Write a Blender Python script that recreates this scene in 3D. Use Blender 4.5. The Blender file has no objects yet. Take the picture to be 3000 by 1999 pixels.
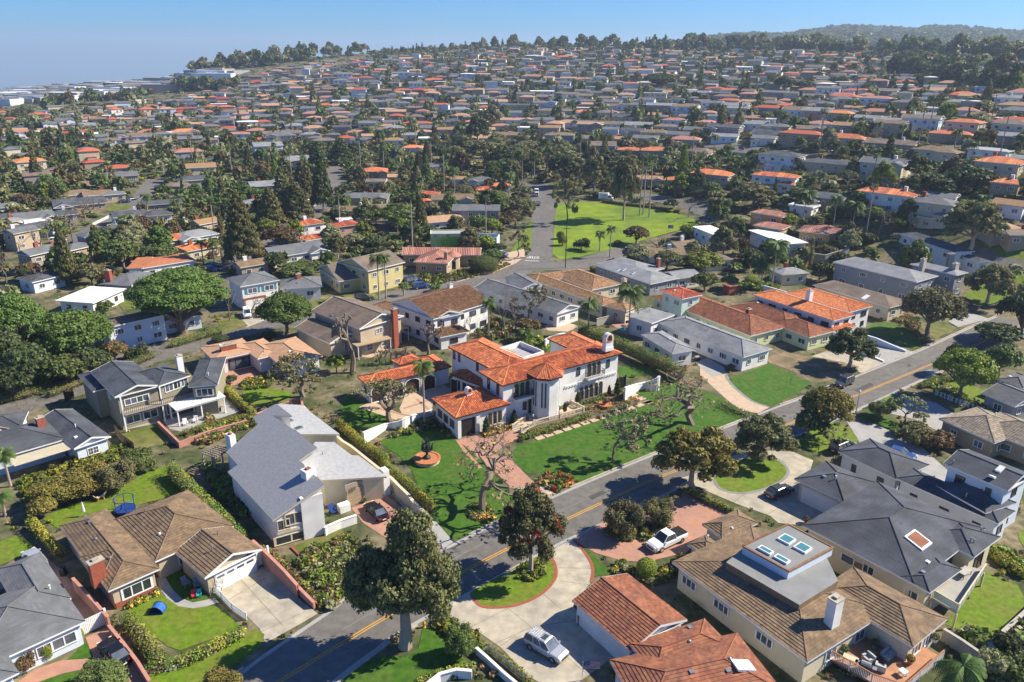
import bpy, math, random
import numpy as np
from mathutils import Vector, Matrix
rnd = random.Random(7)
nrg = np.random.default_rng(11)
SC = bpy.context.scene
COL = SC.collection
# ---------------------------------------------------------------- camera
FPX, PITCH, ROLL, CAMH = 2236.0, math.radians(20.73), math.radians(0.5), 58.0
cam = bpy.data.objects.new('camera', bpy.data.cameras.new('camera'))
COL.objects.link(cam)
cam.data.sensor_width = 36.0
cam.data.sensor_fit = 'HORIZONTAL'
cam.data.lens = 36.0 * FPX / 3000.0
cam.data.clip_start = 1.0
cam.data.clip_end = 30000.0
cam.matrix_world = Matrix.Translation((0, 0, CAMH)) @ Matrix.Rotation(math.pi/2 - PITCH, 4, 'X') @ Matrix.Rotation(ROLL, 4, 'Z')
SC.camera = cam
# ---------------------------------------------------------------- sky and sun
SUN_AZ, SUN_EL = math.radians(11.0), math.radians(40.0)
W = bpy.data.worlds.new('World'); SC.world = W; W.use_nodes = True
nt = W.node_tree; nt.nodes.clear()
sky = nt.nodes.new('ShaderNodeTexSky'); sky.sky_type = 'NISHITA'; sky.sun_disc = False
sky.sun_elevation = SUN_EL; sky.sun_rotation = math.pi/2 - SUN_AZ
sky.altitude = 100; sky.air_density = 1.0; sky.dust_density = 0.3; sky.ozone_density = 2.0
bg = nt.nodes.new('ShaderNodeBackground'); bg.inputs[1].default_value = 0.08
wo = nt.nodes.new('ShaderNodeOutputWorld')
tint = nt.nodes.new('ShaderNodeMix'); tint.data_type = 'RGBA'; tint.blend_type = 'MULTIPLY'; tint.inputs[0].default_value = 1.0
tint.inputs[7].default_value = (0.24, 0.56, 1.08, 1)
nt.links.new(sky.outputs[0], tint.inputs[6]); nt.links.new(tint.outputs[2], bg.inputs[0]); nt.links.new(bg.outputs[0], wo.inputs[0])
sl = bpy.data.lights.new('sun', 'SUN'); sl.energy = 5.0; sl.angle = math.radians(0.53); sl.color = (1.0, 0.91, 0.74)
so = bpy.data.objects.new('sun', sl); COL.objects.link(so)
sd = Vector((math.cos(SUN_AZ)*math.cos(SUN_EL), math.sin(SUN_AZ)*math.cos(SUN_EL), math.sin(SUN_EL)))
so.rotation_euler = sd.to_track_quat('Z', 'Y').to_euler(); so.location = (200, 40, 200)
SC.view_settings.view_transform = 'Standard'; SC.view_settings.look = 'None'
SC.view_settings.exposure = 0.88; SC.view_settings.gamma = 1.0; SC.view_settings.use_curve_mapping = False
SC.cycles.max_bounces = 5; SC.cycles.diffuse_bounces = 2; SC.cycles.glossy_bounces = 2
SC.cycles.transmission_bounces = 2; SC.cycles.transparent_max_bounces = 4; SC.cycles.volume_bounces = 0
# ---------------------------------------------------------------- rays from the photograph to the ground
cp, sp, cr, sr = math.cos(PITCH), math.sin(PITCH), math.cos(ROLL), math.sin(ROLL)
FW = np.array([0, cp, -sp]); _u = np.array([0, sp, cp]); _r = np.array([1., 0, 0])
RT = cr*_r + sr*_u; UP = -sr*_r + cr*_u
CP = np.array([0, 0, CAMH])
def ray(p): return FW*FPX + RT*(p[0]-1500.0) + UP*(999.5-p[1])
def proj(w):
    d = np.asarray(w, float) - CP; k = FPX/(d@FW)
    return 1500 + (d@RT)*k, 999.5 - (d@UP)*k
REG = {1: (0, 0, .425), 2: (1000, 0, .425), 3: (2000, 0, .425), 4: (0, 667, .425), 5: (1000, 667, .425), 6: (2000, 667, .425),
       7: (0, 1333, .425), 8: (1000, 1333, .425), 9: (2000, 1333, .425), 10: (1000, 960, .2125), 11: (1450, 960, .2125),
       12: (600, 1150, .2551), 13: (2350, 1500, .27624), 0: (0, 0, 1.0)}
def G(s):
    out = []
    for part in s.split(';'):
        tk = part.split(); o = REG[int(tk[0])]
        for t in tk[1:]:
            x, y = t.split(','); out.append((o[0]+float(x)*o[2], o[1]+float(y)*o[2]))
    return out
# ---------------------------------------------------------------- terrain: a polar height field, flat near by, hill behind
KN = {0: [(455, 500), (400, 640), (345, 860), (300, 1050), (275, 1700), (268, 3200), (266, 9000)],
      450: [(420, 560), (330, 800), (283, 960), (262, 1150), (240, 1900), (234, 3400), (232, 9000)],
      640: [(400, 585), (320, 790), (262, 950), (222, 1060), (206, 1130), (212, 3400), (210, 9000)],
      800: [(400, 570), (300, 790), (240, 930), (200, 1060), (180, 1160)],
      1000: [(400, 545), (300, 720), (230, 900), (180, 1100), (158, 1220)],
      1500: [(500, 402), (400, 520), (300, 690), (220, 880), (160, 1100), (132, 1280)],
      2000: [(640, 288), (500, 365), (400, 450), (300, 610), (220, 800), (160, 1050), (138, 1250), (122, 2900)],
      2500: [(640, 268), (500, 335), (400, 405), (300, 560), (220, 730), (165, 950), (145, 1130), (84, 3000)],
      3000: [(640, 255), (500, 312), (400, 372), (300, 500), (220, 660), (180, 900), (160, 1130), (98, 3000)]}
def _knots(px, lst):
    rs, zs = [0, 225 if px >= 2500 else (260 if px >= 2000 else 330)], [0, 0]
    for row, r in lst:
        d = ray((px, row)); t = r/math.hypot(d[0], d[1]); z = CAMH + d[2]*t
        rs.append(r); zs.append(z)
    if px in (800, 1000, 1500): rs += [rs[-1]+120, rs[-1]+700, 3400]; zs += [zs[-1]-2, -10, -60]
    if px >= 2000:
        rs.insert(-1, 1600); zs.insert(-1, zs[-2]-18)
    return np.array(rs), np.array(zs)
TAZ = np.radians(np.linspace(-180, 180, 721)); TR = np.concatenate([[0.], np.geomspace(20, 9000, 150)])
_cols = sorted(KN); _caz = np.array([math.atan2(ray((c, 400))[0], ray((c, 400))[1]) for c in _cols])
_ZC = np.array([np.interp(TR, *_knots(c, KN[c])) for c in _cols])
TZ = np.array([[np.interp(a, _caz, _ZC[:, j]) for j in range(len(TR))] for a in TAZ])
_f = np.clip((math.radians(110) - np.abs(TAZ))/math.radians(60), 0, 1)[:, None]
TZ *= _f*_f*(3-2*_f)
_hill = np.clip((TR-1500)/1200, 0, 1)[None, :]*np.clip((TAZ-math.radians(2))/math.radians(8), 0, 1)[:, None]
TZ += _hill*(6*np.sin(TAZ*55)+4*np.sin(TAZ*131+2))[:, None]
for _ in range(4):
    TZ[1:-1] = (TZ[:-2]+2*TZ[1:-1]+TZ[2:])/4
for _ in range(3):
    TZ[:, 1:-1] = (TZ[:, :-2]+2*TZ[:, 1:-1]+TZ[:, 2:])/4
_near = TR < 215; TZ[:, _near] = 0
def Z(x, y):
    r = math.hypot(x, y)
    if r < 205: return 0.0
    a = math.atan2(x, y); fa = (a+math.pi)/(2*math.pi)*720
    i = min(int(fa), 719); j = max(1, min(int(np.searchsorted(TR, r)), len(TR)-1))
    u = fa-i; v = (r-TR[j-1])/(TR[j]-TR[j-1])
    return float((TZ[i, j-1]*(1-u)+TZ[i+1, j-1]*u)*(1-v)+(TZ[i, j]*(1-u)+TZ[i+1, j]*u)*v)
def P(p, h=0.0):
    """the place at height h above the ground that the photograph shows at pixel p"""
    d = ray(p); n = d/np.linalg.norm(d)
    if n[2] < -1e-4:
        t = (h-CAMH)/n[2]; q = CP+n*t
        if math.hypot(q[0], q[1]) < 205: return q
    t = 100.0; last = t
    while t < 8000:
        q = CP+n*t
        if q[2] <= Z(q[0], q[1])+h: break
        last = t; t *= 1.012
    a, b = last, t
    for _ in range(24):
        m = (a+b)/2; q = CP+n*m
        if q[2] <= Z(q[0], q[1])+h: b = m
        else: a = m
    return CP+n*b
def height_at(base, toppy):
    """how tall a thing standing at base must be for its top to show on row toppy"""
    lo, hi = 0.0, 120.0
    for _ in range(40):
        m = (lo+hi)/2
        if proj((base[0], base[1], base[2]+m))[1] > toppy: lo = m
        else: hi = m
    return lo
def mpp(w):
    """metres per photograph pixel at a place"""
    return float((np.asarray(w)-CP)@FW)/FPX
# ---------------------------------------------------------------- materials
MATS = {}
def mat(name, col, rough=.8, var=.12, scale=1.5, bump=0., bscale=8., spec=.3, metal=0., island=0., objrand=0., col2=None, scale2=.15, coords='pos', detail=4):
    if name in MATS: return MATS[name]
    m = bpy.data.materials.new(name); m.use_nodes = True; MATS[name] = m
    N, L = m.node_tree.nodes, m.node_tree.links
    b = N['Principled BSDF']; b.inputs['Roughness'].default_value = rough
    b.inputs['Specular IOR Level'].default_value = spec; b.inputs['Metallic'].default_value = metal
    c = (*col, 1)
    if coords == 'pos':
        g = N.new('ShaderNodeNewGeometry'); vec = g.outputs['Position']
    else:
        g = N.new('ShaderNodeTexCoord'); vec = g.outputs['Object']
    cur = None
    def mixc(fac, A, B):
        x = N.new('ShaderNodeMix'); x.data_type = 'RGBA'
        if hasattr(fac, 'links'): L.new(fac, x.inputs[0])
        else: x.inputs[0].default_value = fac
        for s, v in ((6, A), (7, B)):
            if hasattr(v, 'links'): L.new(v, x.inputs[s])
            else: x.inputs[s].default_value = v
        return x.outputs[2]
    def noise(sc, det=4):
        n = N.new('ShaderNodeTexNoise'); n.inputs['Scale'].default_value = sc; n.inputs['Detail'].default_value = det
        L.new(vec, n.inputs['Vector']); return n.outputs['Fac']
    def ramp(fac, lo, hi):
        r = N.new('ShaderNodeMapRange'); r.inputs[1].default_value = lo; r.inputs[2].default_value = hi
        L.new(fac, r.inputs[0]); return r.outputs[0]
    cur = c
    if col2: cur = mixc(ramp(noise(scale2), .42, .6), cur, (*col2, 1))
    if var:
        f = ramp(noise(scale, detail), .3, .7)
        x = N.new('ShaderNodeHueSaturation')
        v = N.new('ShaderNodeMapRange'); v.inputs[3].default_value = 1-var; v.inputs[4].default_value = 1+var; L.new(f, v.inputs[0])
        L.new(v.outputs[0], x.inputs['Value'])
        if hasattr(cur, 'links'): L.new(cur, x.inputs['Color'])
        else: x.inputs['Color'].default_value = cur
        cur = x.outputs[0]
    for amt, src in ((island, 'island'), (objrand, 'obj')):
        if not amt: continue
        if src == 'island': gg = N.new('ShaderNodeNewGeometry'); o = gg.outputs['Random Per Island']
        else: gg = N.new('ShaderNodeObjectInfo'); o = gg.outputs['Random']
        x = N.new('ShaderNodeHueSaturation')
        v = N.new('ShaderNodeMapRange'); v.inputs[3].default_value = 1-amt; v.inputs[4].default_value = 1+amt; L.new(o, v.inputs[0])
        h = N.new('ShaderNodeMapRange'); h.inputs[3].default_value = .5-amt*.045; h.inputs[4].default_value = .5+amt*.045; L.new(o, h.inputs[0])
        L.new(v.outputs[0], x.inputs['Value']); L.new(h.outputs[0], x.inputs['Hue'])
        if hasattr(cur, 'links'): L.new(cur, x.inputs['Color'])
        else: x.inputs['Color'].default_value = cur
        cur = x.outputs[0]
    if hasattr(cur, 'links'): L.new(cur, b.inputs['Base Color'])
    else: b.inputs['Base Color'].default_value = cur
    if bump:
        bn = N.new('ShaderNodeBump'); bn.inputs['Strength'].default_value = bump; bn.inputs['Distance'].default_value = .05
        L.new(noise(bscale), bn.inputs['Height']); L.new(bn.outputs[0], b.inputs['Normal'])
    return m
def leaf(name, col, island=.32, objrand=.22, trans=.25, col2=None):
    m = mat(name, col, rough=.6, var=0, island=island, objrand=objrand, spec=.25, col2=col2, scale2=.35, coords='obj')
    N, L = m.node_tree.nodes, m.node_tree.links
    b = N['Principled BSDF']; out = N['Material Output']
    t = N.new('ShaderNodeBsdfTranslucent'); mx = N.new('ShaderNodeMixShader'); mx.inputs[0].default_value = trans
    src = b.inputs['Base Color'].links
    if src: L.new(src[0].from_socket, t.inputs[0])
    else: t.inputs[0].default_value = (*col, 1)
    L.new(b.outputs[0], mx.inputs[1]); L.new(t.outputs[0], mx.inputs[2]); L.new(mx.outputs[0], out.inputs[0])
    return m
M = dict(
    ground=mat('ground', (.175, .145, .085), .95, .4, .9, .6, 5, col2=(.06, .075, .025), scale2=.16, detail=8),
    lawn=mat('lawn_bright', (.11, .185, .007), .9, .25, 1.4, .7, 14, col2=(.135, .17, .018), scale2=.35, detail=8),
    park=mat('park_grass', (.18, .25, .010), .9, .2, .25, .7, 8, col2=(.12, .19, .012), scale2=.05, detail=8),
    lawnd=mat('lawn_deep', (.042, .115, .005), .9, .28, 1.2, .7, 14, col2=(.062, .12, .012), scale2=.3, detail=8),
    lawno=mat('lawn_olive', (.10, .125, .018), .9, .3, .5, .6, 12, col2=(.16, .15, .05), scale2=.12),
    asphalt=mat('asphalt', (.135, .125, .112), .9, .2, .9, .25, 20, col2=(.155, .145, .13), scale2=.11, detail=9),
    asphalt_dark=mat('asphalt_dark', (.075, .072, .068), .9, .15, 1.5, .2, 20),
    concrete=mat('concrete', (.42, .37, .285), .85, .2, .9, .15, 10, col2=(.33, .30, .24), scale2=.22, detail=9),
    conc_gray=mat('concrete_gray', (.33, .32, .30), .85, .12, .6, .15, 10),
    pave_pink=mat('pink_paving', (.42, .22, .15), .85, .12, 1.2, .2, 6, col2=(.36, .2, .15), scale2=.3),
    pave_tan=mat('tan_paving', (.48, .36, .25), .85, .12, 1.2, .2, 6),
    dirt=mat('bare_dirt', (.23, .165, .10), .95, .25, .6, .5, 6, col2=(.14, .115, .06), scale2=.2),
    soil=mat('bed_soil', (.12, .085, .055), .95, .3, 1.5, .6, 8),
    yellow=mat('yellow_paint', (.60, .30, .03), .7, .15, 3),
    white=mat('white_paint', (.74, .74, .72), .6, .04, .6),
    wht_road=mat('road_white', (.72, .72, .69), .7, .1, 3),
    stucco=mat('white_stucco', (.76, .75, .725), .85, .08, .5, .25, 6, col2=(.70, .68, .64), scale2=.35, detail=8),
    cream=mat('cream_stucco', (.58, .51, .36), .85, .08, .6, .2, 6),
    beige=mat('beige_stucco', (.46, .37, .26), .85, .08, .6, .2, 6),
    tanw=mat('tan_stucco', (.36, .27, .17), .85, .08, .6, .2, 6),
    gold=mat('gold_stucco', (.52, .30, .12), .85, .08, .6, .2, 6),
    yellw=mat('yellow_siding', (.56, .47, .22), .8, .06, .6),
    lime=mat('lime_stucco', (.60, .66, .36), .85, .06, .6),
    aqua=mat('aqua_stucco', (.52, .66, .54), .85, .06, .6),
    bluew=mat('pale_blue_siding', (.60, .66, .72), .75, .05, .6),
    greyw=mat('grey_siding', (.27, .285, .30), .8, .08, .6),
    slate=mat('slate_blue_siding', (.09, .115, .14), .8, .08, .6),
    olivew=mat('olive_siding', (.26, .235, .165), .8, .08, .6),
    redw=mat('red_siding', (.28, .07, .05), .8, .08, .6),
    pinkw=mat('pink_stucco', (.50, .30, .23), .85, .08, .6, .2, 6),
    taupe=mat('taupe_stucco', (.33, .28, .23), .85, .08, .6, .2, 6),
    brick=mat('red_brick', (.30, .085, .05), .9, .25, 5, .4, 12),
    pinkwall=mat('pink_block', (.46, .22, .165), .9, .12, 1.2, .3, 8),
    block=mat('grey_block', (.40, .37, .32), .9, .12, 1.0, .3, 8),
    wood=mat('weathered_wood', (.22, .14, .08), .85, .25, 2.5, .3, 8),
    woodr=mat('red_fence_wood', (.33, .15, .07), .85, .2, 2.5, .3, 8),
    tile=mat('terracotta_tile', (.54, .165, .068), .8, .2, 1.2, 0, island=.32, col2=(.42, .12, .05), scale2=.6, detail=8),
    tile_red=mat('red_clay_tile', (.42, .10, .05), .8, .16, 2.2, 0, island=.22),
    tile_rb=mat('red_brown_tile', (.27, .10, .052), .8, .22, .9, 0, island=.2, col2=(.21, .085, .05), scale2=.5, detail=8),
    tile_or=mat('orange_tile', (.60, .20, .075), .8, .16, 2.2, 0, island=.25),
    tile_pk=mat('pinkish_tile', (.37, .17, .12), .8, .16, 2.2, 0, island=.22),
    tile_br=mat('brown_tile', (.215, .145, .085), .85, .22, .9, 0, island=.16, col2=(.17, .12, .075), scale2=.5, detail=8),
    tile_dk=mat('brown_barrel_tile', (.20, .105, .055), .85, .2, 1.6, 0, island=.3),
    tile_tn=mat('tan_tile', (.30, .175, .09), .85, .2, 1.6, 0, island=.28),
    shake=mat('wood_shake', (.26, .215, .16), .9, .3, 2.5, .4, 9, island=.2),
    sh_gray=mat('grey_shingle', (.25, .255, .262), .9, .2, .8, .3, 16, island=.08, col2=(.2, .205, .21), scale2=.4, detail=8),
    sh_dark=mat('charcoal_shingle', (.088, .096, .112), .9, .2, .8, .3, 16, island=.1, col2=(.058, .063, .072), scale2=.4, detail=8),
    sh_modern=mat('pale_grey_shingle', (.29, .29, .295), .9, .12, 3.0, .3, 16, island=.1),
    sh_mid=mat('slate_shingle', (.15, .155, .163), .9, .2, .8, .3, 16, island=.1, col2=(.12, .125, .13), scale2=.4, detail=8),
    sh_brn=mat('brown_shingle', (.205, .155, .115), .9, .2, .8, .3, 16, island=.1, col2=(.15, .115, .09), scale2=.4, detail=8),
    sh_tan=mat('tan_shingle', (.42, .25, .15), .9, .14, 1.0, .2, 16),
    sh_terra=mat('terracotta_coating', (.40, .15, .07), .9, .14, 1.0, .2, 16),
    roof_wh=mat('white_roof', (.74, .74, .74), .8, .06, .5),
    roof_fl=mat('grey_roof_membrane', (.22, .225, .22), .9, .12, .6),
    gravel=mat('white_gravel_roof', (.34, .345, .35), .9, .12, 2.0, .4, 20),
    glass=mat('window_glass', (.07, .085, .10), .08, .45, .7, spec=.6, objrand=.6),
    skyglass=mat('skylight_glass', (.07, .22, .24), .12, .1, .5, spec=.6),
    dark=mat('dark_opening', (.02, .018, .016), .7, .1, 1),  # near-black, paints the shade within openings; also colours doors and fountain water
    dkwood=mat('dark_brown_wood', (.05, .03, .022), .6, .2, 2),
    metal=mat('grey_metal', (.30, .31, .32), .45, .05, 1, metal=.6),
    iron=mat('black_iron', (.02, .02, .02), .5, .05, 1),
    bronze=mat('bronze', (.03, .045, .042), .45, .2, 4, metal=.4),
    stone=mat('pale_stone', (.50, .43, .32), .85, .12, 3, .3, 10),
    terra=mat('terracotta', (.45, .17, .07), .8, .12, 3),
    water=mat('pool_water', (.02, .36, .40), .05, .1, .5, spec=.5),
    solar=mat('solar_panel', (.02, .045, .12), .15, .1, 1, spec=.6),
    rubber=mat('tyre_rubber', (.018, .018, .018), .85, .05, 1),
    bark=mat('grey_bark', (.21, .165, .125), .95, .25, 4, .5, 10, coords='obj'),
    barkw=mat('pale_bark', (.36, .29, .23), .95, .2, 4, .5, 10, coords='obj'),
    barkd=mat('dark_bark', (.10, .072, .052), .95, .25, 4, .5, 10, coords='obj'),
)
# ---------------------------------------------------------------- meshes
class MB:
    def __init__(s): s.v = []; s.f = []; s.m = []
    def face(s, pts, mi=0):
        n = len(s.v); s.v += [tuple(float(c) for c in p) for p in pts]; s.f.append(tuple(range(n, n+len(pts)))); s.m.append(mi)
    def prism(s, poly, z0, z1, mi=0, cap=True, mtop=None):
        """poly: list of xy(z) counter-clockwise or not; z0, z1 numbers or lists"""
        n = len(poly); a = [z0]*n if not hasattr(z0, '__len__') else z0; b = [z1]*n if not hasattr(z1, '__len__') else z1
        lo = [(p[0], p[1], a[i]) for i, p in enumerate(poly)]; hi = [(p[0], p[1], b[i]) for i, p in enumerate(poly)]
        k = len(s.v); s.v += lo+hi
        ar = sum(poly[i][0]*poly[(i+1) % n][1]-poly[(i+1) % n][0]*poly[i][1] for i in range(n))
        for i in range(n):
            j = (i+1) % n
            q = (k+i, k+j, k+n+j, k+n+i); s.f.append(q if ar > 0 else q[::-1]); s.m.append(mi)
        if cap:
            t = tuple(range(k+n, k+2*n)); s.f.append(t if ar > 0 else t[::-1]); s.m.append(mi if mtop is None else mtop)
            t = tuple(range(k, k+n)); s.f.append(t[::-1] if ar > 0 else t); s.m.append(mi)
    def obb(s, c, u, w, d, z0, z1, mi=0, mtop=None):
        """box centred at xy c, u = direction of its width w, depth d across"""
        u = np.asarray(u[:2], float); u = u/np.linalg.norm(u); v = np.array([-u[1], u[0]]); c = np.asarray(c[:2], float)
        s.prism([c-u*w/2-v*d/2, c+u*w/2-v*d/2, c+u*w/2+v*d/2, c-u*w/2+v*d/2], z0, z1, mi, True, mtop)
    def tube(s, pts, rad, n=6, mi=0, cap=True):
        pts = [np.asarray(p, float) for p in pts]; rad = rad if hasattr(rad, '__len__') else [rad]*len(pts)
        k0 = len(s.v); prev = None
        for i, p in enumerate(pts):
            t = pts[min(i+1, len(pts)-1)]-pts[max(i-1, 0)]; t = t/(np.linalg.norm(t)+1e-9)
            a = np.cross(t, (0, 0, 1.) if abs(t[2]) < .9 else (1., 0, 0)); a /= np.linalg.norm(a)
            if prev is not None:
                a = prev-t*(prev@t); a /= (np.linalg.norm(a)+1e-9)
            prev = a; b = np.cross(t, a)
            for j in range(n):
                q = 2*math.pi*j/n; s.v.append(tuple(p+rad[i]*(a*math.cos(q)+b*math.sin(q))))
        for i in range(len(pts)-1):
            for j in range(n):
                A = k0+i*n+j; B = k0+i*n+(j+1) % n; s.f.append((A, B, B+n, A+n)); s.m.append(mi)
        if cap:
            s.f.append(tuple(range(k0, k0+n))[::-1]); s.m.append(mi); e = k0+(len(pts)-1)*n; s.f.append(tuple(range(e, e+n))); s.m.append(mi)
    def lathe(s, c, prof, n=12, mi=0):
        k0 = len(s.v)
        for r, z in prof:
            for j in range(n):
                q = 2*math.pi*j/n; s.v.append((c[0]+r*math.cos(q), c[1]+r*math.sin(q), c[2]+z))
        for i in range(len(prof)-1):
            for j in range(n):
                A = k0+i*n+j; B = k0+i*n+(j+1) % n; s.f.append((A, B, B+n, A+n)); s.m.append(mi)
        e = k0+(len(prof)-1)*n; s.f.append(tuple(range(e, e+n))); s.m.append(mi)
    def ball(s, c, r, n=8, m=5, mi=0, jit=0):
        r = np.asarray(r if hasattr(r, '__len__') else (r, r, r), float); k0 = len(s.v)
        for i in range(m+1):
            th = math.pi*i/m
            for j in range(n):
                q = 2*math.pi*j/n; k = 1+(rnd.uniform(-jit, jit) if jit else 0)
                s.v.append((c[0]+k*r[0]*math.sin(th)*math.cos(q), c[1]+k*r[1]*math.sin(th)*math.sin(q), c[2]+k*r[2]*math.cos(th)))
        for i in range(m):
            for j in range(n):
                A = k0+i*n+j; B = k0+i*n+(j+1) % n; s.f.append((A, A+n, B+n, B)); s.m.append(mi)
    def mesh(s, name, mats, off=(0, 0, 0), smooth=False):
        me = bpy.data.meshes.new(name)
        o = np.asarray(off, float); v = np.asarray(s.v, float).reshape(-1, 3)-o
        me.from_pydata(v.tolist(), [], s.f)
        mats = mats if isinstance(mats, (list, tuple)) else [mats]
        for m in mats: me.materials.append(M[m] if isinstance(m, str) else m)
        if len(mats) > 1: me.polygons.foreach_set('material_index', s.m)
        if smooth: me.polygons.foreach_set('use_smooth', [True]*len(s.f))
        return me
    def build(s, name, mats, parent=None, smooth=False):
        off = parent_world(parent) if parent is not None else (0, 0, 0)
        if parent is None and s.v:
            a = np.asarray(s.v, float); off = (a[:, 0].mean(), a[:, 1].mean(), a[:, 2].min())
        o = link(name, s.mesh(name, mats, off, smooth), parent)
        if parent is None: o.location = off
        return o
def parent_world(o):
    p = np.zeros(3)
    while o is not None: p += np.array(o.location); o = o.parent
    return p
def link(name, data, parent=None, loc=None):
    o = bpy.data.objects.new(name, data); COL.objects.link(o)
    if parent is not None: o.parent = parent
    if loc is not None: o.location = loc
    return o
def tag(o, label, cat, group=None):
    o['label'] = label; o['category'] = cat
    if group: o['group'] = group
    return o
def thing(name, label, cat, loc, group=None):
    return tag(link(name, None, None, tuple(loc)), label, cat, group)
def kind(o, k): o['kind'] = k; return o
def npmesh(name, V, F, mats, mi=None):
    me = bpy.data.meshes.new(name); V = np.asarray(V, np.float32); F = np.asarray(F, np.int32)
    k = F.shape[1]
    me.vertices.add(len(V)); me.vertices.foreach_set('co', V.ravel())
    me.loops.add(F.size); me.loops.foreach_set('vertex_index', F.ravel())
    me.polygons.add(len(F)); me.polygons.foreach_set('loop_start', np.arange(0, F.size, k, dtype=np.int32))
    mats = mats if isinstance(mats, (list, tuple)) else [mats]
    for m in mats: me.materials.append(M[m] if isinstance(m, str) else m)
    if mi is not None: me.polygons.foreach_set('material_index', np.asarray(mi, np.int32))
    me.update(calc_edges=True); return me
def smooth_poly(pts, k=4, closed=True):
    n = len(pts); out = []
    P_ = [np.asarray(p, float) for p in pts]
    rng_ = range(n) if closed else range(n-1)
    for i in rng_:
        a, b, c, d = (P_[(i-1) % n], P_[i], P_[(i+1) % n], P_[(i+2) % n]) if closed else (P_[max(i-1, 0)], P_[i], P_[i+1], P_[min(i+2, n-1)])
        for j in range(k):
            t = j/k; out.append(.5*((2*b)+(c-a)*t+(2*a-5*b+4*c-d)*t*t+(3*b-a-3*c+d)*t**3))
    if not closed: out.append(P_[-1])
    return out
def sheet(name, pix, m, z, smooth=0, k='structure', thick=0):
    pts = [P(p)[:2] for p in pix]
    if max(math.hypot(*p) for p in pts) > 203: return drapesheet(name, pix, m, z+.06, 5.0, k)
    if smooth: pts = smooth_poly(pts, smooth)
    b = MB()
    if thick: b.prism(pts, z-thick, z)
    else:
        ar = sum(pts[i][0]*pts[(i+1) % len(pts)][1]-pts[(i+1) % len(pts)][0]*pts[i][1] for i in range(len(pts)))
        if ar < 0: pts = pts[::-1]
        b.face([(p[0], p[1], z) for p in pts])
    o = b.build(name, m); o['kind'] = k
    return o
def resample(pts, step):
    pts = [np.asarray(p, float) for p in pts]; d = [0]
    for a, b in zip(pts, pts[1:]): d.append(d[-1]+np.linalg.norm((b-a)[:2]))
    n = max(1, int(d[-1]/step)); out = []
    for i in range(n+1):
        t = d[-1]*i/n; j = min(max(int(np.searchsorted(d, t)), 1), len(pts)-1)
        u = (t-d[j-1])/max(d[j]-d[j-1], 1e-9); out.append(pts[j-1]*(1-u)+pts[j]*u)
    return out
def offsets(pts, w):
    out = []
    for i, p in enumerate(pts):
        t = (pts[min(i+1, len(pts)-1)]-pts[max(i-1, 0)])[:2]; t = t/np.linalg.norm(t); out.append(np.array([p[0]-t[1]*w, p[1]+t[0]*w]))
    return out
def strip(name, L_, R_, m, z, k='structure', drape=False):
    b = MB()
    for i in range(len(L_)-1):
        q = [L_[i], R_[i], R_[i+1], L_[i+1]]
        b.face([(p[0], p[1], z+(Z(p[0], p[1]) if drape else 0)) for p in q])
    o = b.build(name, m); o['kind'] = k; return o
def ribbon(name, pts, w, m, z, drape=False, step=4.0):
    c = resample(smooth_poly([p[:2] for p in pts], 6, False), step)
    return strip(name, offsets(c, w/2), offsets(c, -w/2), m, z, 'structure', drape)
def wallrun(b, pts, t, z0, z1, mi=0, cap=None):
    """a wall of thickness t along xy points; z1 number or list"""
    L_, R_ = offsets([np.asarray(p, float) for p in pts], t/2), offsets([np.asarray(p, float) for p in pts], -t/2)
    h = z1 if hasattr(z1, '__len__') else [z1]*len(pts)
    for i in range(len(pts)-1):
        a, c, d, e = L_[i], R_[i], R_[i+1], L_[i+1]
        gz = [Z(*q)+z0 for q in (a, c, d, e)]
        b.face([(*a, h[i]+gz[0]), (*c, h[i]+gz[1]), (*d, h[i+1]+gz[2]), (*e, h[i+1]+gz[3])], mi if cap is None else cap)
        b.face([(*c, gz[1]), (*d, gz[2]), (*d, h[i+1]+gz[2]), (*c, h[i]+gz[1])], mi)
        b.face([(*e, gz[3]), (*a, gz[0]), (*a, h[i]+gz[0]), (*e, h[i+1]+gz[3])], mi)
    for i, s_ in ((0, 1), (len(pts)-1, -1)):
        a, c = L_[i], R_[i]; f = [(*a, Z(*a)+z0), (*c, Z(*c)+z0), (*c, Z(*c)+z0+h[i]), (*a, Z(*a)+z0+h[i])]
        b.face(f if s_ > 0 else f[::-1], mi)

hz = MB(); hz.prism([(-7000, -400), (7000, -400), (7000, 9800), (-7000, 9800)], TZ.min()-1.0, TZ.max()+45)
HAZE = hz.build('haze', mat('haze_air', (.5, .5, .5))); HAZE['kind'] = 'stuff'
_n = MATS['haze_air'].node_tree; _n.nodes.clear(); _v = _n.nodes.new('ShaderNodeVolumePrincipled'); _v.inputs['Color'].default_value = (.66, .8, 1, 1); _v.inputs['Density'].default_value = .00014; _v.inputs['Anisotropy'].default_value = .2
_o = _n.nodes.new('ShaderNodeOutputMaterial'); _n.links.new(_v.outputs[0], _o.inputs['Volume'])
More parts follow.
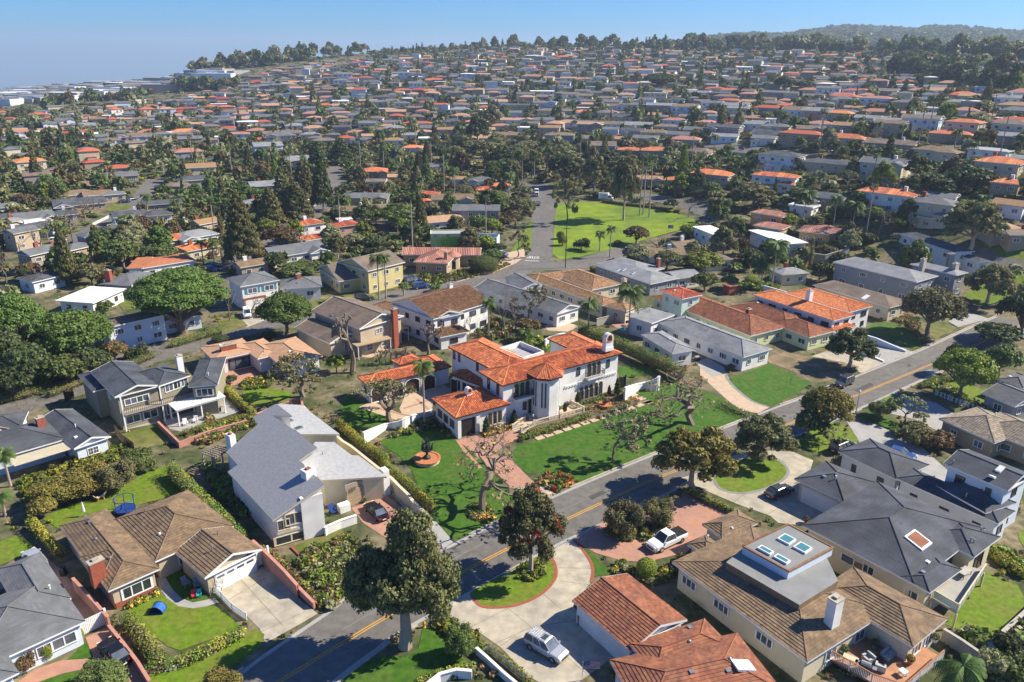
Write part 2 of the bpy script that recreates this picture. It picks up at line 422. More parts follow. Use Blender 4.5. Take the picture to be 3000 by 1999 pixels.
# ---------------------------------------------------------------- roofs
STYLE = {'tile': ('barrel', .30, .085, .45), 'tile_red': ('barrel', .32, .07, .45), 'tile_or': ('barrel', .32, .075, .45), 'tile_pk': ('barrel', .34, .08, .5),
         'tile_rb': ('course', .36, .055, .33), 'tile_br': ('course', .37, .06, .34), 'tile_dk': ('barrel', .36, .09, .42), 'tile_tn': ('course', .42, .07, .38),
         'shake': ('course', .34, .05, .5), 'sh_gray': ('course', .26, .02, .9), 'sh_dark': ('course', .28, .024, .9), 'sh_mid': ('course', .28, .022, .9), 'sh_brn': ('course', .3, .02, .9)}
def _frame(poly):
    p = [np.asarray(q, float) for q in poly]; n = np.cross(p[1]-p[0], p[2]-p[0]); n /= np.linalg.norm(n)
    if n[2] < 0: n = -n
    g = np.array([0, 0, 1.])-n*n[2]; gl = np.linalg.norm(g)
    if gl < 1e-4: g = p[1]-p[0]; g /= np.linalg.norm(g)
    else: g /= gl
    e = np.cross(g, n); o = min(p, key=lambda q: q@g)
    return p, n, g, e, o
def _span(S, axis, val):
    """the stretch of a convex polygon along the other axis at a value of this one"""
    lo, hi = 1e9, -1e9; n = len(S)
    for i in range(n):
        a, b = S[i], S[(i+1) % n]
        if abs(a[axis]-b[axis]) < 1e-9: continue
        t = (val-a[axis])/(b[axis]-a[axis])
        if -1e-6 <= t <= 1+1e-6:
            q = a[1-axis]+t*(b[1-axis]-a[1-axis]); lo = min(lo, q); hi = max(hi, q)
    return (lo, hi) if hi > lo+1e-4 else None
def slope(b, poly, style, mi=0):
    p, n, g, e, o = _frame(poly)
    if style is None:
        q = p; k = np.cross(p[1]-p[0], p[2]-p[0]); b.face(q if k[2] > 0 else q[::-1], mi); return
    S = [((q-o)@e, (q-o)@g) for q in p]; kind_ = style[0]
    W3 = lambda s, t, h=0: o+e*s+g*t+n*h
    if kind_ == 'course':
        expo, st, wid = style[1:]; tm = max(q[1] for q in S); rows = max(1, int(round(tm/expo))); ex = tm/rows
        for r in range(rows):
            a, c = _span(S, 1, r*ex+1e-3), _span(S, 1, (r+1)*ex-1e-3)
            if not a: continue
            if not c: c = ((a[0]+a[1])/2, (a[0]+a[1])/2+1e-3)
            m = max(1, int((a[1]-a[0])/wid)); off = rnd.random()
            cuts = [0]+[min(max((i+off)/m, 0), 1) for i in range(m)]+[1]
            for i in range(len(cuts)-1):
                u0, u1 = cuts[i], cuts[i+1]
                if u1-u0 < 1e-4: continue
                h = st*rnd.uniform(.85, 1.15); L0, L1 = a[0]+(a[1]-a[0])*u0, a[0]+(a[1]-a[0])*u1; H0, H1 = c[0]+(c[1]-c[0])*u0, c[0]+(c[1]-c[0])*u1
                k = len(b.v); b.v += [tuple(W3(L0, r*ex, 0)), tuple(W3(L1, r*ex, 0)), tuple(W3(L1, r*ex, h)), tuple(W3(L0, r*ex, h)), tuple(W3(H1, (r+1)*ex, .004)), tuple(W3(H0, (r+1)*ex, .004))]
                b.f += [(k, k+1, k+2, k+3), (k+3, k+2, k+4, k+5)]; b.m += [mi, mi]
    else:
        pit, rad, ts = style[1:]; s0, s1 = min(q[0] for q in S), max(q[0] for q in S); nr = max(1, int(round((s1-s0)/pit))); w = (s1-s0)/nr
        for i in range(nr):
            ss = [s0+w*(i+f) for f in (0.02, .28, .72, .98)]; sp_ = [_span(S, 0, min(max(q, s0+1e-3), s1-1e-3)) for q in ss]
            if any(q is None for q in sp_): continue
            hh = (0, rad, rad, 0); tl = max(q[1]-q[0] for q in sp_); m = max(1, int(round(tl/ts))) if ts else 1
            for j in range(m):
                A, B = j/m, (j+1)/m; dz = .03 if ts else 0
                k = len(b.v)
                for q, s_, h in zip(sp_, ss, hh): b.v.append(tuple(W3(s_, q[0]+(q[1]-q[0])*A, h+dz)))
                for q, s_, h in zip(sp_, ss, hh): b.v.append(tuple(W3(s_, q[0]+(q[1]-q[0])*B, h*.85)))
                b.f += [(k, k+1, k+5, k+4), (k+1, k+2, k+6, k+5), (k+2, k+3, k+7, k+6)]; b.m += [mi]*3
                if ts: b.f.append((k+3, k+2, k+1, k)); b.m.append(mi)
def ridge_caps(b, a, c, mi, r=.13, n=5):
    b.tube([np.asarray(a)+(0, 0, .04), np.asarray(c)+(0, 0, .04)], r, n, mi, True)
class Wing:
    def __init__(s, p0, p1, p2, typ='hip', h=3.0, pitch=.33, ov=.5, par=0):
        A, B = P(p0, h), P(p1, h); u = (B-A)[:2]; s.w = float(np.linalg.norm(u)); s.u = u/s.w; s.v = np.array([-s.u[1], s.u[0]])
        if isinstance(p2, (int, float)): s.d = float(p2)
        else: s.d = float((P(p2, h)-A)[:2]@s.v)
        if s.d < 0: s.v = -s.v; s.d = -s.d
        s.o = A[:2]; s.typ, s.h, s.pitch, s.ov, s.par = typ, h, pitch, ov, par
        s.c = s.o+s.u*s.w/2+s.v*s.d/2; s.zb = min(Z(*s.at(i, j)[:2]) for i in (0, 1) for j in (0, 1)); s.zc = Z(*s.c)
    def at(s, fu, fv, z=0): q = s.o+s.u*s.w*fu+s.v*s.d*fv; return np.array([q[0], q[1], z])
    def uv(s, q): d = np.asarray(q[:2])-s.o; return d@s.u, d@s.v
    def inside(s, q, m=0): a, b = s.uv(q); return m < a < s.w-m and m < b < s.d-m
    def roof_z(s, q):
        a, b = s.uv(q); H = s.h+s.zc
        if s.typ == 'flat': return H
        if s.typ == 'gu': return H+s.pitch*min(b, s.d-b)
        if s.typ == 'gv': return H+s.pitch*min(a, s.w-a)
        return H+s.pitch*min(a, s.w-a, b, s.d-b)
    def faces(s):
        H = s.h+s.zc; q = lambda a, b, z: np.array([*(s.o+s.u*a+s.v*b), z]); w, d = s.w, s.d
        c = [q(0, 0, H), q(w, 0, H), q(w, d, H), q(0, d, H)]
        if s.typ == 'flat': return [c], []
        if s.typ == 'gu':
            R0, R1 = q(0, d/2, H+s.pitch*d/2), q(w, d/2, H+s.pitch*d/2); return [[c[0], c[1], R1, R0], [c[2], c[3], R0, R1]], [(R0, R1)]
        if s.typ == 'gv':
            R0, R1 = q(w/2, 0, H+s.pitch*w/2), q(w/2, d, H+s.pitch*w/2); return [[c[1], c[2], R1, R0], [c[3], c[0], R0, R1]], [(R0, R1)]
        m = min(w, d)/2
        if w >= d: R0, R1 = q(m, d/2, H+s.pitch*m), q(w-m, d/2, H+s.pitch*m); fs = [[c[0], c[1], R1, R0], [c[2], c[3], R0, R1], [c[1], c[2], R1], [c[3], c[0], R0]]; hp = [(c[0], R0), (c[3], R0), (c[1], R1), (c[2], R1)]
        else: R0, R1 = q(w/2, m, H+s.pitch*m), q(w/2, d-m, H+s.pitch*m); fs = [[c[0], c[1], R0], [c[1], c[2], R1, R0], [c[2], c[3], R1], [c[3], c[0], R0, R1]]; hp = [(c[0], R0), (c[1], R0), (c[2], R1), (c[3], R1)]
        if np.linalg.norm(R1-R0) < .05: fs = [f[:3] if len(f) == 4 else f for f in fs]
        return fs, hp+[(R0, R1)]
    def side(s, k):
        """start, direction, outward normal, length of the wall on side k"""
        o = s.ov; q = lambda a, b: s.o+s.u*a+s.v*b
        return [(q(o, o), s.u, -s.v, s.w-2*o), (q(s.w-o, o), s.v, s.u, s.d-2*o), (q(s.w-o, s.d-o), -s.u, s.v, s.w-2*o), (q(o, s.d-o), -s.v, -s.u, s.d-2*o)][k]
PANEW = {}
def window_mesh(kind_, fm):
    key = (kind_, fm)
    if key in PANEW: return PANEW[key]
    b = MB(); t = .07
    def bar(x0, x1, z0, z1, y0=-.02, y1=.09): b.obb(((x0+x1)/2, (y0+y1)/2), (1, 0), x1-x0, y1-y0, z0, z1)
    bar(-.5, .5, -.5, -.5+t, -.02, .13); bar(-.5, .5, .5-t, .5); bar(-.5, -.5+t, -.5+t, .5-t); bar(.5-t, .5, -.5+t, .5-t)
    if kind_ in ('two', 'grid'): bar(-.025, .025, -.5+t, .5-t, -.02, .07)
    if kind_ == 'three': bar(-.19, -.15, -.5+t, .5-t, -.02, .07); bar(.15, .19, -.5+t, .5-t, -.02, .07)
    if kind_ == 'grid':
        bar(-.5+t, .5-t, -.02, .02, -.02, .06); bar(-.26, -.24, -.5+t, .5-t, -.02, .06); bar(.24, .26, -.5+t, .5-t, -.02, .06)
    fr = b.mesh('window_frame', fm); g = MB(); g.face([(-.45, .025, -.45), (.45, .025, -.45), (.45, .025, .45), (-.45, .025, .45)][::-1])
    pn = g.mesh('window_pane', 'glass'); c = MB()
    c.v = list(b.v); c.f = list(b.f); c.m = [0]*len(b.f); c.face(g.v, 1); both = c.mesh('window', [fm, 'glass'])
    PANEW[key] = (fr, pn, both); return PANEW[key]
def put_window(root, pos, n, w, h, kind_='two', fm='white', near=True, name='window'):
    fr, pn, both = window_mesh(kind_, fm); off = parent_world(root)
    o = link(name, fr if near else both, root); o.location = Vector(pos)-Vector(off)
    o.rotation_euler = (0, 0, math.atan2(-n[0], n[1])); o.scale = (w, 1, h)
    if near: link('pane', pn, o)
    return o
def box_on(root, name, pos, u, w, d, z0, z1, m, rf=None):
    b = MB(); b.obb(pos, u, w, d, z0, z1, 0); return b.build(name, m, root)
class House:
    def __init__(s, name, label, wings, wall='stucco', roof='sh_gray', group=None, fascia='white', cat='house', auto=True, frame='white', near=None, vents=4, styl='x', caps=True, winwh=(1.5, 1.15), trim=None):
        s.w = wings; c = wings[0].c; s.zc = wings[0].zc; s.root = thing(name, label, cat, (c[0], c[1], wings[0].zb), group)
        dist = math.hypot(*c); s.near = dist < 190 if near is None else near; s.frame = frame; s.wall = wall
        st = STYLE.get(roof) if styl == 'x' else styl
        if st and dist > 185: st = ('barrel', .5, .11, 0) if st[0] == 'barrel' and dist < 330 else None
        b = MB()
        for i, q in enumerate(wings):
            o = q.ov; pc = [q.at(0, 0), q.at(1, 0), q.at(1, 1), q.at(0, 1)]
            pc = [q.o+q.u*o+q.v*o, q.o+q.u*(q.w-o)+q.v*o, q.o+q.u*(q.w-o)+q.v*(q.d-o), q.o+q.u*o+q.v*(q.d-o)]
            top = q.h+q.zc-.2-.004*i; b.prism(pc, q.zb-.6, top, 0)
            if q.typ in ('gu', 'gv'):
                H = q.h+q.zc; pk = q.pitch
                ends = [(pc[3], pc[0]), (pc[1], pc[2])] if q.typ == 'gu' else [(pc[0], pc[1]), (pc[2], pc[3])]
                for e0, e1 in ends:
                    mid = (e0+e1)/2; zr = H+pk*np.linalg.norm(e1-e0)/2+pk*o-.1
                    b.face([(*e0, top), (*e1, top), (*e1, H+pk*o-.1), (*mid, zr), (*e0, H+pk*o-.1)])
        s.walls = b.build('wall', wall, s.root)
        for i, q in enumerate(wings):
            fs, rd = q.faces(); rb = MB(); H = q.h+q.zc-.003*i
            if q.typ == 'flat':
                ths = .25; rb.prism([q.at(0, 0), q.at(1, 0), q.at(1, 1), q.at(0, 1)], H-ths, H, 1, True, 0)
                if q.par:
                    cs = [q.at(0, 0), q.at(1, 0), q.at(1, 1), q.at(0, 1)]; t = .22
                    ins = [q.o+q.u*t+q.v*t, q.o+q.u*(q.w-t)+q.v*t, q.o+q.u*(q.w-t)+q.v*(q.d-t), q.o+q.u*t+q.v*(q.d-t)]
                    for j in range(4):
                        rb.prism([cs[j], cs[(j+1) % 4], ins[(j+1) % 4], ins[j]], H, H+q.par, 1)
            else:
                for f in fs: slope(rb, [p-(0, 0, .003*i) for p in f], st, 0)
                cs = [q.at(0, 0, H), q.at(1, 0, H), q.at(1, 1, H), q.at(0, 1, H)]
                for j in range(4):
                    a, c_ = cs[j], cs[(j+1) % 4]; rb.face([a-(0, 0, .2), c_-(0, 0, .2), c_+(0, 0, .012), a+(0, 0, .012)], 1)
                rb.face([cs[3]-(0, 0, .2), cs[2]-(0, 0, .2), cs[1]-(0, 0, .2), cs[0]-(0, 0, .2)], 1)
                if q.typ in ('gu', 'gv'):
                    R0, R1 = rd[0]; prs = [(cs[3], R0, cs[0]), (cs[1], R1, cs[2])] if q.typ == 'gu' else [(cs[0], R0, cs[1]), (cs[2], R1, cs[3])]
                    dv = q.u if q.typ == 'gu' else q.v
                    for k_, (a, r, c_) in enumerate(prs):
                        sg = (-1 if k_ == 0 else 1); off = np.array([*dv, 0])*sg*.03
                        for x, y in ((a, r), (r, c_)):
                            f = [x+off-(0, 0, .22), y+off-(0, 0, .22), y+off+(0, 0, .05), x+off+(0, 0, .05)]; rb.face(f, 1); rb.face([p-off*1.9 for p in f[::-1]], 1)
                if caps and dist < 190:
                    for a, c_ in rd:
                        if np.linalg.norm(a-c_) > .3: ridge_caps(rb, a, c_, 2, .11 if st and st[0] == 'barrel' else .07)
            rmat = roof
            if q.typ == 'flat': rmat = {'tile': 'gravel'}.get(roof, roof)
            ob = rb.build('roof', [rmat, wall if q.par else fascia, roof], s.root)
        if auto: s.autowin(winwh)
        if vents and dist < 190: s.vents(vents)
    def clear(s, q, i, z):
        return not any(j != i and w.inside(q, w.ov-.2) and z < w.h+w.zc+.1 for j, w in enumerate(s.w))
    def autowin(s, wh):
        for i, q in enumerate(s.w):
            if q.h < 2.2: continue
            for k in range(4):
                a, dr, n, L_ = q.side(k); mid = a+dr*L_/2
                if n@(-mid) <= 0.05*np.linalg.norm(mid) or L_ < 2.4: continue
                m = max(1, int(L_/(3.1 if s.near else 3.6)))
                if not s.near: m = min(m, 4)
                for r in ([1.45, q.h-1.55] if q.h > 4.8 else [q.h*.5]):
                    for j in range(m):
                        pos = a+dr*L_*(j+.5)/m; z = r+q.zc
                        if not s.clear(pos+n*.3, i, z): continue
                        w_ = rnd.choice([wh[0], wh[0]*1.25, wh[0]*.75]); w_ = min(w_, L_/m*.8)
                        put_window(s.root, (*pos, z), n, w_, wh[1], rnd.choice(['two', 'two', 'three', 'one']), s.frame, s.near)
    def win(s, i, k, ts, z, w, h, kind_='two', fm=None, name='window'):
        a, dr, n, L_ = s.w[i].side(k)
        for t in ts: put_window(s.root, (*(a+dr*L_*t), z+s.w[i].zc), n, w, h, kind_, fm or s.frame, s.near, name)
    def vents(s, n):
        for _ in range(n):
            q = rnd.choice(s.w)
            if q.typ == 'flat' and q.par == 0 and rnd.random() < .5: continue
            p = q.at(rnd.uniform(.15, .85), rnd.uniform(.15, .85)); z = max(w.roof_z(p) for w in s.w if w.inside(p))
            b = MB(); t = rnd.random()
            if t < .5: b.tube([(p[0], p[1], z-.1), (p[0], p[1], z+.45)], .07, 6); b.tube([(p[0], p[1], z+.45), (p[0], p[1], z+.55)], .11, 6)
            elif t < .8: b.obb(p, q.u, .45, .45, z-.1, z+.16)
            else: b.ball((p[0], p[1], z+.05), (.2, .2, .2), 8, 4)
            b.build('roof_vent', rnd.choice(['metal', 'white', 'metal']), s.root)
    def chimney(s, px, top, w=.9, d=.7, m='brick', h0=0, cap='concrete'):
        """px: where the photo shows the top of the chimney; top: its height above the ground"""
        p = P(px, top); zt = p[2]; zb = h0+Z(p[0], p[1]); u = s.w[0].u
        zs = [wg.roof_z(p)-.6 for wg in s.w if wg.inside(p)]
        if zs and not h0: zb = max(zs)
        b = MB(); b.obb(p, u, w, d, zb, zt-.12); c = b.build('chimney', m, s.root)
        b = MB(); b.obb(p, u, w+.14, d+.14, zt-.12, zt); b.obb(p, u, w*.45, d*.5, zt, zt+.22, 0); b.build('chimney_cap', cap, c); return c
    def skylight(s, px, h, w=1.2, d=.8, m='skyglass', fm='white'):
        p = P(px, h); q = next((x for x in s.w if x.inside(p)), s.w[0]); z = max([x.roof_z(p) for x in s.w if x.inside(p)] or [p[2]])
        e = .3; a, b_ = p[:2]+q.u*e, p[:2]+q.v*e
        gx, gy = (q.roof_z(a)-q.roof_z(p))/e, (q.roof_z(b_)-q.roof_z(p))/e
        def pt(x, y, zz): r = p[:2]+q.u*x+q.v*y; return (r[0], r[1], z+gx*x+gy*y+zz)
        b = MB(); k = [(-w/2, -d/2), (w/2, -d/2), (w/2, d/2), (-w/2, d/2)]
        lo, hi = [pt(x, y, -.05) for x, y in k], [pt(x, y, .2) for x, y in k]
        for j in range(4): b.face([lo[j], lo[(j+1) % 4], hi[(j+1) % 4], hi[j]])
        b.face(hi); f = b.build('skylight', fm, s.root); b = MB(); b.face([pt(x*.84, y*.8, .215) for x, y in k]); b.build('pane', m, f)
    def garage(s, i, k, t, w, h=2.15, m='white', panels=4, z0=0):
        a, dr, n, L_ = s.w[i].side(k); c = a+dr*L_*t; z = s.w[i].zc+z0; b = MB()
        b.obb(c+n*.02, dr, w+.24, .12, z, z+h+.12); o = b.build('garage_door', m, s.root)
        for r in range(panels):
            b = MB(); b.obb(c+n*.085, dr, w, .05, z+.03+r*h/panels, z+(r+1)*h/panels-.03); b.build('panel', m, o)
        return o
    def door(s, i, k, t, w=1.0, h=2.1, m='dkwood', z0=0):
        a, dr, n, L_ = s.w[i].side(k); c = a+dr*L_*t; z = s.w[i].zc+z0
        b = MB(); b.obb(c+n*.03, dr, w+.2, .1, z, z+h+.1); o = b.build('door', 'white', s.root)
        b = MB(); b.obb(c+n*.09, dr, w, .05, z+.02, z+h); b.build('door_leaf', m, o)
def polyroof(root, pix, hs, inset, wallm, roofm, fascia, z0=0., style=None, th=.25, tri=(0, 1, 2)):
    """a sloping roof plane traced corner by corner; the first three corners' heights fix the plane; walls follow below"""
    a = [P(pix[i], h) for i, h in zip(tri, hs)]; n = np.cross(a[1]-a[0], a[2]-a[0]); n /= np.linalg.norm(n)
    if n[2] < 0: n = -n
    pts = []
    for p in pix:
        d = ray(p); t = ((a[0]-CP)@n)/(d@n); pts.append(CP+d*t)
    ar = sum(pts[i][0]*pts[(i+1) % len(pts)][1]-pts[(i+1) % len(pts)][0]*pts[i][1] for i in range(len(pts)))
    if ar < 0: pts = pts[::-1]
    rb = MB(); up_ = [p+(0, 0, th) for p in pts]
    if style is None: rb.face(up_, 0)
    else:
        from mathutils.geometry import tessellate_polygon
        fr = _frame([a[0], a[1], a[2]]); _, nn, g, e, o = fr; S = [((q-o)@e, (q-o)@g) for q in up_]; ex, st, wd = style[1:]; t0, t1 = min(q[1] for q in S), max(q[1] for q in S)
        rb.face([p+(0, 0, -.01) for p in up_], 0); t = t0+1e-3
        while t < t1:
            xs = []; tm = min(t+ex*.5, t1-1e-3)
            for i in range(len(S)):
                A_, B_ = S[i], S[(i+1) % len(S)]
                if (A_[1] > tm) != (B_[1] > tm): xs.append(A_[0]+(tm-A_[1])*(B_[0]-A_[0])/(B_[1]-A_[1]))
            xs.sort()
            for x0, x1 in zip(xs[::2], xs[1::2]):
                m = max(1, int((x1-x0)/wd))
                for k in range(m):
                    u0, u1 = x0+(x1-x0)*k/m, x0+(x1-x0)*(k+1)/m; W3 = lambda s_, t_, h: o+e*s_+g*t_+nn*h
                    n0 = len(rb.v); rb.v += [tuple(W3(u0, t, 0)), tuple(W3(u1, t, 0)), tuple(W3(u1, t, st)), tuple(W3(u0, t, st)), tuple(W3(u1, t+ex, .004)), tuple(W3(u0, t+ex, .004))]
                    rb.f += [(n0, n0+1, n0+2, n0+3), (n0+3, n0+2, n0+4, n0+5)]; rb.m += [0, 0]
            t += ex
    for i in range(len(pts)):
        j = (i+1) % len(pts); rb.face([pts[i], pts[j], up_[j], up_[i]], 1)
    rb.face(pts[::-1], 1)
    ro = rb.build('roof', [roofm, fascia], root)
    ins = []
    m = len(pts)
    for i in range(m):
        e0 = (pts[i]-pts[i-1])[:2]; e1 = (pts[(i+1) % m]-pts[i])[:2]; e0 /= np.linalg.norm(e0); e1 /= np.linalg.norm(e1)
        n0, n1 = np.array([-e0[1], e0[0]]), np.array([-e1[1], e1[0]]); k = n0+n1; k /= max(1+n0@n1, .3); ins.append(pts[i][:2]+k*inset)
    zt = [a[0][2]-(n[0]*(q[0]-a[0][0])+n[1]*(q[1]-a[0][1]))/n[2]-.01 for q in ins]
    wb = MB(); wb.prism(ins, z0, zt, 0); wo = wb.build('wall', wallm, root)
    return pts, ins, zt
# ---------------------------------------------------------------- ground, roads, lawns
def build_ground():
    nA, nR = 361, len(TR); idx = np.arange(0, 721, 2); V = []; A = TAZ[idx]
    X = np.sin(A)[:, None]*TR[None, :]; Y = np.cos(A)[:, None]*TR[None, :]; ZZ = TZ[idx]
    V = np.stack([X, Y, ZZ], -1).reshape(-1, 3); F = []
    i, j = np.meshgrid(np.arange(nA-1), np.arange(nR-1), indexing='ij'); a = (i*nR+j).ravel()
    F = np.stack([a, a+1, a+nR+1, a+nR], -1)[:, ::-1]
    o = link('ground', npmesh('ground', V, F, 'ground')); o['kind'] = 'structure'
build_ground()
S1U = [P(p)[:2] for p in G('0 560,2075 663,1999 778,1912 975,1779; 8 0,988 690,648 1050,472 1480,272 2130,0; 6 250,1388 600,1250 870,1150 1380,945 1640,840 2120,627 2353,530 2700,400')]
S1L = [P(p)[:2] for p in G('8 -200,1740 0,1545 260,1350 400,1245 890,965 1360,703 1600,580 1800,488 2353,222; 6 420,1500 800,1440 1180,1275 1520,1118 1760,1008 2060,872 2353,735 2700,590')]
u_, l_ = resample(smooth_poly(S1U, 5, False), 1.5), resample(smooth_poly(S1L, 5, False), 1.5)
nn = min(len(u_), len(l_)); u_ = [u_[int(i*(len(u_)-1)/(nn-1))] for i in range(nn)]; l_ = [l_[int(i*(len(l_)-1)/(nn-1))] for i in range(nn)]
strip('road', u_, l_, 'asphalt', .02)
def mark(name, pix, w, off, m, z=.032):
    c = resample(smooth_poly([P(p)[:2] for p in pix], 6, False), 1.2); c = offsets(c, off); return strip(name, offsets(c, w/2), offsets(c, -w/2), m, z)
YEL = G('7 1700,1690 1920,1567; 8 0,1303 310,1118 790,835 1200,620 1490,475 2050,215 2330,100; 6 360,1508 760,1343 1150,1178 1780,915 2060,793 2353,665')
mark('yellow_line', YEL, .13, .16, 'yellow'); mark('yellow_line', YEL, .13, -.16, 'yellow')
def kerb(pts, side, breaks=()):
    c = resample(pts, 2.0); b = MB(); q = [np.asarray(p) for p in c]; keep = [not any(np.linalg.norm(p[:2]-np.asarray(k[:2])) < r for k, r in breaks) for p in q]
    run = []
    for p, k in zip(q+[None], keep+[False]):
        if k: run.append(p)
        elif run:
            if len(run) > 1: wallrun(b, [x[:2] for x in offsets(run, side*.1)], .22, .0, .14)
            run = []
    o = b.build('kerb', 'concrete'); o['kind'] = 'structure'
gp = lambda s: P(G(s)[0])
kerb(smooth_poly(S1U, 5, False), 1, [(gp('8 1420,310'), 4.5), (gp('8 760,610'), 2.5), (gp('7 2090,1170'), 7.5), (gp('6 530,1280'), 4), (gp('6 1310,970'), 7), (gp('8 600,700'), 2)])
kerb(smooth_poly(S1L, 5, False), -1, [(gp('8 1560,600'), 5.5), (gp('8 820,1010'), 5), (gp('8 2150,330'), 7), (gp('6 900,1390'), 6), (gp('6 1380,1180'), 6)])
# streets behind
def street(name, pix, w, z=.02, drape=False): return ribbon(name, [P(p) for p in pix], w, 'asphalt', z, drape)
street('side_street', G('4 -250,1330 0,1262 250,1170 620,1065 900,925 1150,840 1400,775 1800,668 2100,610 2353,560; 5 300,505 500,450 800,400 1010,365 1170,310 1290,262 1420,262 1560,262 1750,225 2000,145 2200,80 2353,30; 6 150,-60'), 9.6)
street('stop_street', G('5 1290,290 1340,180 1400,60; 2 1400,1540 1420,1440 1375,1340 1320,1270'), 10.5, .03, True)
street('hill_street', G('0 2040,655 2105,640 2060,618 2010,596 1930,585 1870,570'), 8, .05, True)
street('left_street', G('4 100,330 250,265 420,170 560,80 640,30; 1 800,1500 960,1400 1040,1290 1080,1240'), 9, .05, True)
street('cross_street', G('4 1500,300 1600,250 1740,190 1850,130; 1 2130,1500 2230,1370 2290,1250 2300,1150'), 9, .05, True)
street('upper_street', G('3 -120,1000 0,1010 200,1005 420,1020 600,1050 760,1075 900,1090'), 8, .1, True)
street('upper_street', G('2 1850,1000 2050,960 2200,970 2353,1000'), 7, .1, True)
street('right_street', G('6 1900,170 2050,190 2200,230 2353,265 2600,330'), 8, .06, True)
street('hill_road', G('2 1450,600 1480,550 1500,510 1440,480 1370,460 1430,430 1460,400'), 11, .2, True)
street('hill_road', G('2 790,650 830,610 800,570 750,545'), 9, .2, True)
street('hill_road', G('1 1680,620 1700,590 1675,560'), 9, .2, True)
# STOP painted on the road, readable for the driver coming towards the junction, and its bar
def road_word(word, px, dirv, size, w):
    seg = {'S': [(0, 1, 1, 1), (0, .5, 0, 1), (0, .5, 1, .5), (1, 0, 1, .5), (0, 0, 1, 0)], 'T': [(0, 1, 1, 1), (.5, 0, .5, 1)], 'O': [(0, 0, 1, 0), (0, 1, 1, 1), (0, 0, 0, 1), (1, 0, 1, 1)], 'P': [(0, 0, 0, 1), (0, 1, 1, 1), (0, .5, 1, .5), (1, .5, 1, 1)]}
    o = P(px)[:2]; f = np.asarray(dirv)/np.linalg.norm(dirv); r = np.array([f[1], -f[0]]); t = .2
    for i, ch in enumerate(word):
        b = MB()
        for x0, y0, x1, y1 in seg[ch]:
            a, c = o+r*((i-1.5)*size*.62+(x0-.5)*size*.42)+f*(y0-.5)*w, o+r*((i-1.5)*size*.62+(x1-.5)*size*.42)+f*(y1-.5)*w
            d = c-a; L_ = np.linalg.norm(d); d = d/L_; b.obb((a+c)/2, d, L_+t, t*(1.6 if abs(d@r) > .5 else 1), .045, .05)
        q = b.build('road_letter', 'wht_road'); q['kind'] = 'structure'
dS = P(G('5 1290,260')[0])[:2]-P(G('5 1345,140')[0])[:2]
road_word('STOP', G('5 1322,207')[0], dS, 1.55, 2.3)
rb = MB(); c_ = P(G('5 1315,230')[0])[:2]; rb.obb(c_, np.array([dS[1], -dS[0]]), 4.2, .4, .045, .05); kind(rb.build('stop_line', 'wht_road'), 'structure')
# lawns and yards (photo outline on the ground)
def drapesheet(name, pix, m, z, step=8.0, k='structure'):
    pts = [P(p)[:2] for p in pix]; A = np.array(pts); x0, y0 = A.min(0); x1, y1 = A.max(0)
    from mathutils.geometry import delaunay_2d_cdt
    vs = [Vector(p) for p in pts]; n = len(vs); xs = np.arange(x0+step/2, x1, step); ys = np.arange(y0+step/2, y1, step)
    def ins(x, y):
        c = False; j = n-1
        for i in range(n):
            a, b = pts[i], pts[j]
            if (a[1] > y) != (b[1] > y) and x < (b[0]-a[0])*(y-a[1])/(b[1]-a[1])+a[0]: c = not c
            j = i
        return c
    vs += [Vector((x, y)) for x in xs for y in ys if ins(x, y)]
    r = delaunay_2d_cdt(vs, [], [list(range(n))], 1, 1e-4)
    b = MB(); b.v = [(v.x, v.y, z+Z(v.x, v.y)) for v in r[0]]; b.f = [tuple(f) for f in r[2]]; b.m = [0]*len(b.f)
    o = b.build(name, m); o['kind'] = k; return o
L = lambda s, m='lawn', z=.045, sm=0: sheet('lawn', G(s), M[m], z, sm)
L('7 870,1075 1000,1020 1105,950 1165,1000 1230,1045 1330,1060 1470,1040 1560,1080 1660,1190 1600,1220 1240,1350 1150,1320 1000,1200', 'lawn')
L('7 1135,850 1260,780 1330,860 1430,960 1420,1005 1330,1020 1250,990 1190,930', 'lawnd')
L('7 1020,1500 1250,1470 1480,1380 1640,1270 1760,1195 1825,1240 1800,1325 1530,1505 1300,1640 1040,1640', 'lawn')
L('7 290,440 420,370 560,330 700,280 830,220 1000,130 1180,60 1300,170 1240,270 900,360 600,430 420,520', 'lawn')
L('7 0,600 110,560 260,620 200,680 0,760', 'lawn')
L('7 270,1470 470,1410 590,1290 640,1380 640,1410 400,1440', 'lawnd')
L('7 270,1560 480,1500 640,1480 680,1660 300,1700', 'lawnd')
L('7 2010,640 2353,500; 8 30,560 120,600 0,650; 7 2300,690 2080,680', 'lawno')
L('4 835,1425 980,1385 1100,1340 1190,1470 1170,1490 930,1530', 'lawno')
L('4 1670,1130 1850,1100 2020,1140 1980,1200 1760,1235 1680,1190', 'lawn')
L('4 800,510 930,500 1000,560 850,570', 'lawno'); L('4 1500,650 1640,600 1710,680 1540,730', 'lawno')
L('4 2080,600 2170,500 2353,470; 5 80,500 140,470; 4 2300,560 2150,590', 'lawno')
L('5 0,440 200,430 260,480 160,530 0,530', 'lawno')
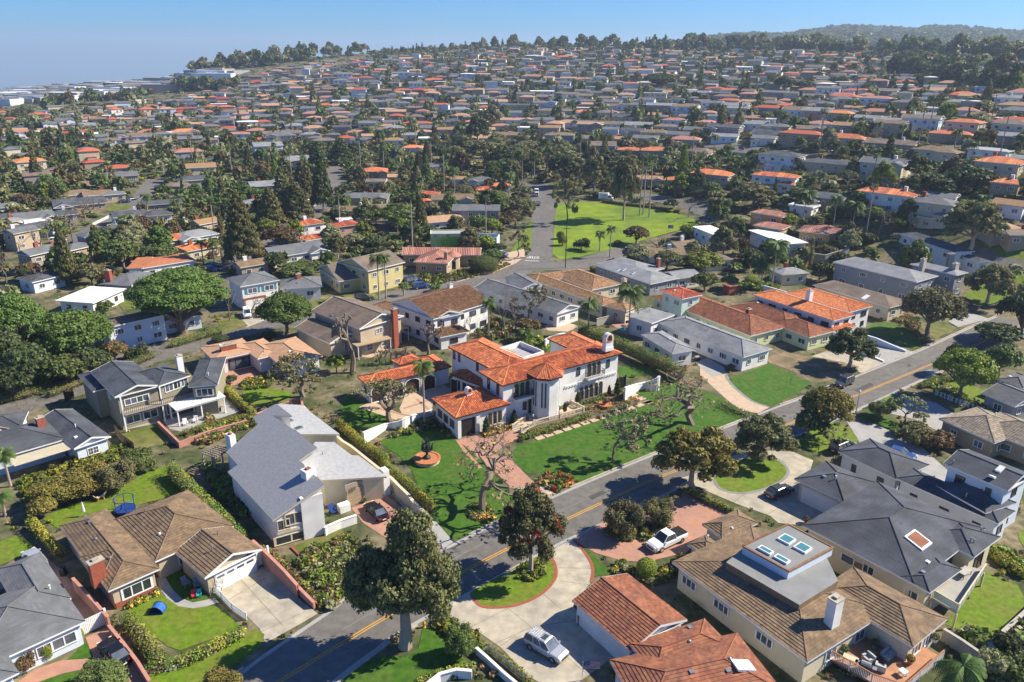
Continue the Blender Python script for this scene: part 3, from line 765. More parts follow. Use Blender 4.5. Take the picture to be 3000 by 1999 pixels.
# grounds of the big white villa
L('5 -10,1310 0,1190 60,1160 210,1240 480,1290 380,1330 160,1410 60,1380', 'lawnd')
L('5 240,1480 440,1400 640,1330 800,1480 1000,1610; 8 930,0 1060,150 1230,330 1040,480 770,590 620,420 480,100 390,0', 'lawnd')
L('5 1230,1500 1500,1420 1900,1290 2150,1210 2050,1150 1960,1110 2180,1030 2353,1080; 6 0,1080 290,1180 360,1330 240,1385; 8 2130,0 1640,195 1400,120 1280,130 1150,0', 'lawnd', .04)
L('5 1440,860 1480,800 1420,780 1360,850', 'lawnd'); L('5 1900,960 2100,960 2200,1010 2000,1030 1920,1040', 'lawnd')
sheet('lawn', G('6 250,1200 320,1210 455,1290 370,1330 240,1260'), M['lawnd'], .05)
L('6 310,1045 600,940 895,1075 850,1110 640,1225 600,1235 480,1195 370,1115', 'lawnd', .045, 0)
L('6 1265,680 1400,650 1560,700 1700,780 1600,840 1500,810 1300,730', 'lawnd'); L('6 1700,640 1890,690 1740,770 1650,700', 'lawno')
L('6 1920,480 2080,370 2300,300 2353,290 2353,420 2290,480 2090,540', 'lawn'); L('6 1900,130 2100,100 2353,170 2353,230 2180,200', 'lawn')
L('6 1790,1080 1880,1060 2000,1090 2180,1170 2300,1260 2230,1300 2100,1260 1900,1170', 'lawn')
L('6 1190,1300 1270,1270 1480,1330 1500,1400 1460,1415', 'lawnd'); L('6 1380,1180 1450,1150 1530,1190 1500,1250 1420,1230', 'lawn')
L('6 800,1460 960,1360 1080,1350 1190,1430 1200,1490 1100,1540 950,1560 830,1510', 'lawn', .045, 3)
L('9 215,150 300,80 420,30 540,15 640,30 705,80 720,130 660,190 520,245 380,260 260,230', 'lawn', .05, 3)
L('8 885,955 990,890 1130,815 1355,700 1450,720 1475,800 1460,870 1370,960 1220,1030 1060,1050 960,1040 915,1000', 'lawn', .05, 2)
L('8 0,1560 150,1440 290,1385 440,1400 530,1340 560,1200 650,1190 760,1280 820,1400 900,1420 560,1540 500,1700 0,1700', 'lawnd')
L('8 1630,600 1740,690 1860,820 1740,840 1700,700', 'lawnd')
L('9 1810,1170 2090,810 2310,900 2353,980 2353,1060 2110,1290', 'lawn')
L('9 2310,530 2353,520 2400,700 2320,590', 'lawn')
drapesheet('lawn', G('0 1618,745 1622,690 1626,630 1632,600 1700,592 1800,592 1900,612 2000,630 2045,648 2000,672 1900,700 1780,735 1680,758 1640,760'), M['park'], .08)
drapesheet('lawn', G('0 1490,750 1520,700 1560,640 1558,720 1530,755'), M['lawn'], .08)
drapesheet('lawn', G('2 1420,455 1500,450 1620,460 1600,480 1500,487'), M['lawn'], .3)
drapesheet('lawn', G('2 2180,970 2260,930 2320,940 2320,975'), M['lawn'], .3); drapesheet('lawn', G('2 1590,920 1640,900 1700,905 1650,935'), M['lawn'], .3)
drapesheet('lawn', G('3 1530,1140 1600,1135 1720,1150 1690,1170'), M['lawn'], .2); drapesheet('lawn', G('3 2080,1400 2270,1420 2290,1460 2150,1440'), M['lawn'], .2)
drapesheet('lawn', G('1 720,1440 800,1400 920,1415 880,1445 760,1460'), M['lawno'], .1); drapesheet('lawn', G('4 300,270 380,225 390,250 330,280'), M['lawn'], .08)
drapesheet('lawn', G('4 130,250 180,200 270,195 240,230'), M['lawn'], .08)
# driveways, paths, patios
D = lambda n, s, m='concrete', z=.036, sm=0: sheet(n, G(s), M[m], z, sm)
D('driveway', '7 1480,930 1745,790 1860,760 1950,880 2080,1010 2190,1095 2100,1150 1830,1300 1790,1200 1710,1120 1570,1010')
D('path', '7 1080,850 1130,830 1190,930 1250,990 1330,1020 1480,990 1510,1020 1430,1045 1330,1060 1230,1045 1150,990 1100,920', 'conc_gray', .048)
D('driveway', '7 590,1260 740,1190 860,1330 1040,1580 1020,1660 700,1660 660,1450', 'pave_pink'); D('driveway', '7 0,780 170,700 270,650 480,860 700,1080 560,1150 340,900 0,930', 'pave_pink')
D('path', '7 240,1480 420,1420 640,1405 650,1465 430,1510 260,1570 120,1570', 'pave_pink', .05)
D('driveway', '8 70,370 300,275 460,400 560,520 700,640 560,700 330,590 150,470', 'pave_pink'); D('path', '8 330,250 390,210 600,400 775,600 700,648 560,510', 'conc_gray')
D('path', '5 800,1470 960,1420 1180,1370 1280,1440 1150,1490 980,1600; 8 1060,0 1120,20 1230,110 1320,200 1180,225 1060,110 930,0', 'pave_pink', .055)
D('driveway', '8 1180,215 1330,200 1480,270 1330,345 1240,300', 'concrete', .05)
D('courtyard', '5 400,1250 440,1160 520,1080 700,1080 770,1130 640,1180 615,1290 480,1300 420,1290', 'pave_tan', .06); D('courtyard', '5 120,1240 210,1200 420,1290 480,1297 380,1330', 'pave_tan', .05)
D('terrace', '5 1180,1330 1290,1280 1400,1300 1560,1240 1580,1200 1660,1270 1470,1330 1320,1370 1240,1400', 'pave_tan', .06)
D('flower_bed', '5 1590,1200 1780,1160 1960,1125 2060,1200 1880,1260 1700,1300 1240,1460 1220,1420 1480,1340 1660,1280', 'soil', .07)
D('driveway', '6 120,950 300,1010 370,1115 480,1195 600,1240 520,1280 400,1265 320,1200 240,1130 120,1020', 'pave_tan', .04)
D('dry_yard', '6 570,900 700,860 900,890 1100,930 1220,960 1100,1020 980,1065 895,1075 760,990 600,935', 'dirt', .04)
D('driveway', '6 1000,850 1150,820 1250,880 1390,940 1230,1005 1110,930 880,890', 'concrete', .038); D('driveway', '6 1270,740 1400,780 1560,850 1610,860 1400,940 1290,900', 'conc_gray', .038)
D('driveway', '6 1830,650 1950,580 2110,630 1900,690', 'conc_gray', .04)
D('driveway', '0 2480,1235 2570,1245 2700,1310 2800,1400 2790,1430 2700,1420 2600,1370 2520,1300', 'conc_gray'); D('driveway', '0 2560,1200 2640,1160 2740,1180 2860,1250 2920,1290 2900,1310 2780,1280 2680,1230', 'conc_gray')
D('driveway', '9 -10,160 180,100 330,10 480,-30 760,-20 900,40 870,140 760,200 830,200 1110,330 1020,400 880,480 830,490 660,470 600,420 400,350 140,240 100,220', 'concrete', .037)
D('driveway', '8 1590,590 1780,480 2150,330 2353,300; 9 0,260 120,310 340,400 180,560 60,640 0,700; 8 2353,680 2100,740 1930,730 1760,680', 'pave_pink')
D('driveway', '8 770,1020 890,962 915,1000 960,1042 1060,1052 1220,1032 1370,962 1460,872 1477,800 1452,722 1362,702 1590,585 1680,680 1730,780 1720,880 1640,980 1600,1040 1650,1130 1960,1310 1980,1400 1840,1420 1650,1560 1500,1640 1290,1530 1100,1330 930,1210 740,1150', 'concrete', .037)
D('driveway', '4 1650,600 1800,570 1830,640 1700,690', 'concrete', .04)
D('patio', '4 1420,1010 1700,940 1770,1010 1750,1060 1560,1100', 'pave_pink', .05); D('patio', '4 1120,1330 1400,1240 1560,1180 1650,1270 1250,1410 1170,1390', 'conc_gray', .05)
D('walkway', '4 840,1400 960,1360 1080,1320 1230,1470 1190,1490 1090,1350', 'conc_gray', .05)
D('patio', '5 60,880 220,820 330,790 360,830 200,900', 'pave_tan', .05); D('pavement', '5 760,390 900,350 1060,310 1200,250 1270,200 1260,150 1120,180 1120,230 1000,300', 'pave_tan', .03)
D('patio', '5 1760,640 2000,590 2110,610 2130,700 1960,740 1880,680', 'pave_pink', .045); D('patio', '5 1400,680 1500,640 1640,680 1560,720 1420,710', 'pave_tan', .04)
D('courtyard', '6 80,930 170,900 280,960 300,1010 200,1030', 'conc_gray', .045)
D('patio', '6 560,800 700,760 800,850 640,830', 'dirt', .05)
# pool and its water
def water(s, m='pool_water'):
    b = MB(); pts = [P(p)[:2] for p in G(s)]; b.face([(q[0], q[1], .075+Z(*q)) for q in pts]); o = b.build('pool_water', 'water'); o['kind'] = 'structure'
water('5 1905,695 1975,680 1975,705 1925,716'); water('4 1120,150 1180,130 1235,130 1230,150 1150,165')

def band(name, s, w, m, z=.062):
    c = resample(smooth_poly([P(p)[:2] for p in G(s)], 5, False), .5); return strip(name, offsets(c, w/2), offsets(c, -w/2), m, z)
for s_ in ('8 893,965 920,1005 965,1045 1060,1055 1220,1035 1372,965 1463,873 1481,800 1455,722 1400,700', '8 1605,590 1682,680 1733,780 1722,880'): band('brick_edging', s_, .38, 'brick')
for s_ in ('5 800,1470 870,1560 960,1660', '8 930,0 1060,110 1180,225', '8 1120,10 1230,110 1325,200', '8 1180,225 1325,200', '5 520,1185 640,1290', '5 430,1250 640,1180 770,1130', '5 480,1297 420,1290 210,1235'): band('brick_edging', s_, .5, 'pave_pink', .068)
band('stone_edging', '9 215,150 300,78 420,27 540,12 642,27 710,80 725,132 662,194 520,250 380,266 258,236 215,170', .45, 'roof_fl', .06); band('stone_edging', '6 300,1010 308,1045 372,1117 480,1198 600,1240', .5, 'roof_fl', .06)
band('brick_edging', '7 2010,640 2150,780 2250,910', .3, 'brick', .2)
for s_ in ('7 1560,1010 1830,850', '7 1650,850 1950,1180', '7 1780,1230 2110,1080', '8 1150,1060 1310,1190', '8 1310,1190 1000,1330', '8 1390,960 1520,1070', '8 1510,870 1720,900', '8 1500,780 1725,785', '8 890,1190 1150,1060', '8 1310,1190 1690,1130', '8 1560,1400 1690,1510', '8 1080,1330 1200,1250', '6 360,1080 480,1180', '6 1110,900 1230,980', '9 350,330 430,270', '9 560,420 680,360'): band('joint', s_, .05, 'dirt', .042)
for s_ in ('8 0,1210 310,1030 700,800 900,690', '8 650,790 1000,600 1500,390 2000,170', '6 450,1430 900,1230 1500,1000 1900,810', '8 -100,1420 200,1280', '8 700,660 850,760', '8 1400,360 1560,430', '6 1300,1010 1420,1070'): band('road_seam', s_, .07, 'dirt' if s_.startswith('8 700') else 'roof_fl', .026)
r_ = thing('stone_edging', 'row of pale stone blocks edging the hedge above the kerb grass', 'edging', (*P(G('7 1300,1410')[0])[:2], 0))
for i, q in enumerate(resample([P(p)[:2] for p in G('7 1020,1500 1100,1500 1200,1480 1330,1415 1480,1345 1650,1260')], .42)):
    b = MB(); b.obb(q+np.array([rnd.uniform(-.05, .05), rnd.uniform(-.05, .05)]), (1, rnd.uniform(.4, 1.2)), .36, .3, 0, rnd.uniform(.28, .42)); b.build('stone_block', 'stone', r_)

for pts_, sg in ((S1U, -1), (S1L, 1)):
    c = resample(smooth_poly(pts_, 5, False), 1.5); strip('gutter', offsets(c, sg*.06), offsets(c, sg*.55), 'conc_gray', .027)
for s_ in ('8 620,860 700,815 735,850 655,895', '8 1240,560 1330,515 1365,540 1280,590', '8 1700,290 1800,245 1830,262 1730,312', '6 1180,1120 1290,1070 1320,1085 1210,1138', '6 1665,990 1710,975 1740,1000 1700,1015'): sheet('asphalt_patch', G(s_), M['roof_fl' if '6 16' in s_ else 'asphalt_dark'], .029)
for s_ in ('8 560,930', '8 1130,540', '6 700,1300', '6 1560,950'):
    q = P(G(s_)[0]); b = MB(); b.lathe((q[0], q[1], .026), [(.36, 0), (.36, .008)], 14); kind(b.build('manhole_cover', 'dkwood'), 'structure')
# ---------------------------------------------------------------- the near houses, traced wing by wing
def wg(s, typ='hip', h=3.0, pitch=.33, ov=.5, d=None, par=0):
    p = G(s); return Wing(p[0], p[1], p[2] if d is None else d, typ, h, pitch, ov, par)
g1 = lambda s: G(s)[0]
# --- the big white villa
VL = [wg('10 2220,805; 11 1760,352; 10 1880,605', 'hip', 7.2, .36, .55), wg('11 720,150 1080,60 1330,430', 'hip', 7.2, .36, .5), wg('10 1470,265 1950,140 2200,690', 'hip', 7.1, .34, .5),
      wg('10 1575,1250 2330,1052 1215,985', 'hip', 3.9, .36, .5), wg('10 360,805 1310,592 190,680', 'hip', 3.6, .36, .5), wg('10 1490,640 1930,800', 'hip', 3.5, .34, .4, 5.0),
      wg('10 1250,600 1520,535', 'hip', 3.45, .34, .4, 7.0), wg('11 60,340 350,250 330,500', 'flat', 7.0, 0, .05, None, .9), wg('10 800,520 1100,440 700,440', 'hip', 4.1, .36, .4)]
VILLA = House('villa', 'large white mediterranean villa with orange barrel tile roofs and a round stair tower', VL, 'stucco', 'tile', None, 'dkwood', auto=False, vents=3)
Rv = VILLA.root
def arch(w, h, n=9, frac=.5): return [(-w/2, 0), (w/2, 0)]+[(w/2*math.cos(math.pi*i/(n-1)), h-w/2*2*frac+w*frac*math.sin(math.pi*i/(n-1))) for i in range(n)]
def arched(root, pos, n, w, h, fm='cream', gm='glass', name='window', col=True, frac=.5, deep=.1):
    """an arched window or door standing on pos (bottom centre), facing n"""
    n = np.array([n[0], n[1]]); u = np.array([-n[1], n[0]]); b = MB(); ar = arch(w, h, 9, frac)
    W3 = lambda x, z, y: (pos[0]+u[0]*x+n[0]*y, pos[1]+u[1]*x+n[1]*y, pos[2]+z)
    out = arch(w+.26, h+.13, 9, frac)
    m = len(ar)
    for i in range(m):
        j = (i+1) % m
        if i == 0: continue
        b.face([W3(*out[i], deep), W3(*out[j], deep), W3(*ar[j], deep), W3(*ar[i], deep)]); b.face([W3(*ar[i], deep), W3(*ar[j], deep), W3(*ar[j], 0), W3(*ar[i], 0)]); b.face([W3(*out[j], deep), W3(*out[i], deep), W3(*out[i], -.02), W3(*out[j], -.02)])
    b.face([W3(-w/2-.2, 0, deep+.08), W3(w/2+.2, 0, deep+.08), W3(w/2+.2, -.1, deep+.08), W3(-w/2-.2, -.1, deep+.08)][::-1]); b.face([W3(-w/2-.2, 0, deep+.08), W3(w/2+.2, 0, deep+.08), W3(w/2+.2, 0, 0), W3(-w/2-.2, 0, 0)])
    o = b.build(name, fm, root); g = MB(); g.face([W3(*q, .02) for q in ar]); g.build('pane', gm, o)
    b = MB()
    for x in (-w*.02, w*.02): pass
    if gm == 'glass':
        b.obb(np.array(pos[:2])+n*.045, u, .05, .04, pos[2]+.02, pos[2]+h-.06)
        for z in (.33, .66): b.obb(np.array(pos[:2])+n*.045, u, w*.94, .04, pos[2]+h*z-.02, pos[2]+h*z+.02)
        b.build('glazing_bar', 'dkwood', o)
    return o
def villa_arches(px, h, n_, w, hh, gap, dirn, nor, columns=True):
    p = P(px, h); u = dirn
    for i in range(n_):
        c = p[:2]+u*((i-(n_-1)/2)*gap)
        arched(Rv, (c[0], c[1], h-hh/2), nor, w, hh)
        if columns and i < n_-1:
            q = p[:2]+u*((i+.5-(n_-1)/2)*gap)+nor*.14; b = MB(); b.lathe((q[0], q[1], h-hh/2), [(.12, 0), (.12, .1), (.08, .16), (.075, hh*.6), (.13, hh*.66), (.13, hh*.72)], 7); b.build('column', 'stone', Rv)
f0 = VL[0]; uA, nA_ = f0.u, f0.side(0)[2]
def on_front(px):
    """the point of the main front wall that the photo shows at px"""
    d = ray(px); a = f0.side(0)[0]; t = ((a[0]-CP[0])*nA_[0]+(a[1]-CP[1])*nA_[1])/(d[0]*nA_[0]+d[1]*nA_[1]); return CP+d*t
def front_arches(pix, n_, w, hh, gap, col=True):
    q = on_front(pix)
    for i in range(n_):
        c = q[:2]+uA*((i-(n_-1)/2)*gap); arched(Rv, (c[0], c[1], q[2]-hh/2), nA_, w, hh)
        if col and i < n_-1:
            e = q[:2]+uA*((i+.5-(n_-1)/2)*gap)+nA_*.14; b = MB(); b.lathe((e[0], e[1], q[2]-hh/2), [(.12, 0), (.12, .1), (.08, .16), (.075, hh*.6), (.13, hh*.66), (.13, hh*.72)], 7); b.build('column', 'stone', Rv)
    return q
def balcony(q, w):
    b = MB(); c = q[:2]+nA_*.5; b.obb(c, uA, w, 1.0, q[2]-1.55, q[2]-1.25); b.obb(c, uA, w*.8, .7, q[2]-1.8, q[2]-1.55); s = b.build('balcony', 'stucco', Rv); b = MB()
    e = q[:2]+nA_*.95
    b.obb(e, uA, w, .05, q[2]-.3, q[2]-.25)
    for i in range(int(w/.16)+1): b.obb(e+uA*(-w/2+i*.16), uA, .03, .03, q[2]-1.25, q[2]-.3)
    for sg in (-1, 1):
        f = q[:2]+uA*sg*w/2+nA_*.5; b.obb(f, uA, .05, 1.0, q[2]-.3, q[2]-.25)
        for i in range(5): b.obb(q[:2]+uA*sg*w/2+nA_*(.1+i*.18), uA, .03, .03, q[2]-1.25, q[2]-.3)
    b.build('railing', 'iron', s)
qL = front_arches(g1('11 370,845'), 3, .95, 2.5, 1.1); balcony(qL, 3.7)
qR = front_arches(g1('11 1360,565'), 3, .95, 2.5, 1.1); balcony(qR, 3.9)
front_arches(g1('11 1320,870'), 5, .95, 2.6, 1.12)
for s_ in ('11 1150,605', '11 1558,495', '11 408,1080'):
    q = on_front(g1(s_)); put_window(Rv, tuple(q), nA_, .8, 1.5, 'one', 'dkwood')
q = on_front(g1('11 505,1070')); arched(Rv, (q[0], q[1], .5), nA_, 1.5, 3.0, 'stone', 'dark', 'front_door', frac=.35)
b = MB(); b.obb(q[:2]+nA_*.9, uA, 3.0, 1.8, 0, .35); b.obb(q[:2]+nA_*.7, uA, 2.6, 1.3, .35, .55); b.build('step', 'stone', Rv)
# corbel table: little arches along the first-floor line
zc_ = on_front(g1('11 1180,770'))[2]; a0 = f0.side(0)[0]; LF = f0.side(0)[3]
b = MB()
for i in range(int(LF/.62)):
    c = a0+uA*(.31+i*.62)+nA_*.06
    if abs(i*.62-LF*.43) < 2.2: continue
    ar = [(.30, .3), (-.30, .3)]+[(-.2*math.cos(math.pi*k/6), -.05+.22*math.sin(math.pi*k/6)) for k in range(7)]
    pts = [(-.31, .38), (.31, .38), (.31, -.1), (.2, -.1)]+[(.2*math.cos(math.pi*k/6), -.1+.26*math.sin(math.pi*k/6)) for k in range(1, 6)]+[(-.2, -.1), (-.31, -.1)]
    F_ = [(c[0]+uA[0]*x+nA_[0]*.12, c[1]+uA[1]*x+nA_[1]*.12, zc_+z) for x, z in pts]; B_ = [(c[0]+uA[0]*x-nA_[0]*.06, c[1]+uA[1]*x-nA_[1]*.06, zc_+z) for x, z in pts]
    b.face(F_[::-1])
    for k in range(len(pts)): b.face([F_[k], F_[(k+1) % len(pts)], B_[(k+1) % len(pts)], B_[k]])
b.build('corbel_band', 'stucco', Rv)
# stair tower
tp = P(g1('11 785,1212'), .5); tc = tp[:2]-nA_*1.9+uA*.0; hT = 7.7
b = MB(); n8 = [math.pi/8+i*math.pi/4+math.atan2(nA_[1], nA_[0]) for i in range(8)]
b.prism([(tc[0]+2.45*math.cos(t), tc[1]+2.45*math.sin(t)) for t in n8], 0, hT, 0); TW = b.build('tower', 'stucco', Rv); b = MB()
ro = 3.15; apex = np.array([tc[0], tc[1], hT+1.75]); eav = [np.array([tc[0]+ro*math.cos(t), tc[1]+ro*math.sin(t), hT+.05]) for t in n8]
for i in range(8):
    slope(b, [eav[i], eav[(i+1) % 8], apex], STYLE['tile'], 0); ridge_caps(b, eav[i], apex, 0, .12); b.face([eav[i], eav[(i+1) % 8], eav[(i+1) % 8]-(0, 0, .22), eav[i]-(0, 0, .22)][::-1], 1); b.face([eav[i]-(0, 0, .22), eav[(i+1) % 8]-(0, 0, .22), (tc[0], tc[1], hT-.17)], 1)
b.build('tower_roof', ['tile', 'dkwood'], Rv)
for i in range(8):
    t = (n8[i]+n8[(i+1) % 8])/2; n = np.array([math.cos(t), math.sin(t)])
    if n@(-tc) < 0.1*np.linalg.norm(tc): continue
    u = np.array([-n[1], n[0]]); ap = 2.45*math.cos(math.pi/8)
    for sg in (-1, 1):
        b = MB(); b.obb(tc+n*(ap+.0)+u*sg*.3, u, .26, .08, 2.2, 6.7); o = b.build('slot_window', 'glass', TW); b = MB()
    b = MB(); b.obb(tc+n*(ap+.01), u, .1, .1, 2.2, 6.75); b.build('mullion', 'stucco', TW)
    b = MB()
    for k in range(7): b.obb(tc+n*(ap+.2)+u*(-.8+k*.27), u, .1, .5, hT-.45, hT-.2)
    b.build('rafter_tail', 'dkwood', TW)
# chimneys of the villa: arched bell cotes
def bell(px, top, w, d, h):
    p = P(px, top); b = MB(); z0 = p[2]-h; pts = [(-w/2, 0), (w/2, 0)]+[(w/2*math.cos(math.pi*i/8), h-w/2+w/2*math.sin(math.pi*i/8)) for i in range(9)]
    n = nA_; u = uA; F_ = [(p[0]+u[0]*x+n[0]*d/2, p[1]+u[1]*x+n[1]*d/2, z0+z) for x, z in pts]; B_ = [(p[0]+u[0]*x-n[0]*d/2, p[1]+u[1]*x-n[1]*d/2, z0+z) for x, z in pts]
    b.face(F_[::-1]); b.face(B_)
    for k in range(len(pts)): b.face([F_[k], F_[(k+1) % len(pts)], B_[(k+1) % len(pts)], B_[k]])
    b.obb(p, u, w+.16, d+.16, z0, z0+h*.22); c = b.build('chimney', 'stucco', Rv)
    arched(c, (p[0]+n[0]*d/2, p[1]+n[1]*d/2, z0+h-w*.78), n, w*.55, w*.6, 'tile', 'dark', 'vent_opening', deep=.04); return c
bell(g1('11 1565,75'), 11.3, 1.75, .95, 3.3); bell(g1('10 1750,822'), 6.6, 1.0, .9, 2.4)
# left-hand walls of the villa: narrow shuttered windows
for i, k, ts, z, w, h in ((2, 3, (.10, .30), 6.2, .6, 1.3), (2, 3, (.5, .85, .95), 5.9, .7, 1.9), (0, 3, (.3, .75), 5.6, .75, 1.9), (5, 0, (.2, .42, .6, .75), 1.7, .9, 1.8), (1, 3, (.2, .45, .62), 5.6, .8, 1.5)):
    VILLA.win(i, k, ts, z, w, h, 'one', 'dkwood')
VILLA.door(5, 0, .06, 1.5, 2.5, 'dark')
a, dr, n, L_ = VL[4].side(0)
for t in (.13, .4, .66, .92): c = a+dr*L_*t; arched(Rv, (c[0], c[1], 0.02), n, 2.7, 2.9, 'stucco', 'dkwood', 'garage_door', frac=.3, deep=.3)
VILLA.win(4, 3, (.5,), 1.7, 1.1, 1.5, 'one', 'dkwood')
a, dr, n, L_ = VL[3].side(0); c = a+dr*L_*.2; b = MB(); b.obb(c+n*.03, dr, 2.8, .1, .02, 3.0); o = b.build('carriage_shade_panel', 'dark', Rv)  # dark panel on the wall stands in for the shade inside the porch
for t in (.03, .4): e = a+dr*L_*t; b = MB(); b.obb(e+n*.1, dr, .6, .5, 0, 3.1); b.build('pier', 'stucco', Rv)
for t in (.66, .76, .86): c = a+dr*L_*t; arched(Rv, (c[0], c[1], .75), n, .85, 2.2)
VILLA.win(3, 3, (.22, .5, .78), 1.9, 1.5, 1.4, 'one', 'wood')
# --- the other near houses: name, label, wings, walls, roof ...
HS = {}
def hs(key, label, wings, wall, roof, **k):
    HS[key] = House('house', label, wings, wall, roof, **k); return HS[key]
h = hs('ranch', 'brown concrete-tile ranch house with brick chimney, picture window and white garage door',
   [wg('7 1610,490 1070,735 1300,240', 'hip', 3.0, .38), wg('7 745,940 1100,785 385,500', 'hip', 3.0, .36), wg('7 1410,850 1805,650 1200,670', 'gv', 2.9, .36), wg('7 1000,720 700,860 1070,480', 'hip', 3.0, .38)], 'beige', 'tile_br', auto=False, vents=7)
h.win(1, 0, (.55,), 1.45, 3.4, 1.5, 'three'); h.win(0, 0, (.62,), 1.5, 2.2, 1.6, 'two'); h.garage(2, 0, .55, 4.9); h.chimney(g1('7 655,725'), 5.6, 1.5, .9); h.win(1, 3, (.3, .7), 1.6, 1.2, 1.0)
a, dr, n, L_ = h.w[1].side(0); box_on(h.root, 'brick_base', a+dr*L_*.5+n*.05, dr, L_*.98, .12, 0, .75, 'brick')
a, dr, n, L_ = h.w[2].side(0); c = a+dr*L_*.55+n*.13
for i in range(4):
    b = MB(); b.obb(c+dr*(-1.85+i*1.23), dr, .86, .02, 1.68, 1.95); b.build('garage_window', 'glass', h.root)
# grey modern house with big single slopes
t = thing('house', 'grey modern house with long single-slope shingle roofs and white walls', 'house', (*P(g1('12 800,900'))[:2], 0)); T12 = t
A12 = polyroof(t, G('12 780,1490 1378,1078 1145,865 1085,800 1295,655 1035,442 1010,440 785,282 1000,285 820,145 555,303 615,380 245,703 378,850 265,930'), (3.9, 7.0, 3.9), .35, 'stucco', 'sh_modern', 'cream', tri=(0, 1, 14), style=('course', .3, .025, 1.1))
polyroof(t, G('12 1100,495 1552,497 1110,160 822,150 785,285'), (5.3, 4.6, 5.2), .3, 'cream', 'gravel', 'cream')
polyroof(t, G('12 1345,1027 2090,985 1765,742 1690,740 1490,588 1270,585 1095,800'), (4.0, 3.4, 4.0), .35, 'cream', 'gravel', 'cream')
T12.location.z = 0
class _T: pass
def face_of(pts, i): return pts[i]
def poly_chim(px, top, w, d, hh, m='stucco'):
    p = P(px, top); b = MB(); b.obb(p, (math.cos(.83), math.sin(.83)), w, d, p[2]-hh, p[2]); c = b.build('chimney', m, t); b = MB(); b.obb(p, (math.cos(.83), math.sin(.83)), w*.4, d*.4, p[2], p[2]+.2); b.build('flue', 'brick', c)
poly_chim(g1('12 1185,880'), 7.9, 1.5, 1.3, 2.6); poly_chim(g1('12 290,480'), 6.6, .9, 1.4, 6.6)
def plane_box(root, name, px, h3, w, d, hh, m, ang=.83, tilt=0.):
    p = P(px, h3); b = MB(); b.obb(p, (math.cos(ang), math.sin(ang)), w, d, p[2]-.1, p[2]+hh); return b.build(name, m, root)
for s_, h3 in (('12 905,765', 5.9), ('12 950,825', 5.85), ('12 995,705', 6.3), ('12 1045,745', 6.3)): o = plane_box(t, 'skylight', g1(s_), h3, 1.3, .95, .5, 'cream'); p = P(g1(s_), h3); b = MB(); b.obb(p, (math.cos(.83), math.sin(.83)), 1.1, .75, p[2]+.5, p[2]+.52); b.build('pane', 'glass', o)
for s_, h3 in (('12 970,335', 5.6), ('12 1078,415', 5.5)): o = plane_box(t, 'skylight', g1(s_), h3, 1.1, .8, .2, 'metal'); p = P(g1(s_), h3); b = MB(); b.obb(p, (math.cos(.83), math.sin(.83)), .95, .65, p[2]+.2, p[2]+.22); b.build('pane', 'glass', o)
for s_, h3 in (('12 1030,525', 6.4), ('12 1155,630', 6.5), ('12 1050,905', 6.4), ('12 860,270', 5.6)): plane_box(t, 'roof_vent', g1(s_), h3, .45, .45, .3, 'cream')
b = MB(); p = P(g1('12 1495,875'), 4.0); b.ball((p[0], p[1], p[2]), (.35, .35, .2), 10, 5); b.build('roof_vent', 'metal', t); b = MB(); p = P(g1('12 1358,750'), 4.1); b.tube([p, p+(0, 0, .9)], .07, 6); b.build('roof_vent', 'metal', t)
b = MB(); p = P(g1('12 880,540'), 6.0); b.tube([p, p+(0, 0, .8)], .04, 6); b.lathe(p+(0, 0, .75), [(.02, 0), (.3, .12), (.42, .26)], 12); b.build('dish_antenna', 'metal', t)
front = [A12[1][0]]
# front: windows under the slope, tall white wall, garage recess
wA, wB = P(g1('7 1885,640'), 0), P(g1('7 2255,500'), 0); uu = (wB-wA)[:2]; uu /= np.linalg.norm(uu); nn_ = np.array([uu[1], -uu[0]])
p12, i12, z12 = A12
e0 = min(range(len(p12)), key=lambda i: np.hypot(*(np.array(proj(p12[i]))-np.array(g1('12 780,1490'))))); e1 = min(range(len(p12)), key=lambda i: np.hypot(*(np.array(proj(p12[i]))-np.array(g1('12 1378,1078')))))
q0, q1 = i12[e0], i12[e1]; uu = (q1-q0)/np.linalg.norm(q1-q0); nn_ = np.array([uu[1], -uu[0]]); nn_ = nn_ if nn_@(-q0) > 0 else -nn_; LW = np.linalg.norm(q1-q0)
for f, z, w, hh in ((.17, 2.9, 1.6, 1.5), (.40, 3.4, 2.4, 1.7), (.30, .75, 4.4, 1.2)): put_window(t, (*(q0+uu*LW*f), z), nn_, w, hh, 'two', 'cream')
b = MB(); b.obb(q0+uu*LW*.78-nn_*.05, uu, LW*.46, .6, 0, 6.0); b.build('wall', 'stucco', t)
b = MB(); b.obb(q0+uu*LW*.27+nn_*.06, uu, LW*.5, .12, 1.7, 2.1); b.build('wall_band', 'cream', t)
g0, g1_ = P(g1('8 40,365'), 0)[:2], P(g1('8 300,270'), 0)[:2]; gu = (g1_-g0)/np.linalg.norm(g1_-g0); gn = np.array([gu[1], -gu[0]])
b = MB(); b.obb((g0+g1_)/2-gn*.2, gu, np.linalg.norm(g1_-g0), .2, 0, 2.6); o = b.build('garage_door', 'taupe', t)
for r in range(4): b = MB(); b.obb((g0+g1_)/2-gn*.08, gu, np.linalg.norm(g1_-g0)-.2, .06, .04+r*.62, .61+r*.62); b.build('panel', 'tanw', o)
p = P(g1('8 305,265'), 0); b = MB(); b.obb(p, gu, .9, 1.2, 0, 3.9); b.build('pier', 'stucco', t)
for s_, w in (('8 30,270', 1.6),): p = P(g1('8 20,385'), 0); b = MB(); b.obb(p, gu, 1.5, 1.0, 0, 1.1); b.build('planter', 'stucco', t)
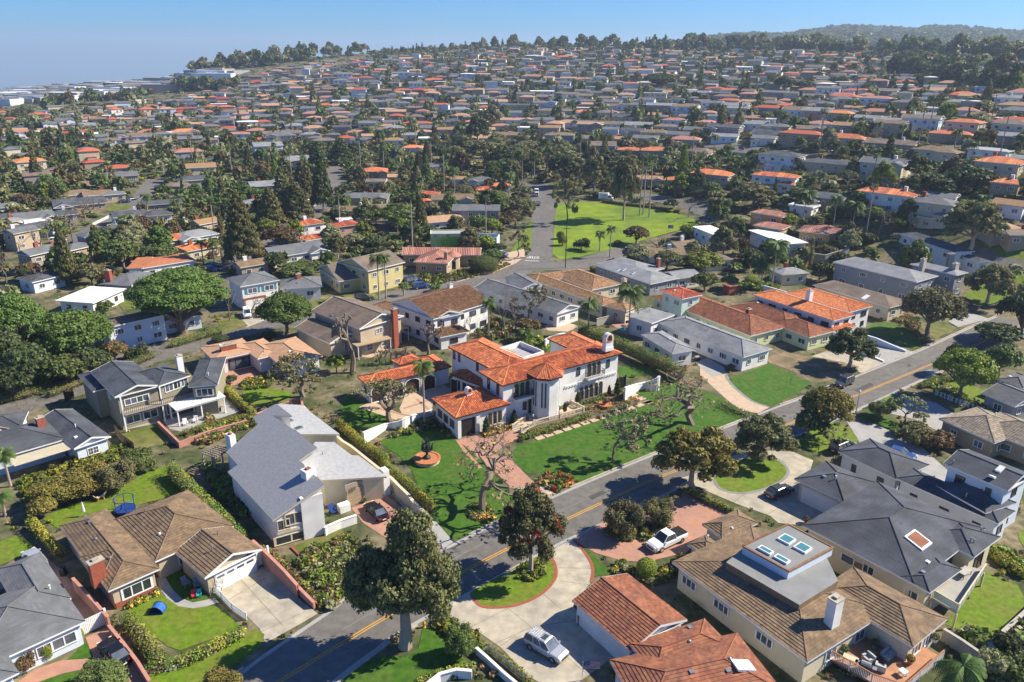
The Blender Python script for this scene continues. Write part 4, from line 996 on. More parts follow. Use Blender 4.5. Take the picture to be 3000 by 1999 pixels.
hs('dark_shingle', 'dark grey shingle house in the lower left corner with white gate beside it', [wg('7 590,1145 -250,1530 340,830', 'hip', 3.0, .34), wg('7 490,985 150,1130 200,700', 'hip', 2.99, .34), wg('7 130,1500 -400,1760 10,1330', 'hip', 3.0, .33)], 'bluew', 'sh_mid', auto=False, vents=2)
HS['dark_shingle'].win(0, 0, (.17,), 1.5, 2.4, 1.3, 'two'); HS['dark_shingle'].win(0, 0, (.36,), 1.5, 1.4, 1.3, 'two')
h = hs('balcony', 'two-storey olive house with dark grey roofs, white gables and a balcony above the pergola', [wg('4 790,1170 1110,1087 600,1000', 'gv', 6.2, .30), wg('4 1095,1092 1312,1018 1240,905', 'hip', 6.3, .3), wg('4 1300,1098 1500,1082 1230,915', 'hip', 5.6, .28), wg('4 640,1130 800,1090 590,1000', 'hip', 5.2, .26)], 'olivew', 'sh_dark', auto=False, vents=3)
h.win(0, 0, (.3, .6), 4.6, 2.0, 1.1); h.win(0, 0, (.28, .72), 1.5, 2.4, 1.4); h.win(1, 0, (.3, .62, .88), 5.2, 1.5, 1.4); h.win(2, 0, (.5,), 4.2, 2.8, 1.4, 'three'); h.win(1, 0, (.25, .7), 1.5, 1.8, 2.0); h.win(0, 3, (.3, .6), 4.4, 1.2, 1.2); h.chimney(g1('4 1230,880'), 9.0, 1.0, .8, 'stucco')
a, dr, n, L_ = h.w[0].side(0); b = MB(); b.obb(a+dr*L_*1.0+n*.7, dr, L_*1.9, 1.5, 3.0, 3.2); o = b.build('balcony', 'taupe', h.root); b = MB(); c = a+dr*L_*1.0+n*1.42
b.obb(c, dr, L_*1.9, .05, 4.1, 4.16)
for i in range(int(L_*1.9/.3)): b.obb(c+dr*(-L_*.95+i*.3), dr, .04, .04, 3.2, 4.1)
b.build('railing', 'iron', o)
for f in (0.02, 1.0): b = MB(); b.obb(a+dr*L_*f+n*1.2, dr, .22, .22, 0, 6.2); b.build('post', 'white', h.root)
h = hs('charcoal_left', 'charcoal-roofed single-storey house at the left edge with cream slatted patio cover', [wg('4 510,1527 765,1440 250,1330', 'gv', 3.0, .34), wg('4 -250,1660 460,1455 -150,1440', 'hip', 3.0, .34), wg('4 -350,1440 150,1370 -300,1330', 'hip', 3.0, .3)], 'bluew', 'sh_dark', auto=False, vents=4)
h.win(0, 0, (.5,), 1.5, 1.6, 1.2, 'grid'); h.chimney(g1('4 270,1305'), 5.3, 1.1, .8)
p0, p1 = P(g1('4 460,1480'), 2.8), P(g1('4 60,1600'), 2.8); dr = (p1-p0)[:2]; L_ = np.linalg.norm(dr); dr /= L_; nrm = np.array([dr[1], -dr[0]]); nrm = nrm if nrm@(-p0[:2]) > 0 else -nrm
for i in range(28): b = MB(); b.obb(p0[:2]+dr*(i*L_/28)+nrm*1.2, nrm, 3.0, .32, 2.75, 2.82); b.build('slat', 'cream', h.root)
h = hs('tan_low', 'low tan-roofed house with wide double brick chimney and garden patio', [wg('4 1470,918 1775,852 1355,828', 'hip', 3.2, .16, .6), wg('4 1935,952 2225,884 1745,815', 'hip', 3.2, .2, .6), wg('4 1775,905 1960,860 1700,790', 'hip', 3.19, .18, .6)], 'stucco', 'sh_tan', auto=False, vents=4)
h.win(0, 0, (.6,), 1.4, 4.2, 2.2, 'three', 'dkwood'); h.win(1, 3, (.2, .5, .8), 1.5, 1.4, 1.4); h.win(1, 0, (.4, .75), 1.6, 1.4, 1.1); h.chimney(g1('4 1570,805'), 4.7, 3.0, .9)
h = hs('tan_gable', 'two-storey tan house with white gable trim and a tall red brick chimney', [wg('5 125,700 432,608 -10,520', 'gv', 6.2, .32), wg('5 -80,800 140,735 -230,665', 'gv', 3.6, .32)], 'beige', 'sh_brn', auto=False, vents=6)
h.win(0, 0, (.45,), 4.4, 1.9, 1.1, 'grid'); h.win(0, 0, (.2, .55), 1.5, 1.6, 1.5, 'grid'); h.win(1, 0, (.6,), 1.5, 1.8, 1.3, 'grid'); h.chimney(g1('5 363,558'), 8.6, 1.2, .8)
for s_, d in (('5 300,730 470,690', 6.0), ('5 60,790 300,735', -3.0)):
    p = G(s_); q = Wing(p[0], p[1], d, 'flat', 3.0); b = MB(); b.prism([q.at(0, 0), q.at(1, 0), q.at(1, 1), q.at(0, 1)], 2.85, 3.0); o = b.build('patio_roof', 'tanw', h.root)
    for i, j in ((.04, .04), (.96, .04), (.96, .96), (.04, .96)): b = MB(); b.obb(q.at(i, j), q.u, .15, .15, 0, 2.85); b.build('post', 'white', o)
h = hs('brown_villa', 'white two-storey house with brown barrel tile roof just behind the big villa', [wg('5 635,632 1035,512 405,500', 'gu', 6.0, .32), wg('5 640,634 845,590 520,520', 'gv', 5.7, .34), wg('5 680,757 885,715 640,700', 'hip', 3.0, .34), wg('5 385,580 480,545 280,512', 'hip', 3.2, .33)], 'stucco', 'tile_dk', vents=2, frame='dkwood'); h.chimney(g1('5 750,388'), 9.2, 1.0, .8, 'stucco')
h = hs('yellow', 'yellow clapboard two-storey house with brown shingle roof and twin palms in front', [wg('5 182,300 440,238 108,207', 'gu', 6.2, .34), wg('5 -20,372 190,340 -110,268', 'gu', 3.4, .34), wg('5 190,335 270,320', 'gv', 3.2, .4, .4, 2.0)], 'yellw', 'sh_brn', vents=2)
h = hs('pink_tile', 'low hacienda with pinkish clay tile roof and small round entrance tower', [wg('5 410,188 960,192', 'gu', 3.4, .28, .6, 8.5), wg('5 495,237 735,250 640,150', 'hip', 3.4, .3, .6)], 'tanw', 'tile_pk', vents=1); h.chimney(g1('5 718,168'), 6.0, .9, .9, 'tanw')
p = P(g1('5 770,275'), 0); b = MB(); b.lathe(p, [(2.0, 0), (2.0, 3.6)], 12); o = b.build('entrance_tower', 'beige', h.root); b = MB(); b.lathe(p, [(2.5, 3.5), (2.4, 3.65), (0.1, 5.0)], 12); b.build('tower_roof', 'tile_pk', o)
arched(o, (p[0]+.3, p[1]-2.0, 0.1), (0.15, -.99), 1.1, 2.3, 'beige', 'dark', 'door_opening')
def flatbox(key, label, s, d, hh, wall, roof='roof_wh', par=.3, **k): return hs(key, label, [wg(s, 'flat', hh, 0, .02, d, par)], wall, roof, fascia=k.pop('fascia', 'white'), **k)
h = flatbox('green', 'flat-roofed house with a green pixel-block mural on its long wall', '5 612,48 918,45', 5.5, 4.3, 'lime', 'gravel', .25, auto=False, vents=0)
a, dr, n, L_ = h.w[0].side(0); mr = random.Random(3); gm = [mat('mural_green', (.20, .42, .06), .8, .05, 1), mat('mural_pale_green', (.42, .55, .22), .8, .05, 1), mat('mural_mid_green', (.30, .50, .12), .8, .05, 1)]
for j in range(4):
    x = 0
    while x < L_-.2:
        w = mr.choice([.8, 1.2, 1.6]); w = min(w, L_-x); dd = abs(x/L_-.5)+abs(j-1.5)*.16; m = gm[0] if dd < .36 else (gm[2] if dd < .5 else gm[1])
        b = MB(); b.obb(a+dr*(x+w/2)+n*.012, dr, w-.02, .03, .15+j*.85, .98+j*.85); b.build('mural_panel', m, h.root); x += w
h.win(0, 0, (.12, .4), 3.85, 1.4, .35, 'one')
h = flatbox('carport', 'white carport with solar panels on top and a glass block door', '5 928,66 1072,72', 5.5, 3.4, 'bluew', 'roof_wh', .1, auto=False, vents=0)
q = h.w[0]
for i in range(5): b = MB(); b.obb(q.at(.1+i*.2, .5), q.u, q.w*.18, q.d*.8, q.h+.06, q.h+.16); b.build('solar_panel', 'solar', h.root)
a, dr, n, L_ = q.side(0)
for i in range(6):
    for j in range(4): b = MB(); b.obb(a+dr*L_*(.12+i*.12)+n*.03, dr, L_*.105, .06, .1+j*.6, .62+j*.6); b.build('glass_panel', 'metal', h.root)
h = hs('brown_u', 'brown-tiled cream house with long ridges and a courtyard behind the wall', [wg('5 1800,537 1255,337 1890,500', 'hip', 3.4, .33), wg('5 1255,335 1640,285 1370,372', 'hip', 3.38, .33), wg('5 1935,387 1650,287 1890,490', 'hip', 3.36, .33), wg('5 1810,540 1890,505', 'hip', 3.3, .33, .5, -6)], 'cream', 'tile_tn', vents=3); h.chimney(g1('5 1950,352'), 6.2, 1.1, .9, 'cream')
h = hs('grey_gable', 'grey shingle gabled house half hidden behind bare trees', [wg('5 1487,597 1655,545 1020,385', 'gv', 3.4, .32), wg('5 1250,420 1400,400 1020,355', 'gv', 3.6, .3)], 'stucco', 'sh_mid', vents=2)
h = hs('grey_hip', 'long grey hip-roofed house with skylights beside the park street', [wg('5 2130,390 2330,348 1680,265', 'hip', 3.3, .26, .6), wg('5 2040,330 2230,280 1960,200', 'hip', 3.4, .3, .6)], 'greyw', 'sh_gray', vents=5); h.chimney(g1('5 2188,212'), 6.2, .9, .8)
h.skylight(g1('5 1905,295'), 4.2); h.skylight(g1('5 1945,283'), 4.2); h.skylight(g1('5 2010,305'), 4.2)
hs('aqua', 'pale aqua two-storey house with red tile hip roof', [wg('6 -2,492 140,462; 5 2185,437', 'hip', 6.4, .3)], 'aqua', 'tile_red', vents=1)
h = hs('lime', 'lime green ranch house under a worn red-brown tile roof', [wg('6 470,747 720,685 -230,480', 'hip', 3.2, .33), wg('6 875,757 1050,712 640,640', 'hip', 3.2, .33), wg('6 715,690 900,640 310,545', 'hip', 3.3, .33)], 'lime', 'tile_rb', vents=5); h.chimney(g1('6 458,560'), 5.4, 1.0, .9)
h = hs('orange_tile', 'white house with bright orange tile roofs and curved bay window above the street', [wg('6 1040,642 1188,602 440,468', 'hip', 5.2, .3), wg('6 1155,582 1312,540 720,450', 'hip', 5.3, .3), wg('6 1040,722 1195,680', 'hip', 2.9, .4, .4, 2.5)], 'stucco', 'tile_or', vents=3, frame='dkwood'); h.chimney(g1('6 880,430'), 8.8, 1.2, 1.0, 'stucco')
h = hs('brown_hip', 'long dark brown hip-roofed house with one white skylight', [wg('6 1430,552 1580,512 868,402', 'hip', 3.5, .3)], 'cream', 'sh_brn', vents=4); h.skylight(g1('6 1265,450'), 5.0, 2.0, 1.0, 'white')
h = hs('blue_grey', 'large blue-grey two-storey house with stone chimneys and grey hip roofs', [wg('6 1612,385 1765,330 1095,217', 'hip', 6.0, .28), wg('6 1885,345 1972,308 1620,230', 'hip', 6.1, .28)], 'greyw', 'sh_gray', vents=3); h.chimney(g1('6 1663,215'), 9.0, 1.4, 1.0, 'block'); h.chimney(g1('6 1885,245'), 8.4, 1.8, 1.0, 'block')
h = hs('long_dark', 'long dark slate-roofed house with white walls on the upper right street', [wg('6 1850,245 2010,195 1222,103', 'hip', 3.2, .3), wg('6 2035,278 2128,245 1740,180', 'hip', 3.3, .3)], 'stucco', 'sh_dark', vents=3); h.chimney(g1('6 1855,180'), 6.6, 1.6, .9, 'metal')
hs('white_flat', 'white flat-roofed modern house beside twin tall palms', [wg('6 710,138 868,107 400,30', 'flat', 4.2, 0, .6), wg('6 215,58 345,35 30,8', 'flat', 4.4, 0, .5)], 'stucco', 'roof_wh', vents=4)
h = hs('gold', 'golden stucco villa with pale clay tile roof and round bay tower', [wg('6 790,47 1010,60 700,-30', 'hip', 4.0, .28), wg('6 1010,60 1142,5 930,-20', 'hip', 4.1, .28), wg('6 480,0 690,20', 'hip', 4.0, .3, .5, 7), wg('3 460,1480 690,1500', 'hip', 5.6, .33, .4, 6)], 'gold', 'tile_pk', vents=2)
p = P(g1('6 1010,110'), 0); b = MB(); b.lathe((p[0], p[1]+1.5, Z(*p[:2])-.3), [(2.4, 0), (2.4, 4.3)], 12); o = b.build('bay_tower', 'gold', h.root); b = MB(); b.lathe((p[0], p[1]+1.5, Z(*p[:2])), [(2.9, 4.0), (2.85, 4.2), (.1, 5.3)], 12); b.build('tower_roof', 'tile_pk', o)
h = hs('grey_right', 'light grey shingle house with white walls behind the tall hedge', [wg('6 420,893 622,833 -120,640', 'hip', 3.3, .33), wg('5 2280,868; 6 90,842; 5 1985,745', 'hip', 3.2, .26), wg('5 2140,660 2300,600', 'flat', 4.2, 0, .5, 7)], 'stucco', 'sh_gray', vents=4)
h = hs('brown_deck', 'big brown-tiled house with flat central roof, four skylights and a furnished deck', [wg('9 860,1430 1420,1075 -130,765', 'hip', 3.5, .25, .6), wg('9 1590,1325 1825,1130 900,955', 'hip', 3.5, .34, .6), wg('9 270,574 520,470 135,477', 'hip', 3.3, .36), wg('9 165,705 290,640', 'hip', 3.1, .4, .4, 3)], 'cream', 'tile_br', auto=False, vents=5)
h.win(0, 0, (.35, .75), 1.6, 1.8, 1.4); h.win(0, 3, (.1, .38, .72), 1.9, 2.2, 1.1, 'three'); h.win(1, 0, (.35, .75), 1.6, 1.5, 1.5); h.win(1, 3, (.15, .3), 1.4, 1.2, 2.0, 'grid'); h.chimney(g1('9 1060,985'), 7.2, 1.3, 1.0, 'stucco')
# flat deck on that roof, raised skylight block
def slab(root, name, s, z0, z1, mats, ins=0):
    pts = [P(q, z1)[:2] for q in G(s)]; b = MB(); b.prism(pts, z0, z1, 1, True, 0); return b.build(name, mats, root), pts
slab(h.root, 'flat_roof', '9 300,740 805,1035 1072,868 990,700 730,560 520,560', 3.0, 5.3, ['roof_fl', 'tile_br'])
o, pts = slab(h.root, 'raised_roof', '9 415,628 730,802 1036,640 730,480', 5.3, 6.35, ['roof_fl', 'bluew'])
c4 = np.array(pts); ctr = c4.mean(0); ua = (c4[1]-c4[0])/np.linalg.norm(c4[1]-c4[0])
b = MB(); wallrun(b, [*pts, pts[0]], .3, 6.28, .16); b.build('tile_edge', 'tile_dk', o)
for s_, w, d in (('9 718,582', 1.5, 1.5), ('9 828,640', 1.5, 1.5), ('9 572,657', 1.6, .8), ('9 685,718', 1.6, .8)):
    p = P(g1(s_), 6.5); b = MB(); b.obb(p, ua, w, d, 6.35, 6.6); k = b.build('skylight', 'white', h.root); b = MB(); b.obb(p, ua, w-.3, d-.3, 6.6, 6.62); b.build('pane', 'skyglass', k)
h = hs('charcoal_right', 'cream house with broad charcoal shingle roof, copper skylight and glass-railed deck', [wg('9 1600,893 2090,510 825,485', 'hip', 4.2, .3, .6), wg('9 1705,950 1925,790 1500,840', 'hip', 4.2, .3, .6), wg('9 2010,705 2190,567 1700,500', 'hip', 4.2, .3, .6), wg('9 1115,325 1330,190 785,155', 'hip', 3.3, .32, .6)], 'cream', 'sh_dark', auto=False, vents=7)
h.win(0, 3, (.18, .62), 2.6, 1.5, 1.1); h.win(0, 3, (.42,), 2.5, 1.7, 1.1, 'one'); h.door(0, 3, .53, 1.0, 2.3, 'wood', .6); h.win(1, 3, (.3,), 2.4, 1.6, 1.0); h.garage(3, 3, .5, 5.0, 2.4); h.win(2, 0, (.5,), 2.0, 2.2, 2.3, 'two', 'dkwood'); h.win(0, 0, (.3, .6), 2.2, 2.0, 2.1, 'two', 'dkwood')
h.skylight(g1('9 1640,520'), 6.6, 2.4, 2.2, 'tile_rb', 'white')
h = hs('blue_white', 'pale blue two-storey house with stepped charcoal roofs at the right edge', [wg('9 2178,473 2292,390 1480,155', 'hip', 4.0, .36), wg('9 2242,248 2420,140 1790,62', 'gv', 7.2, .3), wg('9 1480,172 1700,70 1110,-40', 'hip', 3.4, .34), wg('9 2090,400 2300,330 1800,185', 'hip', 4.6, .36)], 'bluew', 'sh_dark', auto=True, vents=3, frame='dkwood', winwh=(1.0, 1.2))
h.skylight(g1('9 2150,105'), 8.6, 1.2, .7, 'white'); h.skylight(g1('9 2195,68'), 8.8, 1.2, .7, 'white')
h = hs('red_garage', 'white house with terracotta barrel roof over the garage, skylight and flag at the door', [wg('8 1590,1003 1972,818 2010,1345', 'gv', 2.9, .30, .4), wg('9 375,1228; 8 1850,1415; 9 800,1600', 'hip', 3.2, .3, .5), wg('8 1985,1305; 9 150,1130 430,1300', 'hip', 3.18, .3, .5)], 'stucco', 'tile_rb', auto=False, vents=5)
h.skylight(g1('9 425,1405'), 4.8, 2.0, 1.4, 'bluew')
h = hs('shake', 'wood-shake roofed brown house with pale shakes beside the wide driveway', [wg('6 2150,1485 2420,1392 1665,1348', 'hip', 3.1, .34), wg('6 2500,1560 2700,1450 2060,1330', 'hip', 3.1, .34)], 'tanw', 'shake', vents=1)
hs('right_edge', 'grey-roofed house with brick base at the right edge above a lawn', [wg('6 2350,1108 2480,1060 2160,1048', 'hip', 3.2, .34), wg('6 2290,1235 2500,1180', 'gv', 3.0, .34, .5, 6)], 'greyw', 'sh_mid', vents=1)
hs('white_left', 'low white-roofed flat house left of the umbrella pine', [wg('4 640,522 872,420 410,490', 'hip', 3.2, .10, .7)], 'stucco', 'roof_wh', vents=2, frame='dkwood')
h = hs('pine_house', 'white two-storey house with dark roof shaded by the umbrella pine', [wg('4 735,690 1150,598 690,640', 'hip', 5.6, .2), wg('4 1100,650 1400,600', 'hip', 3.2, .1, .5, 7)], 'bluew', 'sh_brn', vents=2)  # walls are white; the pale blue puts their shade into the colour
h = hs('grey_brick', 'grey hip-roofed house with a brick chimney left of the umbrella pine', [wg('4 690,385 905,402 800,290', 'hip', 3.4, .3, .6), wg('4 860,400 1080,360', 'hip', 3.3, .3, .6, 9)], 'taupe', 'sh_mid', vents=1); h.chimney(g1('4 738,292'), 6.6, 1.6, .9)
hs('terra_flat', 'long low house with terracotta-coated roof and a white flat roof beside it', [wg('4 975,282 1350,222 1130,195', 'hip', 3.2, .1, .5), wg('4 868,283 985,278 1005,203', 'flat', 3.3, 0, .5)], 'stucco', 'sh_terra', vents=2)
h = hs('shutters', 'white two-storey house with blue shutters and a brick arch around its garage', [wg('4 1655,408 1930,360', 'hip', 6.1, .32, .5, 9.5), wg('4 1930,425 2222,405', 'hip', 3.3, .34, .5, 9)], 'stucco', 'sh_mid', auto=False, vents=2)
h.win(0, 0, (.28, .75), 4.5, 2.4, 1.3); h.garage(0, 0, .32, 4.4, 2.3); h.win(1, 0, (.72,), 1.6, 1.8, 1.2); h.chimney(g1('4 2055,318'), 5.8, 1.2, .8)
sh_ = mat('blue_shutter', (.05, .22, .32), .7, .05, 1)
a, dr, n, L_ = h.w[0].side(0)
for f in (.10, .46, .57, .93): b = MB(); b.obb(a+dr*L_*f+n*.04, dr, .5, .06, 3.85, 5.15); b.build('shutter', sh_, h.root)
b = MB(); b.obb(a+dr*L_*.32+n*.09, dr, 5.4, .1, 2.4, 2.9); b.obb(a+dr*L_*.32-dr*2.55+n*.09, dr, .4, .1, 0, 2.4); b.obb(a+dr*L_*.32+dr*2.55+n*.09, dr, .4, .1, 0, 2.4); b.build('brick_arch', 'brick', h.root)
# ---------------------------------------------------------------- houses up the hill and on the flat: front middle of the base, width in photo pixels, roof
MID = {1: "30,800,75,o 55,845,85,o 145,850,85,o 40,930,110,o 110,965,160,g 220,895,100,g 330,895,110,t 300,795,110,g 395,780,110,G 640,775,110,t 770,762,100,t 870,752,150,g 980,715,70,w 815,800,90,O 610,810,75,o 520,820,110,b 690,812,60,o 715,825,80,w 1025,800,115,O 1160,800,110,T 1285,775,140,o 1410,785,100,g 1565,785,115,O 1680,775,80,o 1470,715,60,O 1545,725,100,O 1640,700,90,b 1825,690,90,t 1870,778,120,t 2010,765,110,g 2245,755,100,o 1710,812,190,o 1530,840,120,g 1660,850,130,t 1400,838,90,g 1230,850,100,T 455,885,120,g 590,885,115,g 690,875,90,b 800,875,90,O 880,875,70,T 1010,865,80,w 1280,878,90,b 600,945,120,o 440,955,130,o 770,938,110,b 1040,938,140,o 1150,948,60,w 1285,940,180,o 1550,978,120,w 1880,955,160,b 2015,950,140,b 2300,965,100,g 1940,878,100,g 400,995,160,g 560,1005,90,w 860,1045,170,g 945,1055,120,b 1150,1050,130,b 1220,1085,110,b 1315,1120,190,O 625,1120,140,O 665,1165,150,o 820,1205,150,o 235,1200,190,O 100,1110,90,g 165,1118,110,g 60,1178,120,g 400,1075,120,g 600,1068,100,g 130,1065,110,d 1480,1145,100,d 400,1218,120,b 270,1255,170,b 262,1305,150,b 815,1265,280,g 1400,1238,200,t 1370,1290,250,d 1230,1340,200,b 1390,1350,190,g 645,1330,230,b 560,1390,200,b 690,1400,190,b 800,1395,150,g 565,1470,330,d 1120,1465,280,d 910,1550,220,d 1100,1545,190,d 265,1567,250,d 445,1545,190,d 50,1490,110,d 1850,1375,220,g 1760,1455,120,g 1890,1300,100,w 1860,1075,200,g 1840,1120,180,b 2110,1180,300,g 1800,998,110,o 90,1560,130,d",
 2: "120,448,115,o 260,448,145,G 450,425,100,t 600,425,160,p 750,380,90,b 720,435,120,G 960,448,90,W 1100,468,90,g 1320,420,130,W 1525,430,90,o 1745,462,150,g 1860,448,110,d 1990,460,120,O 2110,468,80,w 1670,505,150,d 1670,530,150,b 1840,518,90,W 1925,558,125,b 1780,562,110,g 1290,498,130,g 1310,552,150,p 1275,588,130,t 1350,612,80,G 960,570,90,p 690,608,100,w 640,575,130,o 530,572,80,W 450,545,130,G 80,565,80,o 170,578,100,o 420,648,120,o 540,648,120,o 630,678,90,w 740,652,90,G 1060,648,180,g 1385,658,170,w 960,698,110,g 1115,700,110,b 860,698,110,g 1270,700,130,G 1520,672,90,g 1720,630,110,g 1850,648,140,g 1990,625,110,O 2160,700,160,W 1860,735,140,g 1880,765,200,b 2015,785,130,G 2205,790,220,G 1700,780,160,w 1400,765,160,d 1210,780,180,d 1470,798,250,b 680,775,130,o 510,775,180,b 820,830,120,t 230,850,120,b 350,880,130,g 525,885,200,o 590,920,190,g 450,708,90,w 1210,865,240,t 1395,862,150,g 1560,885,170,t 1715,885,150,g 1860,895,180,b 2045,905,200,g 2235,915,170,b 1160,970,240,b 1330,995,170,b 1500,1005,210,b 1735,1000,170,b 1790,1085,200,B 1990,1085,200,o 2170,1090,220,o 30,990,110,o 490,1060,140,o 230,1270,190,O 240,1345,120,B 610,1195,160,d 790,1285,140,t 970,1300,200,g 1010,1365,170,o 1110,1330,90,o 590,1395,70,o 570,1455,80,o 160,1420,330,g 80,1515,180,b 240,1495,120,b 770,1480,300,b 930,1560,330,G 2100,1290,230,t 2290,1300,140,o 340,1270,90,t",
 3: "60,348,80,o 150,398,80,g 240,440,90,p 370,458,90,o 490,465,110,g 610,470,120,g 620,510,120,P 735,500,120,g 870,448,110,g 900,490,130,b 1050,440,110,w 1150,480,130,o 1270,438,130,t 1280,510,150,p 1420,508,140,p 1660,510,100,w 1500,580,160,g 40,535,80,g 150,552,110,p 170,508,100,w 320,508,110,g 310,568,120,b 430,610,110,w 60,650,100,w 100,672,160,g 290,700,180,b 440,688,100,b 620,700,170,g 740,708,110,g 880,700,170,g 1090,735,190,O 1310,752,220,O 1520,785,210,G 1190,662,200,o 960,638,130,W 590,605,100,w 50,765,110,g 190,772,150,G 350,795,190,G 570,815,200,O 770,835,200,B 1060,860,180,O 1290,865,230,g 1620,910,250,B 1900,945,230,O 1790,800,250,w 1960,780,100,W 1870,750,160,g 2210,878,160,w 2010,848,180,b 2220,962,230,b 80,945,180,g 270,955,230,D 570,975,210,d 790,1015,290,O 1090,1010,310,o 1410,1055,330,b 1720,1110,320,b 2080,1110,260,w 2320,1170,110,g 90,1100,190,b 400,1110,210,d 640,1180,290,D 1000,1195,390,d 1350,1250,310,D 170,1310,280,O 610,1330,310,O 2130,1260,290,O 2200,1345,160,o 960,1440,270,d 1360,1480,380,O 1680,1560,280,G 2220,1510,130,t 800,1500,170,w 1760,1440,130,g 2330,690,90,p",
 4: "2165,95,190,O 2200,145,150,o 2080,250,400,g 1900,245,130,g 1770,335,200,b 1390,130,290,g 1420,215,240,o 250,75,300,d 60,120,140,g 215,150,170,g 440,235,120,b 690,120,170,d 900,65,130,g 340,310,180,d 590,210,140,d 360,430,240,d 300,30,170,w 1460,30,140,t 120,20,130,g 2330,75,90,w 1240,150,110,o",
 5: "60,105,130,O 80,20,100,w 40,60,130,w 2240,260,280,b 700,20,330,t", 6: "40,200,190,b 250,300,190,b 40,420,110,g 770,400,150,g 2230,110,230,t 2340,160,110,b", 7: "20,60,130,w"}
ROOFN = {'o': 'orange-tiled', 'g': 'grey-roofed', 'b': 'brown-roofed', 'd': 'dark-roofed', 't': 'tan-roofed', 'p': 'pink-tiled', 'w': 'white-roofed'}
ROOFM = {'o': ['tile', 'tile', 'tile_or', 'tile_red'], 'g': ['sh_mid', 'sh_gray', 'sh_mid'], 'b': ['sh_brn', 'sh_brn', 'tile_br'], 'd': ['sh_dark', 'sh_mid'], 't': ['sh_tan', 'tile_tn'], 'p': ['tile_pk'], 'w': ['roof_wh', 'roof_wh', 'gravel']}
WALLN = {'stucco': 'white', 'cream': 'cream', 'beige': 'beige', 'bluew': 'pale blue', 'greyw': 'grey', 'yellw': 'yellow', 'pinkw': 'pink', 'taupe': 'taupe', 'tanw': 'tan'}
ORD = ['', 'first', 'second', 'third', 'fourth', 'fifth', 'sixth', 'seventh', 'eighth', 'ninth', 'tenth', 'eleventh', 'twelfth', 'thirteenth', 'fourteenth', 'fifteenth', 'sixteenth', 'seventeenth', 'eighteenth', 'nineteenth', 'twentieth']
def ordn(i): return ORD[i] if i < len(ORD) else f"{i}{'th' if 10 <= i % 100 <= 20 else {1: 'st', 2: 'nd', 3: 'rd'}.get(i % 10, 'th')}"
def band(px, py):
    s = 'left' if px < 800 else ('middle' if px < 1800 else 'right')
    lim = (205, 262, 335, 430, 560) if px < 800 else (170, 225, 300, 400, 520)
    n = ('along the ridge', 'on the upper hillside', 'on the middle hillside', 'on the lower hillside', 'behind the tall conifers' if px < 1100 else 'above the green park', 'near the park street')
    for l, q in zip(lim, n):
        if py < l: return f'{q}, {s} part of the photo'
    return f'{n[5]}, {s} part of the photo'
HFOOT = [(w.c[0], w.c[1], .5*max(w.w, w.d)) for h in HS.values() for w in h.w]+[(w.c[0], w.c[1], .5*max(w.w, w.d)) for w in VL]
HFOOT.append((*P(g1('12 800,900'))[:2], 12)); HFOOT.append((*P(g1('12 1650,850'))[:2], 8))
hr = random.Random(21); MIDH = []
def mid_house(px, py, wpx, code, yaw):
    q = P((px, py)); m = mpp(q); w = min(max(wpx*m, 8.5), 27); two = code.isupper() or hr.random() < .12; c = code.lower()
    d = min(hr.uniform(7.5, 10.5), w*.8) if w < 16 else hr.uniform(8, 11); az = math.atan2(q[0], q[1]); ang = -az+math.radians(yaw+hr.uniform(-6, 6)*(1 if wpx > 40 else 3.2))
    u = np.array([math.cos(ang), math.sin(ang)]); v = np.array([-u[1], u[0]]); v = v if v@q[:2] > 0 else -v
    rm = hr.choice(ROOFM[c] if math.hypot(*q[:2]) < 420 or c != 'o' else ['tile_or', 'tile_red', 'tile_pk']); wm = hr.choices(['stucco', 'cream', 'beige', 'bluew', 'greyw', 'yellw', 'pinkw', 'taupe', 'tanw'], [4.5, 3.5, 3.5, 3, 2, 1, 1 if c == 'o' else .4, 2.5, 2])[0]
    h = 5.6 if two else 3.1; W_ = []
    def mk(o, ww, dd, typ, hh, pit):
        x = Wing.__new__(Wing); x.w, x.d, x.u, x.v, x.o = ww, dd, u, v, o; x.typ, x.h, x.pitch, x.ov, x.par = typ, hh, pit, .5, .3 if typ == 'flat' else 0
        x.c = o+u*ww/2+v*dd/2; x.zb = min(Z(*x.at(i, j)[:2]) for i in (0, 1) for j in (0, 1)); x.zc = Z(*x.c); W_.append(x)
    o = q[:2]-u*w/2
    typ = 'flat' if c == 'w' and hr.random() < .6 else ('hip' if c in 'op' or hr.random() < .45 else 'gu'); pit = hr.uniform(.24, .36) if typ != 'flat' else 0
    if c == 'w' and typ != 'flat': pit = .12
    mk(o, w, d, typ, h, pit)
    if w > 11 and typ != 'flat' and hr.random() < .65:
        f = hr.choice([0, 1]); ww = w*hr.uniform(.34, .45); mk(o+u*(f*(w-ww))-v*hr.uniform(1.6, 3), ww, d*.75, 'gv' if typ == 'gu' or hr.random() < .4 else 'hip', h-(0 if hr.random() < .6 or not two else 2.5), pit)
    if two and hr.random() < .5 and w > 10: mk(o+u*w*hr.uniform(.1, .5)-v*2.2, w*.45, 3.0, 'flat' if hr.random() < .5 else 'hip', 2.9, .25)
    MIDH.append((px, py, c, two, wm, rm, typ, W_, w))
    HFOOT.append((q[0]+v[0]*d/2, q[1]+v[1]*d/2, w*.5))
YAW = {1: 6, 2: -4, 3: -17, 4: 28, 5: 18, 6: 35, 7: 30}
for k, s in MID.items():
    for t in s.split():
        x, y, w, c = t.split(','); r = REG[k]
        mid_house(r[0]+float(x)*r[2], r[1]+float(y)*r[2], float(w)*r[2], c, YAW[k])
